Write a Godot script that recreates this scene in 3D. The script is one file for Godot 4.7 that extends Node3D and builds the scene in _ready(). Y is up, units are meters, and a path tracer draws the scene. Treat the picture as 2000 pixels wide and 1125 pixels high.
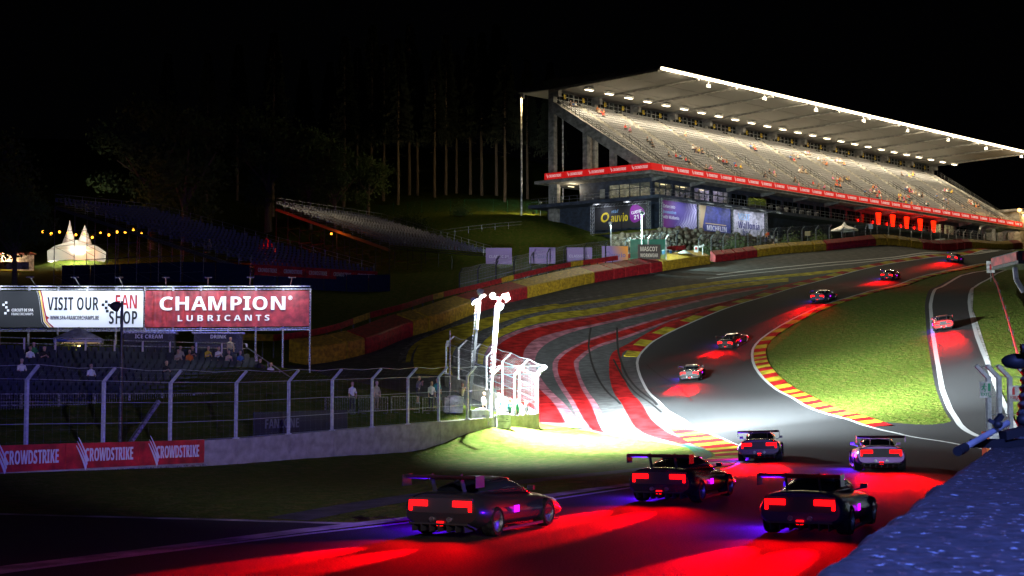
extends Node3D
# Night at the foot of a steep racing circuit hill: lit grandstand, painted run-off, catch fences, parked line of race cars.
const X0 := -150.0
const Z0 := -440.0
const CELL := 2.0
const NX := 171
const NZ := 226
var G := PackedFloat32Array()
var T := {}
var M := {}
var taken := {}
var rng := RandomNumberGenerator.new()

class MB:
	var v := PackedVector3Array()
	var n := PackedVector3Array()
	var c := PackedColorArray()
	var uv := PackedVector2Array()
	var col := Color(0, 0, 0, 0)
	func tri(a: Vector3, b: Vector3, d: Vector3) -> void:
		var m := (b - a).cross(d - a).normalized()
		v.append(a); v.append(d); v.append(b)
		n.append(m); n.append(m); n.append(m)
		if col.a > 0.0:
			c.append(col); c.append(col); c.append(col)
	func tri_n(a: Vector3, b: Vector3, d: Vector3, na: Vector3, nb: Vector3, nd: Vector3) -> void:
		v.append(a); v.append(d); v.append(b)
		n.append(na); n.append(nd); n.append(nb)
		if col.a > 0.0:
			c.append(col); c.append(col); c.append(col)
	func quad(a: Vector3, b: Vector3, d: Vector3, e: Vector3) -> void:
		tri(a, b, d); tri(a, d, e)
	func quad_uv(a: Vector3, b: Vector3, d: Vector3, e: Vector3) -> void:
		tri(a, b, d); tri(a, d, e)
		for q in [Vector2(0, 1), Vector2(1, 0), Vector2(1, 1), Vector2(0, 1), Vector2(0, 0), Vector2(1, 0)]: uv.append(q)
	func hexa(p: Array) -> void: # p0..3 bottom ring counter-clockwise from above, p4..7 top ring
		quad(p[3], p[2], p[1], p[0]); quad(p[4], p[5], p[6], p[7])
		quad(p[0], p[1], p[5], p[4]); quad(p[1], p[2], p[6], p[5]); quad(p[2], p[3], p[7], p[6]); quad(p[3], p[0], p[4], p[7])
	func box(o: Vector3, s: Vector3, b := Basis.IDENTITY) -> void:
		var x := b.x * (s.x / 2); var y := b.y * (s.y / 2); var z := b.z * (s.z / 2)
		hexa([o - x - y + z, o + x - y + z, o + x - y - z, o - x - y - z, o - x + y + z, o + x + y + z, o + x + y - z, o - x + y - z])
	func bar(a: Vector3, b: Vector3, w: float, h: float, up := Vector3.UP) -> void:
		var d := (b - a).normalized()
		if absf(d.dot(up)) > 0.98: up = Vector3.FORWARD if absf(d.z) < 0.9 else Vector3.RIGHT
		var s := d.cross(up).normalized(); var u := s.cross(d).normalized()
		box((a + b) / 2, Vector3(w, h, a.distance_to(b)), Basis(s, u, -d))
	func tube(a: Vector3, b: Vector3, r0: float, r1: float, k := 8, cap := true) -> void:
		var d := (b - a).normalized()
		var s := d.cross(Vector3.UP if absf(d.y) < 0.9 else Vector3.RIGHT).normalized(); var u := s.cross(d).normalized()
		for i in k:
			var t0 := TAU * i / k; var t1 := TAU * (i + 1) / k
			var e0 := s * cos(t0) + u * sin(t0); var e1 := s * cos(t1) + u * sin(t1)
			tri_n(a + e1 * r0, a + e0 * r0, b + e0 * r1, e1, e0, e0); tri_n(a + e1 * r0, b + e0 * r1, b + e1 * r1, e1, e0, e1)
			if cap:
				tri(a, a + e0 * r0, a + e1 * r0); tri(b, b + e1 * r1, b + e0 * r1)
	func path(p: Array, r: float, k := 6) -> void:
		for i in p.size() - 1: tube(p[i], p[i + 1], r, r, k, i == 0 or i == p.size() - 2)
	func lathe(prof: Array, k: int, xf: Transform3D) -> void: # prof: Vector2(radius, height)
		for j in prof.size() - 1:
			var p: Vector2 = prof[j]; var q: Vector2 = prof[j + 1]
			var t := (q - p).normalized(); var nn := Vector2(t.y, -t.x)
			for i in k:
				var a0 := TAU * i / k; var a1 := TAU * (i + 1) / k
				var d0 := Vector3(cos(a0), 0, -sin(a0)); var d1 := Vector3(cos(a1), 0, -sin(a1))
				var n0 := xf.basis * (d0 * nn.x + Vector3.UP * nn.y); var n1 := xf.basis * (d1 * nn.x + Vector3.UP * nn.y)
				var A := xf * (d0 * p.x + Vector3.UP * p.y); var B := xf * (d1 * p.x + Vector3.UP * p.y)
				var C := xf * (d1 * q.x + Vector3.UP * q.y); var D := xf * (d0 * q.x + Vector3.UP * q.y)
				tri_n(A, B, C, n0, n1, n1); tri_n(A, C, D, n0, n1, n0)
	func loft(rings: Array, closed := true, caps := true) -> void: # smooth skin over rings of equal point count
		var m: int = rings[0].size(); var R := rings.size()
		var N := []
		for i in R:
			var row := []
			for j in m:
				var du: Vector3 = rings[mini(i + 1, R - 1)][j] - rings[maxi(i - 1, 0)][j]
				var ja := (j + 1) % m if closed else mini(j + 1, m - 1)
				var jb := (j + m - 1) % m if closed else maxi(j - 1, 0)
				var dv: Vector3 = rings[i][ja] - rings[i][jb]
				row.append(dv.cross(du).normalized())
			N.append(row)
		for i in R - 1:
			for j in (m if closed else m - 1):
				var k := (j + 1) % m
				tri_n(rings[i][j], rings[i][k], rings[i + 1][k], N[i][j], N[i][k], N[i + 1][k])
				tri_n(rings[i][j], rings[i + 1][k], rings[i + 1][j], N[i][j], N[i + 1][k], N[i + 1][j])
		if caps and closed:
			for e in [0, R - 1]:
				var o := Vector3.ZERO
				for q in rings[e]: o += q
				o /= m
				for j in m:
					var k := (j + 1) % m
					if e == 0: tri(o, rings[e][k], rings[e][j])
					else: tri(o, rings[e][j], rings[e][k])
	func ball(o: Vector3, r: Vector3, k := 8, l := 5) -> void:
		for i in l:
			for j in k:
				var q := []
				for w in [[i, j], [i, j + 1], [i + 1, j + 1], [i + 1, j]]:
					var f: float = PI * w[0] / l; var t: float = TAU * w[1] / k
					q.append(Vector3(sin(f) * cos(t), -cos(f), -sin(f) * sin(t)))
				tri_n(o + q[0] * r, o + q[1] * r, o + q[2] * r, q[0], q[1], q[2]); tri_n(o + q[0] * r, o + q[2] * r, o + q[3] * r, q[0], q[2], q[3])
	func done() -> ArrayMesh:
		var a := []
		a.resize(Mesh.ARRAY_MAX)
		a[Mesh.ARRAY_VERTEX] = v; a[Mesh.ARRAY_NORMAL] = n
		if c.size() == v.size() and v.size() > 0: a[Mesh.ARRAY_COLOR] = c
		if uv.size() == v.size() and v.size() > 0: a[Mesh.ARRAY_TEX_UV] = uv
		var m := ArrayMesh.new()
		if v.size() > 0: m.add_surface_from_arrays(Mesh.PRIMITIVE_TRIANGLES, a)
		return m

# ---------- scene tree helpers
func numbered(s: String) -> String:
	if not taken.has(s):
		taken[s] = 0
		return s
	taken[s] += 1
	return "%s_%03d" % [s, taken[s]]
func tag(o: Node, label: String, category: String, group := "", kind := "") -> Node:
	if label: o.set_meta("label", label)
	if category: o.set_meta("category", category)
	if group: o.set_meta("group", group)
	if kind: o.set_meta("kind", kind)
	return o
func thing(called: String, label: String, category: String, at := Vector3.ZERO, turn := 0.0, group := "") -> Node3D:
	var o := Node3D.new()
	o.name = numbered(called)
	add_child(o)
	o.position = at; o.rotation.y = turn
	tag(o, label, category, group)
	return o
func part(parent: Node, called: String, mesh, m: Material, xf := Transform3D.IDENTITY) -> MeshInstance3D:
	var o := MeshInstance3D.new()
	o.mesh = mesh.done() if mesh is MB else mesh
	o.name = called
	o.material_override = m
	o.transform = xf
	parent.add_child(o, true)
	return o
func single(called: String, mesh, m: Material, label: String, category: String, group := "", xf := Transform3D.IDENTITY) -> MeshInstance3D:
	var o := MeshInstance3D.new()
	o.mesh = mesh.done() if mesh is MB else mesh
	o.name = numbered(called); o.material_override = m; o.transform = xf
	add_child(o)
	tag(o, label, category, group)
	return o
func struct(called: String, mesh, m: Material) -> MeshInstance3D:
	var o := MeshInstance3D.new()
	o.mesh = mesh.done() if mesh is MB else mesh
	o.name = numbered(called); o.material_override = m
	add_child(o)
	o.set_meta("kind", "structure")
	return o
func many(parent: Node, called: String, mesh: Mesh, m: Material, xfs: Array) -> MultiMeshInstance3D:
	var mm := MultiMesh.new()
	mm.transform_format = MultiMesh.TRANSFORM_3D
	mm.mesh = mesh
	mm.instance_count = xfs.size()
	for i in xfs.size(): mm.set_instance_transform(i, xfs[i])
	var o := MultiMeshInstance3D.new()
	o.multimesh = mm; o.material_override = m; o.name = called
	parent.add_child(o, true)
	o.set_meta("kind", "stuff")
	return o
func copy(o: Node3D, called: String, at: Vector3, turn: float, label: String, group := "") -> Node3D:
	var k := o.duplicate() as Node3D
	k.name = numbered(called)
	add_child(k)
	k.position = at; k.rotation.y = turn
	k.set_meta("label", label)
	if group: k.set_meta("group", group)
	return k
func omni(parent: Node, at: Vector3, color: Color, energy: float, size := 0.15, rangem := 120.0) -> OmniLight3D:
	var l := OmniLight3D.new()
	l.name = "lamp_light"; l.light_color = color; l.light_energy = energy; l.light_size = size
	l.omni_range = rangem; l.omni_attenuation = 2.0; l.shadow_enabled = true
	parent.add_child(l, true)
	l.position = at
	return l
func spot(parent: Node, at: Vector3, to: Vector3, color: Color, energy: float, angle: float, soft := 0.6, size := 0.2) -> SpotLight3D: # at and to in the parent's space
	var l := SpotLight3D.new()
	l.name = "lamp_light"; l.light_color = color; l.light_energy = energy; l.light_size = size
	l.spot_range = 300.0; l.spot_attenuation = 2.0; l.spot_angle = angle; l.spot_angle_attenuation = soft; l.shadow_enabled = true
	parent.add_child(l, true)
	l.transform = Transform3D(Basis.looking_at(to - at, Vector3.UP if absf((to - at).normalized().y) < 0.98 else Vector3.RIGHT), at)
	return l

# ---------- textures and materials
func noise_image(seed_: int, freq: float, size: int, lo: float, hi: float, oct := 4, sx := 1.0, gain := 0.55) -> Image:
	var f := FastNoiseLite.new()
	f.seed = seed_; f.frequency = freq; f.fractal_octaves = oct; f.noise_type = FastNoiseLite.TYPE_SIMPLEX_SMOOTH; f.fractal_gain = gain
	var src := f.get_seamless_image(int(size * sx), size, false, false, 0.2, true)
	if sx != 1.0: src.resize(size, size, Image.INTERPOLATE_CUBIC)
	var im := Image.create(size, size, false, Image.FORMAT_RGB8)
	for y in size:
		for x in size:
			var t := clampf((src.get_pixel(x, y).r - 0.2) / 0.6, 0.0, 1.0)
			var g := lerpf(lo, hi, t)
			im.set_pixel(x, y, Color(g, g, g))
	return im
func tex(im: Image) -> ImageTexture:
	var t := im.duplicate() as Image
	t.generate_mipmaps()
	return ImageTexture.create_from_image(t)
func bump(im: Image, k: float) -> ImageTexture:
	var t := im.duplicate() as Image
	t.convert(Image.FORMAT_RGBA8)
	t.bump_map_to_normal_map(k)
	return ImageTexture.create_from_image(t)
func lin(r: float, g: float, b: float) -> Color:
	return Color(r, g, b).linear_to_srgb()
func mat(c: Color, rough := 0.8, metal := 0.0, t: Texture2D = null, scale := 0.3, nrm: Texture2D = null, nk := 0.5) -> StandardMaterial3D:
	var m := StandardMaterial3D.new()
	m.albedo_color = c; m.roughness = rough; m.metallic = metal
	m.cull_mode = BaseMaterial3D.CULL_DISABLED
	if t or nrm:
		m.uv1_triplanar = true; m.uv1_world_triplanar = true
		m.uv1_scale = Vector3(scale, scale, scale)
	if t: m.albedo_texture = t
	if nrm:
		m.normal_enabled = true; m.normal_texture = nrm; m.normal_scale = nk
	return m
func glow(c: Color, e: float) -> StandardMaterial3D:
	var m := StandardMaterial3D.new()
	m.albedo_color = Color(0.02, 0.02, 0.02); m.emission_enabled = true; m.emission = c; m.emission_energy_multiplier = e
	return m
func text(s: String, height: float, depth := 0.02, bold := true, serif := false, italic := 0.0) -> TextMesh:
	var f := SystemFont.new()
	f.font_names = PackedStringArray(["Droid Serif" if serif else "Droid Sans"])
	f.font_weight = 700 if bold else 400
	var t := TextMesh.new()
	t.font = f; t.text = s; t.font_size = 32; t.depth = depth; t.curve_step = 2.0
	t.pixel_size = height / 23.0 # capitals stand about 23 of 32 font pixels tall
	return t

func lettering(parent: Node, s: String, xf: Transform3D, w: float, h: float, m: Material, bold := true) -> MeshInstance3D: # capitals fitted to w by h metres
	var t := text(s, h, 0.02, bold)
	var b := t.get_aabb()
	var cap := text("H", h, 0.02, bold).get_aabb().size.y
	return part(parent, "lettering", t, m, xf * Transform3D(Basis.from_scale(Vector3(w / maxf(b.size.x, 0.01), h / maxf(cap, 0.01), 1)), Vector3.ZERO))
# ---------- terrain
func terrain() -> void:
	G.resize(NX * NZ)
	var P := PackedFloat32Array(TPS)
	var n := P.size() / 3
	for j in NZ:
		var z := (Z0 + CELL * j) / 100.0
		for i in NX:
			var x := (X0 + CELL * i) / 100.0
			var s: float = TPW[0] + TPW[1] * x + TPW[2] * z
			for k in n:
				var dx := x - P[3 * k]; var dz := z - P[3 * k + 1]
				var r := dx * dx + dz * dz
				s += P[3 * k + 2] * 0.5 * r * log(r + 1e-9)
			G[j * NX + i] = s
func H(x: float, z: float) -> float:
	var u := (x - X0) / CELL; var w := (z - Z0) / CELL
	var i := clampi(int(floor(u)), 0, NX - 2); var j := clampi(int(floor(w)), 0, NZ - 2)
	u -= i; w -= j
	var a := G[j * NX + i]; var b := G[j * NX + i + 1]; var c := G[(j + 1) * NX + i]; var d := G[(j + 1) * NX + i + 1]
	return a + (b - a) * u + (d - b) * w if u >= w else a + (d - c) * u + (c - a) * w
func on(x: float, z: float, up := 0.0) -> Vector3:
	return Vector3(x, H(x, z) + up, z)
func gn(x: float, z: float) -> Vector3:
	return Vector3(H(x - 2, z) - H(x + 2, z), 4.0, H(x, z - 2) - H(x, z + 2)).normalized()
func drape(poly: PackedVector2Array, off: float) -> MB:
	var mb := MB.new()
	var lo := Vector2(1e9, 1e9); var hi := -lo
	for p in poly:
		lo = lo.min(p); hi = hi.max(p)
	for j in range(maxi(0, int((lo.y - Z0) / CELL)), mini(NZ - 2, int((hi.y - Z0) / CELL)) + 1):
		var z := Z0 + CELL * j
		for s in Geometry2D.intersect_polygons(poly, PackedVector2Array([Vector2(lo.x - 1, z), Vector2(hi.x + 1, z), Vector2(hi.x + 1, z + CELL), Vector2(lo.x - 1, z + CELL)])):
			var x_lo := 1e9; var x_hi := -1e9
			for p in s:
				x_lo = minf(x_lo, p.x); x_hi = maxf(x_hi, p.x)
			for i in range(maxi(0, int((x_lo - X0) / CELL)), mini(NX - 2, int((x_hi - X0) / CELL)) + 1):
				var x := X0 + CELL * i
				var P00 := Vector2(x, z); var P10 := Vector2(x + CELL, z); var P01 := Vector2(x, z + CELL); var P11 := Vector2(x + CELL, z + CELL)
				for t in [[P00, P10, P11], [P00, P11, P01]]:
					for q in Geometry2D.intersect_polygons(s, PackedVector2Array(t)):
						var ix := Geometry2D.triangulate_polygon(q)
						for k in range(0, ix.size(), 3):
							var a: Vector2 = q[ix[k]]; var b: Vector2 = q[ix[k + 1]]; var c: Vector2 = q[ix[k + 2]]
							if (b - a).cross(c - a) > 0.0:
								var w := b; b = c; c = w
							mb.tri_n(on(a.x, a.y, off), on(b.x, b.y, off), on(c.x, c.y, off), gn(a.x, a.y), gn(b.x, b.y), gn(c.x, c.y))
	return mb
func ribbon(p: PackedVector2Array, w0: float, w1: float) -> PackedVector2Array: # polygon between offsets w0 and w1 to the right of the line
	var l := PackedVector2Array(); var r := PackedVector2Array()
	for i in p.size():
		var d := (p[mini(i + 1, p.size() - 1)] - p[maxi(i - 1, 0)]).normalized()
		var s := Vector2(-d.y, d.x)
		l.append(p[i] + s * w0); r.append(p[i] + s * w1)
	r.reverse()
	l.append_array(r)
	return l
func along(p: PackedVector2Array, step: float) -> Array: # resampled: [point, direction]
	var out := []
	var left := 0.0
	for i in p.size() - 1:
		var L := p[i].distance_to(p[i + 1]); var d := (p[i + 1] - p[i]).normalized()
		while left <= L:
			out.append([p[i] + d * left, d])
			left += step
		left -= L
	return out
const TPW := [-16.637, -4.542, -12.157]
const TPS := [
	-0.300, -0.100, 4.086, 0.000, -0.100, 2.976, 0.300, -0.100, 2.403, -0.400, -0.350, -1.666, -0.120, -0.280, -2.744, 0.040, -0.280, -3.479,
	0.200, -0.300, -2.175, 0.050, -0.550, 7.624, 0.250, -0.500, -0.670, 0.450, -0.450, 2.807, -0.100, -0.450, 2.181, -0.205, -0.620, 0.417,
	-0.149, -0.750, -15.622, 0.018, -1.060, -81.074, 0.118, -0.780, 22.475, 0.074, -1.120, -56.420, -0.062, -0.930, -141.149, 0.116, -1.200, 67.920,
	0.122, -1.500, 7.013, 0.168, -1.680, -20.158, 0.238, -1.780, -1.111, 0.321, -1.920, -18.137, 0.543, -2.320, -18.385, 0.807, -2.680, -30.273,
	0.960, -2.870, -17.807, 0.242, -1.550, -35.747, 0.222, -1.280, -53.180, 0.218, -1.150, -7.848, 0.216, -0.990, 31.392, 0.223, -0.880, 37.991,
	0.245, -0.820, -22.918, 0.311, -1.710, 9.417, 0.366, -1.790, 15.875, 0.445, -1.900, 23.197, 0.640, -2.260, 24.805, 0.816, -2.570, -30.417,
	0.299, -1.380, 27.127, 0.274, -1.030, -18.773, 0.459, -1.720, -19.443, 0.547, -1.960, 4.750, 0.436, -1.520, 8.496, 0.360, -1.270, -10.104,
	0.307, -1.060, 11.162, 0.263, -0.880, -22.410, 0.588, -2.000, -22.900, 0.472, -1.520, 6.228, 0.730, -2.300, -19.119, 0.380, -1.220, 33.485,
	-0.198, -1.490, -18.662, -0.147, -1.580, -18.021, -0.080, -1.710, 1.656, 0.000, -1.900, 13.823, 0.142, -2.130, -7.881, 0.309, -2.310, -22.254,
	0.443, -2.410, 12.529, 0.647, -2.580, -19.963, 0.831, -2.760, 51.592, 1.004, -3.000, 24.395, 0.000, -1.550, 16.913, -0.049, -1.460, 11.843,
	0.059, -1.760, 23.353, 0.067, -1.340, -7.710, 0.024, -1.190, 4.099, 0.146, -2.260, -5.583, 0.233, -2.320, 46.750, 0.413, -2.470, 16.059,
	0.614, -2.620, 84.962, 0.000, -2.150, 28.358, -0.130, -1.950, -52.998, -0.324, -1.080, -15.835, -0.186, -1.120, 58.961, -0.257, -0.860, 4.207,
	-0.168, -0.920, 27.765, -0.035, -1.040, 95.093, -0.081, -0.980, 86.315, -0.118, -1.180, -48.017, -0.596, -2.050, -8.200, -0.324, -1.900, 37.384,
	-0.185, -2.050, 11.193, -0.240, -1.800, 1.816, -0.361, -2.450, 3.545, -0.039, -2.350, -46.774, 0.053, -2.620, 47.366, -0.086, -2.580, 17.559,
	-0.046, -2.750, -14.625, 0.236, -2.430, -9.030, 0.425, -2.540, -5.188, 0.240, -2.500, -31.772, 0.450, -2.700, -45.366, 0.770, -2.900, -18.742,
	1.070, -3.250, -8.925, -0.302, -3.000, -3.238, 0.000, -3.100, 21.070, -0.703, -3.000, -1.816, -0.826, -2.600, -21.924, 0.330, -3.300, -16.052,
	0.900, -3.900, -0.672, -1.300, -0.600, -2.546, -1.300, -1.500, 1.332, -1.300, -2.600, 11.468, -1.300, -4.200, -1.606, 0.000, -4.200, 9.640,
	1.200, -4.400, -5.927, 1.800, -4.200, 2.576, 1.800, -3.000, 0.101, 1.800, -1.500, -0.437, 1.500, -0.600, 0.089, 1.200, -2.200, 10.533,
	0.900, -1.200, -3.092, 0.750, -1.800, 6.545, 0.600, -0.900, -9.198, -0.700, -1.100, 1.832, -0.800, -0.400, -0.764,
]
const L_LINE_LEFT := [-9.91, -26.12, -9.46, -27.47, -8.95, -28.60, -7.77, -30.86, -6.39, -33.33, -4.76, -36.00, -2.00, -39.81, -1.35, -40.85, -0.79, -41.94, 1.25, -46.64, 3.88, -51.47, 5.01, -53.81, 5.95, -56.03, 6.83, -58.37, 8.14, -62.42, 9.57, -67.32, 10.88, -72.37, 11.84, -76.72, 12.25, -79.25, 12.60, -82.70, 12.81, -86.19, 12.85, -90.89, 13.05, -100.09, 13.05, -102.39, 12.86, -108.78, 12.62, -112.42, 12.45, -113.79, 11.79, -116.89, 11.64, -118.33, 11.56, -120.14, 11.53, -124.42, 11.59, -132.00, 11.76, -140.95, 11.92, -145.47, 12.21, -150.09, 12.55, -153.10, 12.98, -156.04, 13.62, -159.06, 14.42, -162.21, 14.92, -163.83, 15.54, -165.54, 16.35, -167.36, 17.35, -169.26, 18.51, -171.20, 21.26, -175.50, 28.30, -186.80, 32.28, -193.37, 34.24, -196.77, 40.23, -207.55, 42.35, -211.26, 49.24, -223.14, 51.62, -227.02, 53.97, -230.63, 56.25, -233.76, 63.11, -242.07, 65.68, -245.51, 68.53, -249.69, 71.60, -254.38, 77.92, -264.25, 80.95, -268.89, 87.31, -278.34, 94.93, -289.55]
const L_LINE_RIGHT := [85.66, -262.72, 80.95, -255.95, 78.84, -252.75, 76.67, -249.24, 74.32, -245.12, 66.42, -230.55, 64.12, -226.48, 62.21, -223.44, 59.04, -219.04, 57.47, -216.72, 55.69, -213.68, 53.62, -209.59, 46.81, -194.92, 44.76, -190.92, 42.91, -187.82, 41.18, -185.29, 38.04, -181.20, 36.62, -179.27, 33.04, -174.03, 31.10, -171.08, 29.46, -168.49, 28.11, -166.21, 27.53, -165.13, 26.54, -163.14, 26.13, -162.22, 25.42, -160.28, 24.88, -158.41, 24.66, -157.44, 24.17, -154.74, 23.15, -147.77, 22.57, -143.05, 22.39, -141.18, 22.16, -137.93, 22.04, -134.88, 22.07, -127.38, 21.63, -114.36, 21.62, -112.17, 21.75, -104.39, 21.53, -96.20, 21.54, -94.39, 21.67, -91.22, 21.79, -89.81, 22.13, -87.38, 22.39, -86.40, 22.71, -85.58, 23.38, -84.21, 23.64, -83.52, 24.08, -81.68, 24.35, -79.25, 24.62, -74.96]
const L_TRACK := [-30.00, -4.00, -16.00, -24.00, -9.91, -26.12, -9.46, -27.47, -8.95, -28.60, -7.77, -30.86, -6.39, -33.33, -4.76, -36.00, -2.00, -39.81, -1.35, -40.85, -0.79, -41.94, 1.25, -46.64, 3.88, -51.47, 5.01, -53.81, 5.95, -56.03, 7.27, -59.67, 8.14, -62.42, 9.57, -67.32, 10.64, -71.41, 11.31, -74.21, 11.84, -76.72, 12.12, -78.32, 12.49, -81.48, 12.69, -83.93, 12.81, -86.19, 12.85, -90.89, 13.05, -100.09, 13.02, -104.56, 12.86, -108.78, 12.62, -112.42, 12.45, -113.79, 11.79, -116.89, 11.64, -118.33, 11.53, -122.19, 11.54, -126.80, 11.70, -138.06, 11.84, -143.45, 12.00, -147.17, 12.21, -150.09, 12.55, -153.10, 12.98, -156.04, 13.26, -157.52, 14.01, -160.63, 14.42, -162.21, 14.92, -163.83, 15.54, -165.54, 16.35, -167.36, 17.35, -169.26, 18.51, -171.20, 22.80, -177.97, 30.30, -190.06, 32.28, -193.37, 34.24, -196.77, 38.18, -203.88, 42.35, -211.26, 49.24, -223.14, 51.62, -227.02, 53.97, -230.63, 56.25, -233.76, 63.11, -242.07, 65.68, -245.51, 68.53, -249.69, 71.60, -254.38, 77.92, -264.25, 80.95, -268.89, 87.31, -278.34, 94.93, -289.55, 85.66, -262.72, 80.95, -255.95, 78.84, -252.75, 76.67, -249.24, 74.32, -245.12, 66.42, -230.55, 64.12, -226.48, 62.21, -223.44, 59.04, -219.04, 57.47, -216.72, 55.69, -213.68, 53.62, -209.59, 46.81, -194.92, 44.76, -190.92, 42.91, -187.82, 41.18, -185.29, 38.04, -181.20, 36.62, -179.27, 32.04, -172.52, 29.46, -168.49, 28.11, -166.21, 26.54, -163.14, 25.77, -161.28, 25.13, -159.32, 24.88, -158.41, 24.43, -156.26, 23.86, -152.74, 22.83, -145.26, 22.39, -141.18, 22.09, -136.42, 22.02, -133.43, 22.09, -129.22, 22.07, -127.38, 21.63, -114.36, 21.62, -112.17, 21.75, -104.39, 21.53, -96.20, 21.54, -94.39, 21.67, -91.22, 21.79, -89.81, 22.13, -87.38, 22.39, -86.40, 22.71, -85.58, 23.38, -84.21, 23.64, -83.52, 23.97, -82.27, 24.17, -81.03, 24.35, -79.25, 24.62, -74.96, 34.00, -60.00, 30.00, -4.00]
const L_PIT_LEFT := [84.18, -254.32, 80.57, -248.78, 78.96, -246.22, 77.33, -243.49, 73.69, -236.90, 68.16, -226.58, 64.33, -219.67, 61.96, -215.12, 59.36, -209.86, 58.04, -207.03, 56.69, -203.94, 55.31, -200.48, 53.86, -196.41, 52.31, -191.78, 49.34, -182.36, 47.12, -175.03, 45.67, -169.77, 41.86, -155.33, 38.39, -142.02, 35.90, -132.23, 30.84, -111.95, 27.51, -97.43, 26.91, -94.46, 26.72, -93.98, 26.46, -93.56, 26.15, -93.23, 25.82, -92.98, 25.49, -92.83, 25.17, -92.78, 24.89, -92.81, 24.62, -92.93, 24.35, -93.14, 24.07, -93.46, 23.79, -93.89, 23.48, -94.53, 22.29, -97.66]
const L_PIT_RIGHT := [81.19, -244.82, 77.54, -238.19, 75.98, -235.22, 74.50, -232.19, 73.08, -228.94, 68.70, -218.06, 67.31, -214.74, 66.01, -211.90, 63.55, -206.95, 62.31, -204.28, 60.99, -201.09, 59.55, -197.17, 58.02, -192.72, 53.66, -179.35, 51.57, -172.61, 48.73, -162.78, 44.95, -149.31, 41.69, -137.34, 37.98, -123.05, 31.82, -98.69, 28.96, -88.12]
const L_PIT := [84.18, -254.32, 80.57, -248.78, 78.96, -246.22, 77.33, -243.49, 73.69, -236.90, 68.16, -226.58, 64.33, -219.67, 61.96, -215.12, 59.36, -209.86, 58.04, -207.03, 56.69, -203.94, 55.31, -200.48, 53.86, -196.41, 52.31, -191.78, 50.78, -186.98, 48.10, -178.30, 46.35, -172.31, 38.39, -142.02, 32.49, -118.71, 31.35, -114.07, 29.94, -108.08, 27.51, -97.43, 26.91, -94.46, 26.72, -93.98, 26.46, -93.56, 26.15, -93.23, 25.82, -92.98, 25.49, -92.83, 25.17, -92.78, 24.89, -92.81, 24.62, -92.93, 24.35, -93.14, 24.07, -93.46, 23.79, -93.89, 23.13, -95.38, 22.49, -97.10, 22.29, -97.66, 21.17, -92.79, 21.51, -89.08, 21.68, -87.61, 21.88, -86.39, 22.14, -85.44, 23.10, -83.19, 23.34, -82.46, 23.61, -81.04, 23.86, -77.65, 24.02, -73.16, 33.00, -70.00, 28.96, -88.12, 31.82, -98.69, 37.98, -123.05, 40.89, -134.32, 44.95, -149.31, 49.75, -166.36, 52.54, -175.79, 54.99, -183.49, 58.02, -192.72, 59.55, -197.17, 60.99, -201.09, 62.31, -204.28, 63.55, -206.95, 66.01, -211.90, 67.31, -214.74, 68.70, -218.06, 73.08, -228.94, 74.50, -232.19, 75.98, -235.22, 77.54, -238.19, 81.19, -244.82]
const L_PIT_LINE_LEFT := [82.89, -252.97, 67.29, -223.69, 65.77, -221.01, 63.97, -218.27, 61.76, -213.66, 58.58, -206.52, 56.94, -202.58, 55.40, -198.62, 53.93, -194.50, 52.45, -190.08, 49.70, -181.33, 47.57, -174.27, 46.81, -171.56, 39.81, -145.30, 36.23, -131.41, 31.16, -111.52, 28.64, -100.67, 26.77, -92.10, 26.42, -89.99, 26.30, -88.95, 26.16, -86.95, 26.13, -84.54, 26.31, -82.60]
const L_BARRIER_NEAR := [-25.00, -146.00, -22.83, -146.96, -21.39, -147.79, -20.00, -149.00, -18.65, -150.79, -17.23, -153.03, -14.70, -157.59, -13.77, -159.52, -12.31, -163.15, -11.54, -164.84, -10.68, -166.34, -8.89, -169.09, -7.97, -170.80, -7.06, -172.93, -4.21, -180.35, -2.29, -185.00, -1.24, -187.37, 0.00, -189.90, 1.49, -192.63, 3.16, -195.51, 10.41, -207.46, 12.31, -210.43, 14.24, -213.13, 16.18, -215.40, 18.14, -217.37, 20.14, -219.28, 22.20, -221.38, 24.54, -223.99, 30.94, -231.36]
const L_BARRIER_FAR := [29.91, -232.31, 35.63, -238.18, 37.76, -240.23, 39.63, -241.92, 41.45, -243.48, 43.32, -244.99, 45.36, -246.53, 47.60, -248.07, 52.47, -251.16, 54.99, -252.88, 57.54, -254.78, 60.13, -256.80, 65.54, -261.16, 71.16, -265.53, 74.12, -268.00, 77.30, -271.00, 80.91, -274.84, 84.85, -279.30, 88.69, -283.86, 92.00, -288.00, 94.76, -291.84, 97.17, -295.56, 100.50, -301.00]
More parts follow.
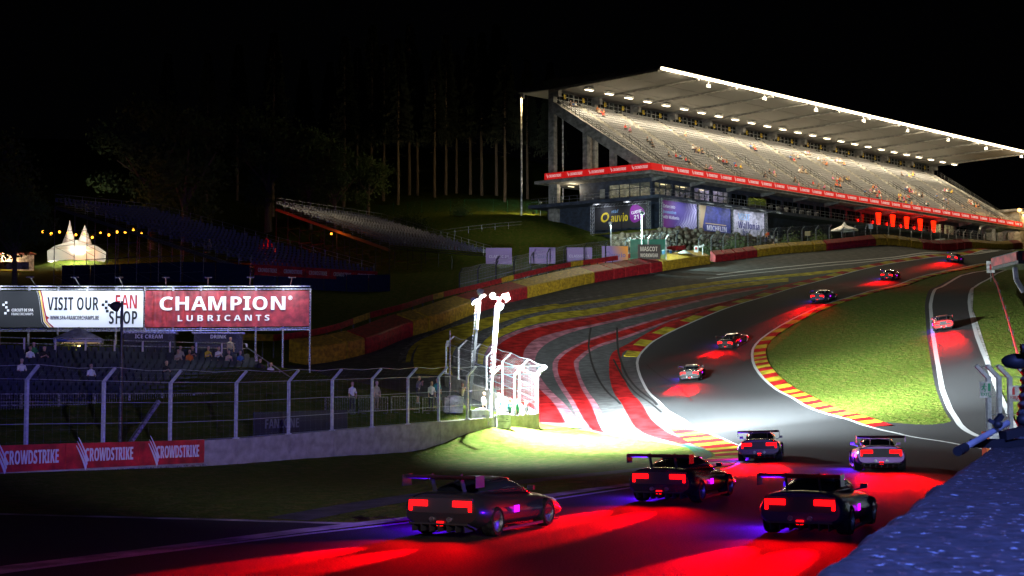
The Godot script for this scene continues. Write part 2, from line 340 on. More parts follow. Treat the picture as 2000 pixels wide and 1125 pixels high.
const L_RUNOFF := [-24.00, -146.00, -18.00, -142.00, -14.00, -128.00, -4.00, -116.00, 1.92, -111.01, 4.12, -110.84, 4.42, -110.71, 4.77, -110.40, 5.67, -109.27, 6.17, -108.51, 6.65, -107.65, 7.08, -106.71, 7.45, -105.68, 8.09, -103.35, 8.99, -99.06, 9.59, -95.60, 10.07, -92.00, 10.24, -90.06, 10.58, -82.85, 12.95, -95.15, 13.05, -102.39, 12.86, -108.78, 12.62, -112.42, 12.45, -113.79, 11.79, -116.89, 11.64, -118.33, 11.56, -120.14, 11.54, -126.80, 11.70, -138.06, 11.84, -143.45, 12.00, -147.17, 12.21, -150.09, 12.37, -151.58, 12.74, -154.58, 13.26, -157.52, 14.42, -162.21, 14.92, -163.83, 15.54, -165.54, 16.35, -167.36, 17.35, -169.26, 18.51, -171.20, 21.26, -175.50, 28.30, -186.80, 32.28, -193.37, 34.24, -196.77, 40.23, -207.55, 46.88, -219.12, 49.24, -223.14, 51.62, -227.02, 53.97, -230.63, 56.25, -233.76, 63.11, -242.07, 65.68, -245.51, 68.53, -249.69, 71.60, -254.38, 77.92, -264.25, 80.95, -268.89, 84.05, -273.53, 94.93, -289.55, 97.00, -292.00, 93.00, -300.00, 100.50, -301.00, 97.17, -295.56, 94.76, -291.84, 92.00, -288.00, 88.69, -283.86, 84.85, -279.30, 80.91, -274.84, 77.30, -271.00, 74.12, -268.00, 71.16, -265.53, 65.54, -261.16, 60.13, -256.80, 57.54, -254.78, 54.99, -252.88, 52.47, -251.16, 47.60, -248.07, 45.36, -246.53, 43.32, -244.99, 41.45, -243.48, 39.63, -241.92, 37.76, -240.23, 35.63, -238.18, 29.91, -232.31, 30.94, -231.36, 24.54, -223.99, 22.20, -221.38, 20.14, -219.28, 18.14, -217.37, 16.18, -215.40, 14.24, -213.13, 12.31, -210.43, 10.41, -207.46, 3.16, -195.51, 1.49, -192.63, 0.00, -189.90, -1.24, -187.37, -2.29, -185.00, -5.19, -177.88, -7.06, -172.93, -7.97, -170.80, -8.89, -169.09, -10.68, -166.34, -11.54, -164.84, -12.31, -163.15, -13.77, -159.52, -14.70, -157.59, -17.23, -153.03, -18.65, -150.79, -20.00, -149.00, -21.39, -147.79, -22.83, -146.96, -25.00, -146.00]
const L_GRASS_EDGE := [1.92, -111.01, 4.12, -110.84, 4.42, -110.71, 4.77, -110.40, 5.67, -109.27, 6.17, -108.51, 6.65, -107.65, 7.08, -106.71, 7.45, -105.68, 8.09, -103.35, 8.99, -99.06, 9.59, -95.60, 10.07, -92.00, 10.24, -90.06, 10.58, -82.85]
const L_YELLOW_OUTER := [73.44, -258.32, 62.42, -243.55, 58.14, -237.94, 54.67, -233.59, 52.08, -230.68, 49.93, -228.56, 44.99, -224.35, 42.79, -222.36, 39.66, -219.78, 31.40, -213.33, 29.34, -211.63, 25.67, -208.48, 23.91, -206.89, 22.16, -205.20, 20.37, -203.33, 18.54, -201.18, 12.98, -193.97, 11.21, -191.80, 9.45, -189.86, 4.44, -184.75, 3.06, -183.27, 1.91, -181.90, 0.94, -180.67, -1.48, -177.40, -4.46, -173.66, -5.13, -172.74, -6.40, -170.77, -7.53, -168.81, -8.00, -167.89, -8.73, -166.30, -9.01, -165.55, -9.45, -163.89, -9.62, -162.90, -9.83, -160.75, -9.92, -158.43, -9.94, -156.08, -9.77, -152.01, -9.23, -145.72, -8.91, -142.42, -5.38, -140.66, -5.70, -144.33, -5.89, -147.51, -6.01, -152.64, -5.97, -155.90, -5.85, -158.46, -5.60, -160.72, -5.39, -161.89, -4.83, -164.36, -4.08, -166.84, -3.64, -168.05, -2.66, -170.39, -1.51, -172.69, -0.23, -174.98, 1.10, -177.19, 1.94, -178.40, 3.00, -179.79, 4.33, -181.38, 11.03, -188.79, 18.14, -196.97, 23.45, -202.79, 27.00, -206.45, 28.87, -208.22, 30.91, -210.01, 33.10, -211.81, 39.07, -216.48, 40.34, -217.42, 42.03, -218.49, 42.93, -219.18, 44.18, -220.33, 45.72, -221.85, 47.39, -223.54, 49.29, -225.58, 51.51, -228.12, 54.14, -231.34, 57.63, -235.87, 61.91, -241.58, 72.91, -256.46]
const L_GREY_BAND := [39.01, -216.16, 33.30, -211.70, 30.95, -209.79, 28.83, -207.94, 26.96, -206.18, 25.17, -204.36, 21.67, -200.62, 18.11, -196.71, 11.01, -188.54, 5.84, -182.79, 4.30, -181.02, 2.99, -179.39, 1.98, -177.96, 1.19, -176.68, 0.56, -175.50, -1.16, -172.02, -2.20, -169.74, -2.65, -168.60, -3.07, -167.42, -3.79, -164.98, -4.35, -162.45, -4.56, -161.14, -4.85, -158.34, -5.03, -154.06, -5.04, -151.36, -4.96, -148.71, -4.83, -145.94, -4.62, -142.91, -4.45, -140.73, -2.91, -140.85, -3.30, -147.13, -3.45, -152.11, -3.44, -155.34, -3.40, -156.88, -3.24, -159.79, -3.12, -161.19, -2.73, -163.89, -2.16, -166.43, -1.80, -167.66, -1.37, -168.90, -0.28, -171.53, 0.34, -172.91, 1.05, -174.31, 1.91, -175.72, 2.95, -177.12, 4.24, -178.43, 7.36, -180.93, 9.06, -182.39, 10.76, -184.15, 12.47, -186.37, 17.91, -194.38, 19.72, -196.81, 21.48, -198.96, 23.22, -200.96, 24.98, -202.85, 26.77, -204.69, 28.63, -206.52, 30.75, -208.45, 33.10, -210.46, 38.82, -215.16]
const L_YELLOW_INNER := [38.82, -215.16, 33.10, -210.46, 30.75, -208.45, 28.63, -206.52, 26.77, -204.69, 24.98, -202.85, 23.22, -200.96, 21.48, -198.96, 19.72, -196.81, 17.91, -194.38, 12.47, -186.37, 10.76, -184.15, 9.06, -182.39, 7.36, -180.93, 4.24, -178.43, 2.95, -177.12, 1.91, -175.72, 1.05, -174.31, 0.34, -172.91, -1.37, -168.90, -1.80, -167.66, -2.16, -166.43, -2.73, -163.89, -2.95, -162.55, -3.24, -159.79, -3.40, -156.88, -3.44, -155.21, -3.37, -148.86, -2.81, -148.16, -2.82, -152.03, -2.74, -155.15, -2.41, -159.44, -2.05, -162.02, -1.60, -163.99, -0.99, -165.71, 0.48, -168.82, 1.11, -169.95, 1.89, -171.13, 2.87, -172.37, 4.11, -173.61, 7.15, -176.15, 8.82, -177.64, 10.48, -179.40, 12.14, -181.53, 13.87, -183.97, 17.42, -189.15, 19.19, -191.56, 22.65, -195.97, 24.39, -198.07, 26.16, -200.09, 28.00, -202.03, 30.08, -203.99, 32.39, -205.97, 37.98, -210.51]
const L_RED_WIDE := [34.42, -206.08, 30.85, -202.90, 29.27, -201.42, 27.69, -199.81, 26.08, -198.03, 22.55, -193.95, 18.98, -189.56, 17.24, -187.27, 12.04, -180.07, 10.39, -177.96, 8.74, -176.12, 4.05, -171.47, 2.84, -170.09, 1.90, -168.80, 1.19, -167.64, 0.63, -166.55, -0.27, -164.32, -0.68, -163.12, -1.01, -161.91, -1.49, -159.45, -1.85, -157.01, -1.97, -155.85, -2.13, -153.35, -2.23, -148.48, -2.20, -144.59, -2.03, -140.21, -1.51, -132.74, -0.82, -125.47, 0.00, -118.79, 0.65, -115.02, 1.47, -110.97, 3.94, -112.97, 3.73, -116.16, 3.27, -122.91, 2.90, -127.52, 1.53, -142.66, 1.25, -146.82, 1.14, -149.43, 1.10, -153.07, 1.18, -155.31, 1.33, -157.40, 1.59, -159.39, 1.92, -161.32, 2.12, -162.25, 2.38, -163.18, 2.73, -164.10, 3.17, -165.00, 3.69, -165.89, 4.91, -167.68, 6.36, -169.51, 8.97, -172.31, 10.14, -173.67, 13.16, -177.38, 16.68, -181.84, 18.44, -184.14, 20.20, -186.58, 25.59, -194.34, 27.23, -196.51, 28.82, -198.37, 30.41, -200.05, 34.00, -203.56]
const L_PINK_WIDE := [34.00, -203.56, 30.41, -200.05, 28.82, -198.37, 27.23, -196.51, 25.59, -194.34, 20.20, -186.58, 18.44, -184.14, 16.68, -181.84, 13.16, -177.38, 10.14, -173.67, 8.97, -172.31, 6.36, -169.51, 4.91, -167.68, 3.69, -165.89, 3.17, -165.00, 2.73, -164.10, 2.38, -163.18, 2.12, -162.25, 1.75, -160.37, 1.45, -158.40, 1.25, -156.37, 1.13, -154.21, 1.09, -151.89, 1.25, -146.82, 1.65, -141.26, 2.32, -134.18, 3.09, -125.14, 3.94, -112.97, 5.38, -110.23, 4.64, -116.74, 4.21, -121.41, 2.62, -140.43, 2.35, -144.71, 2.26, -147.30, 2.23, -149.58, 2.28, -151.67, 2.53, -154.94, 2.82, -157.15, 3.21, -159.28, 3.71, -161.34, 4.01, -162.35, 4.75, -164.36, 5.66, -166.34, 6.18, -167.30, 7.26, -169.02, 7.76, -169.69, 10.06, -172.42, 14.69, -177.80, 16.49, -179.95, 18.24, -182.18, 19.98, -184.61, 25.37, -192.61, 27.00, -194.86, 28.59, -196.80, 30.18, -198.57, 33.78, -202.30]
const L_PINK_OUTER := [19.13, -191.05, 14.27, -184.20, 12.27, -181.49, 10.46, -179.22, 8.81, -177.42, 7.15, -175.85, 4.10, -173.10, 2.86, -171.79, 1.88, -170.54, 1.11, -169.37, 0.48, -168.26, -0.05, -167.18, -1.01, -165.03, -1.37, -163.99, -1.67, -162.97, -2.14, -160.79, -2.46, -158.35, -2.68, -154.50, -2.66, -150.23, -2.61, -148.15, -2.19, -146.23, -2.22, -149.31, -2.18, -151.89, -1.97, -155.67, -1.69, -158.21, -1.27, -160.69, -1.01, -161.91, -0.68, -163.12, -0.27, -164.32, 0.63, -166.55, 1.19, -167.64, 1.90, -168.80, 2.84, -170.09, 4.05, -171.47, 8.74, -176.12, 10.39, -177.96, 12.18, -180.23, 14.17, -182.89, 18.98, -189.56]
const L_PINK_A := [42.06, -209.81, 37.09, -203.62, 33.16, -198.61, 31.47, -196.34, 25.03, -187.44, 23.55, -185.52, 19.33, -180.27, 12.73, -171.53, 11.11, -169.24, 9.75, -167.14, 8.68, -165.24, 7.81, -163.47, 7.09, -161.80, 6.48, -160.21, 5.44, -157.20, 5.06, -155.79, 4.76, -154.46, 4.30, -152.04, 4.14, -151.01, 3.96, -149.28, 3.82, -145.25, 3.90, -140.08, 4.21, -133.31, 4.87, -115.77, 5.17, -111.17, 5.76, -110.45, 5.42, -113.96, 5.17, -117.78, 4.72, -132.59, 4.33, -141.49, 4.30, -144.16, 4.33, -146.41, 4.53, -150.17, 4.64, -151.07, 5.04, -153.30, 5.63, -155.98, 6.01, -157.38, 6.45, -158.79, 7.40, -161.45, 7.97, -162.81, 8.70, -164.32, 9.69, -166.04, 11.00, -168.08, 14.36, -172.83, 19.23, -179.33, 24.89, -186.45, 32.96, -197.42, 41.90, -209.05]
const L_RED_MID := [41.90, -209.05, 32.96, -197.42, 24.89, -186.45, 19.23, -179.33, 17.75, -177.40, 12.61, -170.40, 11.00, -168.08, 9.69, -166.04, 8.70, -164.32, 7.97, -162.81, 7.40, -161.45, 6.92, -160.13, 6.01, -157.38, 5.63, -155.98, 5.31, -154.60, 4.81, -152.11, 4.64, -151.07, 4.46, -149.33, 4.31, -145.32, 4.31, -142.90, 4.38, -139.99, 4.72, -132.59, 5.07, -120.36, 5.28, -115.72, 5.76, -110.45, 6.52, -109.07, 6.29, -116.81, 6.08, -130.64, 5.95, -144.69, 6.01, -149.80, 6.12, -150.86, 6.79, -154.20, 7.51, -157.14, 8.29, -159.55, 9.02, -161.39, 9.58, -162.48, 11.51, -165.82, 14.45, -170.49, 17.51, -175.03, 18.91, -176.88, 23.06, -181.82, 24.52, -183.69, 26.05, -185.78, 32.57, -195.09, 41.60, -207.53]
const L_PINK_B := [41.60, -207.53, 32.57, -195.09, 26.05, -185.78, 24.52, -183.69, 23.06, -181.82, 18.91, -176.88, 17.51, -175.03, 14.45, -170.49, 11.51, -165.82, 9.58, -162.48, 9.02, -161.39, 8.29, -159.55, 7.51, -157.14, 7.13, -155.68, 6.26, -151.69, 6.04, -150.28, 5.96, -147.73, 5.97, -141.09, 6.08, -130.64, 6.24, -119.21, 6.39, -112.90, 6.52, -109.07, 7.22, -107.18, 6.92, -114.06, 6.70, -121.79, 6.31, -141.10, 6.31, -145.93, 6.51, -149.88, 6.66, -150.97, 7.67, -155.61, 8.04, -157.00, 8.44, -158.27, 9.16, -160.16, 9.58, -161.03, 10.89, -163.43, 14.59, -169.80, 16.03, -172.11, 17.43, -174.19, 18.77, -175.95, 22.89, -180.63, 24.36, -182.45, 27.44, -186.76, 32.39, -193.97, 41.44, -206.74]
const L_RED_INNER := [43.56, -217.25, 38.05, -208.41, 33.58, -201.05, 23.52, -183.52, 21.93, -180.99, 19.19, -176.95, 17.94, -175.02, 16.72, -172.84, 15.46, -170.28, 14.21, -167.47, 13.03, -164.65, 11.19, -159.86, 10.64, -158.23, 10.31, -157.00, 10.12, -156.00, 9.85, -153.97, 9.59, -151.65, 9.07, -143.63, 8.91, -140.12, 8.69, -133.17, 8.61, -128.23, 8.60, -123.33, 8.66, -118.57, 8.84, -113.35, 10.28, -93.87, 11.28, -94.42, 10.80, -108.47, 10.69, -110.33, 10.31, -114.37, 10.22, -116.06, 10.12, -120.46, 10.09, -128.03, 10.15, -136.64, 10.33, -145.77, 10.75, -152.26, 11.24, -156.50, 11.37, -157.18, 11.64, -158.08, 12.11, -159.42, 13.79, -163.75, 14.86, -166.34, 16.00, -168.93, 17.13, -171.26, 18.21, -173.17, 21.68, -178.35, 23.16, -180.74, 24.91, -183.81, 31.11, -195.00, 33.16, -198.61, 37.61, -205.99, 43.07, -214.82]
const L_WHITE_A := [96.39, -293.99, 93.65, -287.52, 91.75, -283.18, 89.67, -278.94, 87.54, -275.44, 85.34, -272.97, 82.97, -271.08, 80.48, -269.37, 77.91, -267.45, 75.32, -264.89, 72.68, -261.43, 69.96, -257.35, 67.19, -253.04, 64.38, -248.90, 61.54, -245.35, 58.58, -242.44, 55.47, -239.89, 52.38, -237.63, 49.46, -235.57, 46.87, -233.65, 41.17, -229.21, 39.54, -227.90, 37.85, -226.43, 35.94, -224.65, 33.91, -222.65, 29.11, -217.75]
const L_WHITE_B := [86.94, -273.58, 79.93, -266.94, 76.96, -263.95, 74.17, -260.88, 71.59, -257.57, 66.38, -250.08, 63.72, -246.40, 60.97, -243.09, 58.03, -240.14, 54.91, -237.41, 51.78, -234.88, 48.83, -232.55, 46.22, -230.40, 38.98, -224.15, 35.08, -220.64, 27.07, -213.22]
const L_WHITE_C := [11.42, -195.47, 5.59, -188.30, 1.99, -184.04, -0.30, -181.20, -1.37, -179.75, -3.41, -176.77, -5.90, -172.86, -7.11, -170.78, -8.68, -167.69, -9.65, -165.55, -10.07, -164.49, -10.40, -163.44, -10.65, -162.44, -10.95, -160.53, -11.08, -158.35, -11.05, -155.30, -10.88, -151.21]
const L_YELLOW_THIN := [5.55, -186.81, 0.90, -181.24, -1.36, -178.28, -3.39, -175.37, -5.84, -171.63, -7.02, -169.74, -8.00, -167.89, -8.91, -165.90, -9.65, -163.88, -9.93, -162.86, -10.31, -160.87, -10.50, -158.81, -10.58, -156.35, -10.41, -151.10]
const L_APEX_KERB := [11.20, -109.48, 10.80, -92.96, 10.79, -91.32, 10.90, -89.23, 10.88, -88.12, 10.57, -81.88, 10.29, -78.15, 10.05, -76.53, 9.57, -75.17, 8.11, -70.48, 7.12, -66.49, 6.39, -64.02, 6.21, -63.11, 5.85, -60.10, 5.41, -55.77, 5.58, -56.11, 6.65, -58.84, 7.79, -62.06, 8.66, -64.66, 9.41, -67.26, 10.08, -69.93, 11.53, -76.33, 11.99, -78.77, 12.32, -81.15, 12.55, -83.48, 12.74, -86.54, 12.91, -99.41, 12.90, -102.50, 12.82, -104.89, 12.60, -106.48, 12.28, -107.59, 11.93, -108.34, 11.40, -109.30]
const L_GREEN := [8.48, -100.16, 9.21, -98.99, 9.49, -98.37, 9.72, -97.60, 10.04, -95.62, 10.25, -93.09, 10.28, -91.63, 10.25, -89.98, 10.07, -86.18, 9.74, -82.28, 9.53, -80.37, 8.99, -76.47, 8.39, -72.91, 7.74, -69.87, 6.76, -66.22, 6.48, -65.43, 5.98, -64.45, 5.75, -63.91, 5.54, -63.08, 5.17, -60.20, 4.79, -56.00, 5.41, -55.77, 6.03, -61.67, 6.38, -64.22, 6.72, -66.05, 7.22, -68.09, 7.63, -69.45, 9.14, -74.04, 9.88, -76.62, 10.05, -77.60, 10.44, -80.89, 10.70, -83.97, 10.75, -85.70, 10.64, -90.13, 10.28, -96.19, 10.18, -96.97, 10.07, -97.21, 9.96, -97.13, 9.81, -96.89]
const L_LEFT_PATCH := [-16.26, -42.73, -13.88, -41.95, -8.70, -40.46, -3.85, -38.83, -4.39, -36.90, -7.00, -32.62, -9.04, -29.17, -9.67, -27.95, -10.11, -26.65]
const L_LEFT_PATCH_LINE := [-16.26, -42.73, -13.88, -41.95, -10.88, -41.10, -7.63, -40.12, -3.85, -38.83]
const L_PATH := [-6.47, -40.75, -5.11, -45.40, -4.16, -48.19, -1.80, -54.38, 0.43, -60.56, 1.26, -62.67, 2.14, -64.59, 3.16, -66.40, 4.32, -68.19, 7.18, -72.21, 6.97, -70.12, 2.98, -62.03, 1.98, -59.88, 1.14, -57.92, -0.38, -54.07, -2.68, -47.92, -4.19, -43.47, -5.28, -39.92]
const L_STRIP := [-10.05, -26.50, -9.68, -28.10, -9.17, -29.30, -6.03, -35.10, -4.90, -37.05, -2.06, -41.20, -1.40, -42.33, -0.82, -43.54, 0.74, -47.40, 1.31, -48.66, 2.76, -51.33, 4.64, -54.55]
const L_MARK_A := [8.77, -170.71, 8.41, -166.45, 7.98, -160.22, 7.77, -151.23, 7.76, -145.65, 7.86, -139.53, 8.20, -128.13, 8.51, -120.83]
const L_MARK_B := [11.71, -171.26, 11.19, -163.14, 10.85, -156.52, 10.62, -147.39, 10.60, -141.61, 10.75, -136.40, 11.05, -129.34, 11.23, -119.36]
const L_MARK_C := [10.04, -152.31, 10.15, -142.45, 10.48, -128.90, 10.70, -122.81, 10.82, -120.78, 10.96, -119.22, 11.30, -116.45]
const L_MARK_D := [13.01, -149.11, 13.63, -141.21, 14.26, -136.25, 14.44, -134.46, 14.55, -132.52, 14.54, -130.19, 14.46, -127.51, 14.14, -120.86]
func pl(a: Array) -> PackedVector2Array:
	var p := PackedVector2Array()
	for i in range(0, a.size(), 2): p.append(Vector2(a[i], a[i + 1]))
	return p
func view_and_light() -> void:
	var cam := Camera3D.new()
	cam.name = "camera"
	cam.fov = 21.24; cam.near = 0.1; cam.far = 1500.0
	add_child(cam)
	cam.position = Vector3(0, 3.5, 0)
	cam.rotation.x = 0.06408
	cam.current = true
	var lens := CameraAttributesPhysical.new() # the near wall is out of focus
	lens.frustum_focal_length = 64.0; lens.frustum_focus_distance = 130.0; lens.exposure_aperture = 16.0
	lens.frustum_near = 0.1; lens.frustum_far = 1500.0
	cam.attributes = lens
	var env := Environment.new()
	var sky := Sky.new()
	var sm := ProceduralSkyMaterial.new()
	sm.sky_top_color = Color(0.03, 0.035, 0.05); sm.sky_horizon_color = Color(0.045, 0.045, 0.05)
	sm.ground_bottom_color = Color(0.01, 0.01, 0.01); sm.ground_horizon_color = Color(0.03, 0.03, 0.03)
	sky.sky_material = sm
	env.background_mode = Environment.BG_SKY
	env.sky = sky
	env.background_energy_multiplier = 0.12
	env.tonemap_mode = Environment.TONE_MAPPER_LINEAR
	env.tonemap_exposure = 1.0
	env.sdfgi_enabled = true; env.ssao_enabled = true; env.ssil_enabled = true
	var we := WorldEnvironment.new()
	we.name = "world_environment"
	we.environment = env
	add_child(we)
func materials() -> void:
	var fine := noise_image(3, 0.09, 512, 0.55, 1.0, 5, 1.0, 0.75)
	var coarse := noise_image(5, 0.012, 512, 0.6, 1.0, 5)
	var blades := noise_image(9, 0.06, 512, 0.25, 1.0, 5, 1.0, 0.8)
	var patchy := noise_image(11, 0.02, 512, 0.35, 1.0, 6, 1.0, 0.7)
	var streak := noise_image(13, 0.03, 256, 0.5, 1.0, 4, 6.0)
	var cell := FastNoiseLite.new()
	cell.seed = 17; cell.noise_type = FastNoiseLite.TYPE_CELLULAR; cell.frequency = 0.055; cell.cellular_return_type = FastNoiseLite.RETURN_CELL_VALUE
	var cell2 := cell.duplicate() as FastNoiseLite
	cell2.cellular_return_type = FastNoiseLite.RETURN_DISTANCE
	var cv := cell.get_seamless_image(512, 512, false, false, 0.1, true); var cd := cell2.get_seamless_image(512, 512, false, false, 0.1, true)
	var peb := Image.create(512, 512, false, Image.FORMAT_RGB8); var peb_h := Image.create(512, 512, false, Image.FORMAT_RGB8)
	for y in 512:
		for x in 512:
			var v := cv.get_pixel(x, y).r; var d := cd.get_pixel(x, y).r; var q := patchy.get_pixel(x, y).r
			var in_peb := clampf((0.42 - d) * 8.0, 0.0, 1.0) if v > 0.62 else 0.0
			var sand := Color(0.42, 0.38, 0.4) * (0.2 + 0.75 * q)
			var c := sand.lerp(Color(0.95, 0.97, 1.0) if v > 0.75 else Color(0.6, 0.42, 0.38), in_peb)
			if v < 0.12 and d < 0.3: c = c * 0.25
			c.a = 1.0
			peb.set_pixel(x, y, c)
			var hgt := 0.5 + 0.3 * in_peb + 0.2 * q
			peb_h.set_pixel(x, y, Color(hgt, hgt, hgt))
	T.pebble = tex(peb); T.pebble_n = bump(peb_h, 5.0)
	T.soft = tex(noise_image(23, 0.02, 256, 0.8, 1.0, 5))
	T.fine = tex(fine); T.coarse = tex(coarse); T.blades = tex(blades); T.patchy = tex(patchy); T.streak = tex(streak)
	T.fine_n = bump(fine, 6.0); T.blades_n = bump(blades, 10.0); T.patchy_n = bump(patchy, 8.0)
	var turf := Image.create(1024, 1024, false, Image.FORMAT_RGB8) # 20 m of mown turf: worn and lush patches, clippings, fine grain
	for y in 1024:
		for x in 1024:
			var p := patchy.get_pixel(x / 2, y / 2).r; var q := coarse.get_pixel((x * 2) % 512, (y * 2) % 512).r; var r := blades.get_pixel((x * 3) % 512, (y * 3) % 512).r
			var g := Color(0.29, 0.36, 0.12).lerp(Color(0.38, 0.38, 0.18), clampf((q - 0.74) * 4.0, 0.0, 1.0)).lerp(Color(0.24, 0.33, 0.1), clampf((0.6 - p) * 3.0, 0.0, 1.0))
			g = g * (0.84 + 0.2 * r); g.a = 1.0
			turf.set_pixel(x, y, g)
	M.grass = mat(Color(1, 1, 1), 0.95, 0.0, tex(turf), 0.05, T.blades_n, 0.35)
	M.asphalt = mat(lin(0.055, 0.058, 0.06), 0.62, 0.0, T.fine, 0.35, T.fine_n, 0.35)
	M.asphalt2 = mat(lin(0.085, 0.088, 0.088), 0.75, 0.0, T.soft, 0.15, T.fine_n, 0.25)
	M.white_paint = mat(lin(0.6, 0.62, 0.62), 0.6, 0.0, T.fine, 0.5)
	M.grey_paint = mat(lin(0.2, 0.2, 0.21), 0.7, 0.0, T.patchy, 0.1)
	M.yellow_paint = mat(lin(0.5, 0.4, 0.03), 0.65, 0.0, T.coarse, 0.1)
	M.red_paint = mat(lin(0.4, 0.012, 0.014), 0.65, 0.0, T.coarse, 0.1)
	M.pink_paint = mat(lin(0.42, 0.16, 0.2), 0.7, 0.0, T.coarse, 0.1)
	M.green_paint = mat(lin(0.02, 0.16, 0.09), 0.65, 0.0, T.patchy, 0.3)
	M.rubber = mat(lin(0.03, 0.03, 0.032), 0.7, 0.0, T.patchy, 0.6)
	M.concrete = mat(lin(0.36, 0.34, 0.29), 0.85, 0.0, T.soft, 0.25, T.patchy_n, 0.12)
	M.concrete_pale = mat(lin(0.5, 0.49, 0.45), 0.85, 0.0, T.coarse, 0.1, T.fine_n, 0.3)
	M.steel = mat(lin(0.52, 0.54, 0.56), 0.42, 0.75, T.patchy, 0.6)
	M.wire = mat(lin(0.3, 0.31, 0.33), 0.5, 0.4)
	M.zinc = mat(lin(0.5, 0.52, 0.55), 0.5, 0.15, T.soft, 0.8)
	M.dark_steel = mat(lin(0.05, 0.055, 0.065), 0.5, 0.3, T.patchy, 0.5)
	M.black = mat(lin(0.015, 0.015, 0.017), 0.6)
	M.white = mat(lin(0.75, 0.75, 0.73), 0.6, 0.0, T.coarse, 0.2)
	M.tec_red = mat(lin(0.42, 0.015, 0.02), 0.55, 0.0, T.coarse, 0.3)
	M.tec_yellow = mat(lin(0.58, 0.36, 0.02), 0.55, 0.0, T.coarse, 0.3)
	M.sign_red = mat(lin(0.62, 0.02, 0.025), 0.55, 0.0, T.coarse, 0.2)
	M.lettering = mat(lin(0.78, 0.78, 0.78), 0.6)
	M.navy = mat(lin(0.035, 0.05, 0.085), 0.6, 0.0, T.coarse, 0.2)
	M.seat_dark = mat(lin(0.02, 0.024, 0.045), 0.3, 0.0)
	M.seat_grey = mat(lin(0.28, 0.29, 0.31), 0.5, 0.0)
	M.glass = mat(Color(0.55, 0.6, 0.6, 0.16), 0.05)
	M.glass.transparency = BaseMaterial3D.TRANSPARENCY_ALPHA
	M.dark_glass = mat(lin(0.012, 0.015, 0.018), 0.08)
	M.tarp = mat(lin(0.015, 0.035, 0.11), 0.6, 0.0, T.streak, 0.2)
	M.bark = mat(lin(0.2, 0.16, 0.12), 0.95, 0.0, T.streak, 0.5, T.patchy_n, 0.6)
	M.needles = mat(lin(0.008, 0.016, 0.008), 0.9)
	M.leaf = mat(lin(0.035, 0.07, 0.015), 0.8)
	M.leaf.backlight_enabled = true; M.leaf.backlight = Color(0.25, 0.3, 0.1)
	M.stone_a = mat(lin(0.24, 0.2, 0.15), 0.9, 0.0, T.patchy, 0.4, T.patchy_n, 0.6)
	M.stone_b = mat(lin(0.18, 0.13, 0.09), 0.9, 0.0, T.patchy, 0.4, T.patchy_n, 0.6)
	M.stone_c = mat(lin(0.3, 0.27, 0.2), 0.9, 0.0, T.patchy, 0.4, T.patchy_n, 0.6)
	for k in ["grass", "asphalt", "asphalt2", "white_paint", "grey_paint", "yellow_paint", "red_paint", "pink_paint", "green_paint", "rubber", "concrete", "concrete_pale"]: M[k].metallic_specular = 0.12
	for k in ["asphalt", "asphalt2", "yellow_paint", "red_paint", "pink_paint"]: M[k].roughness = 0.85
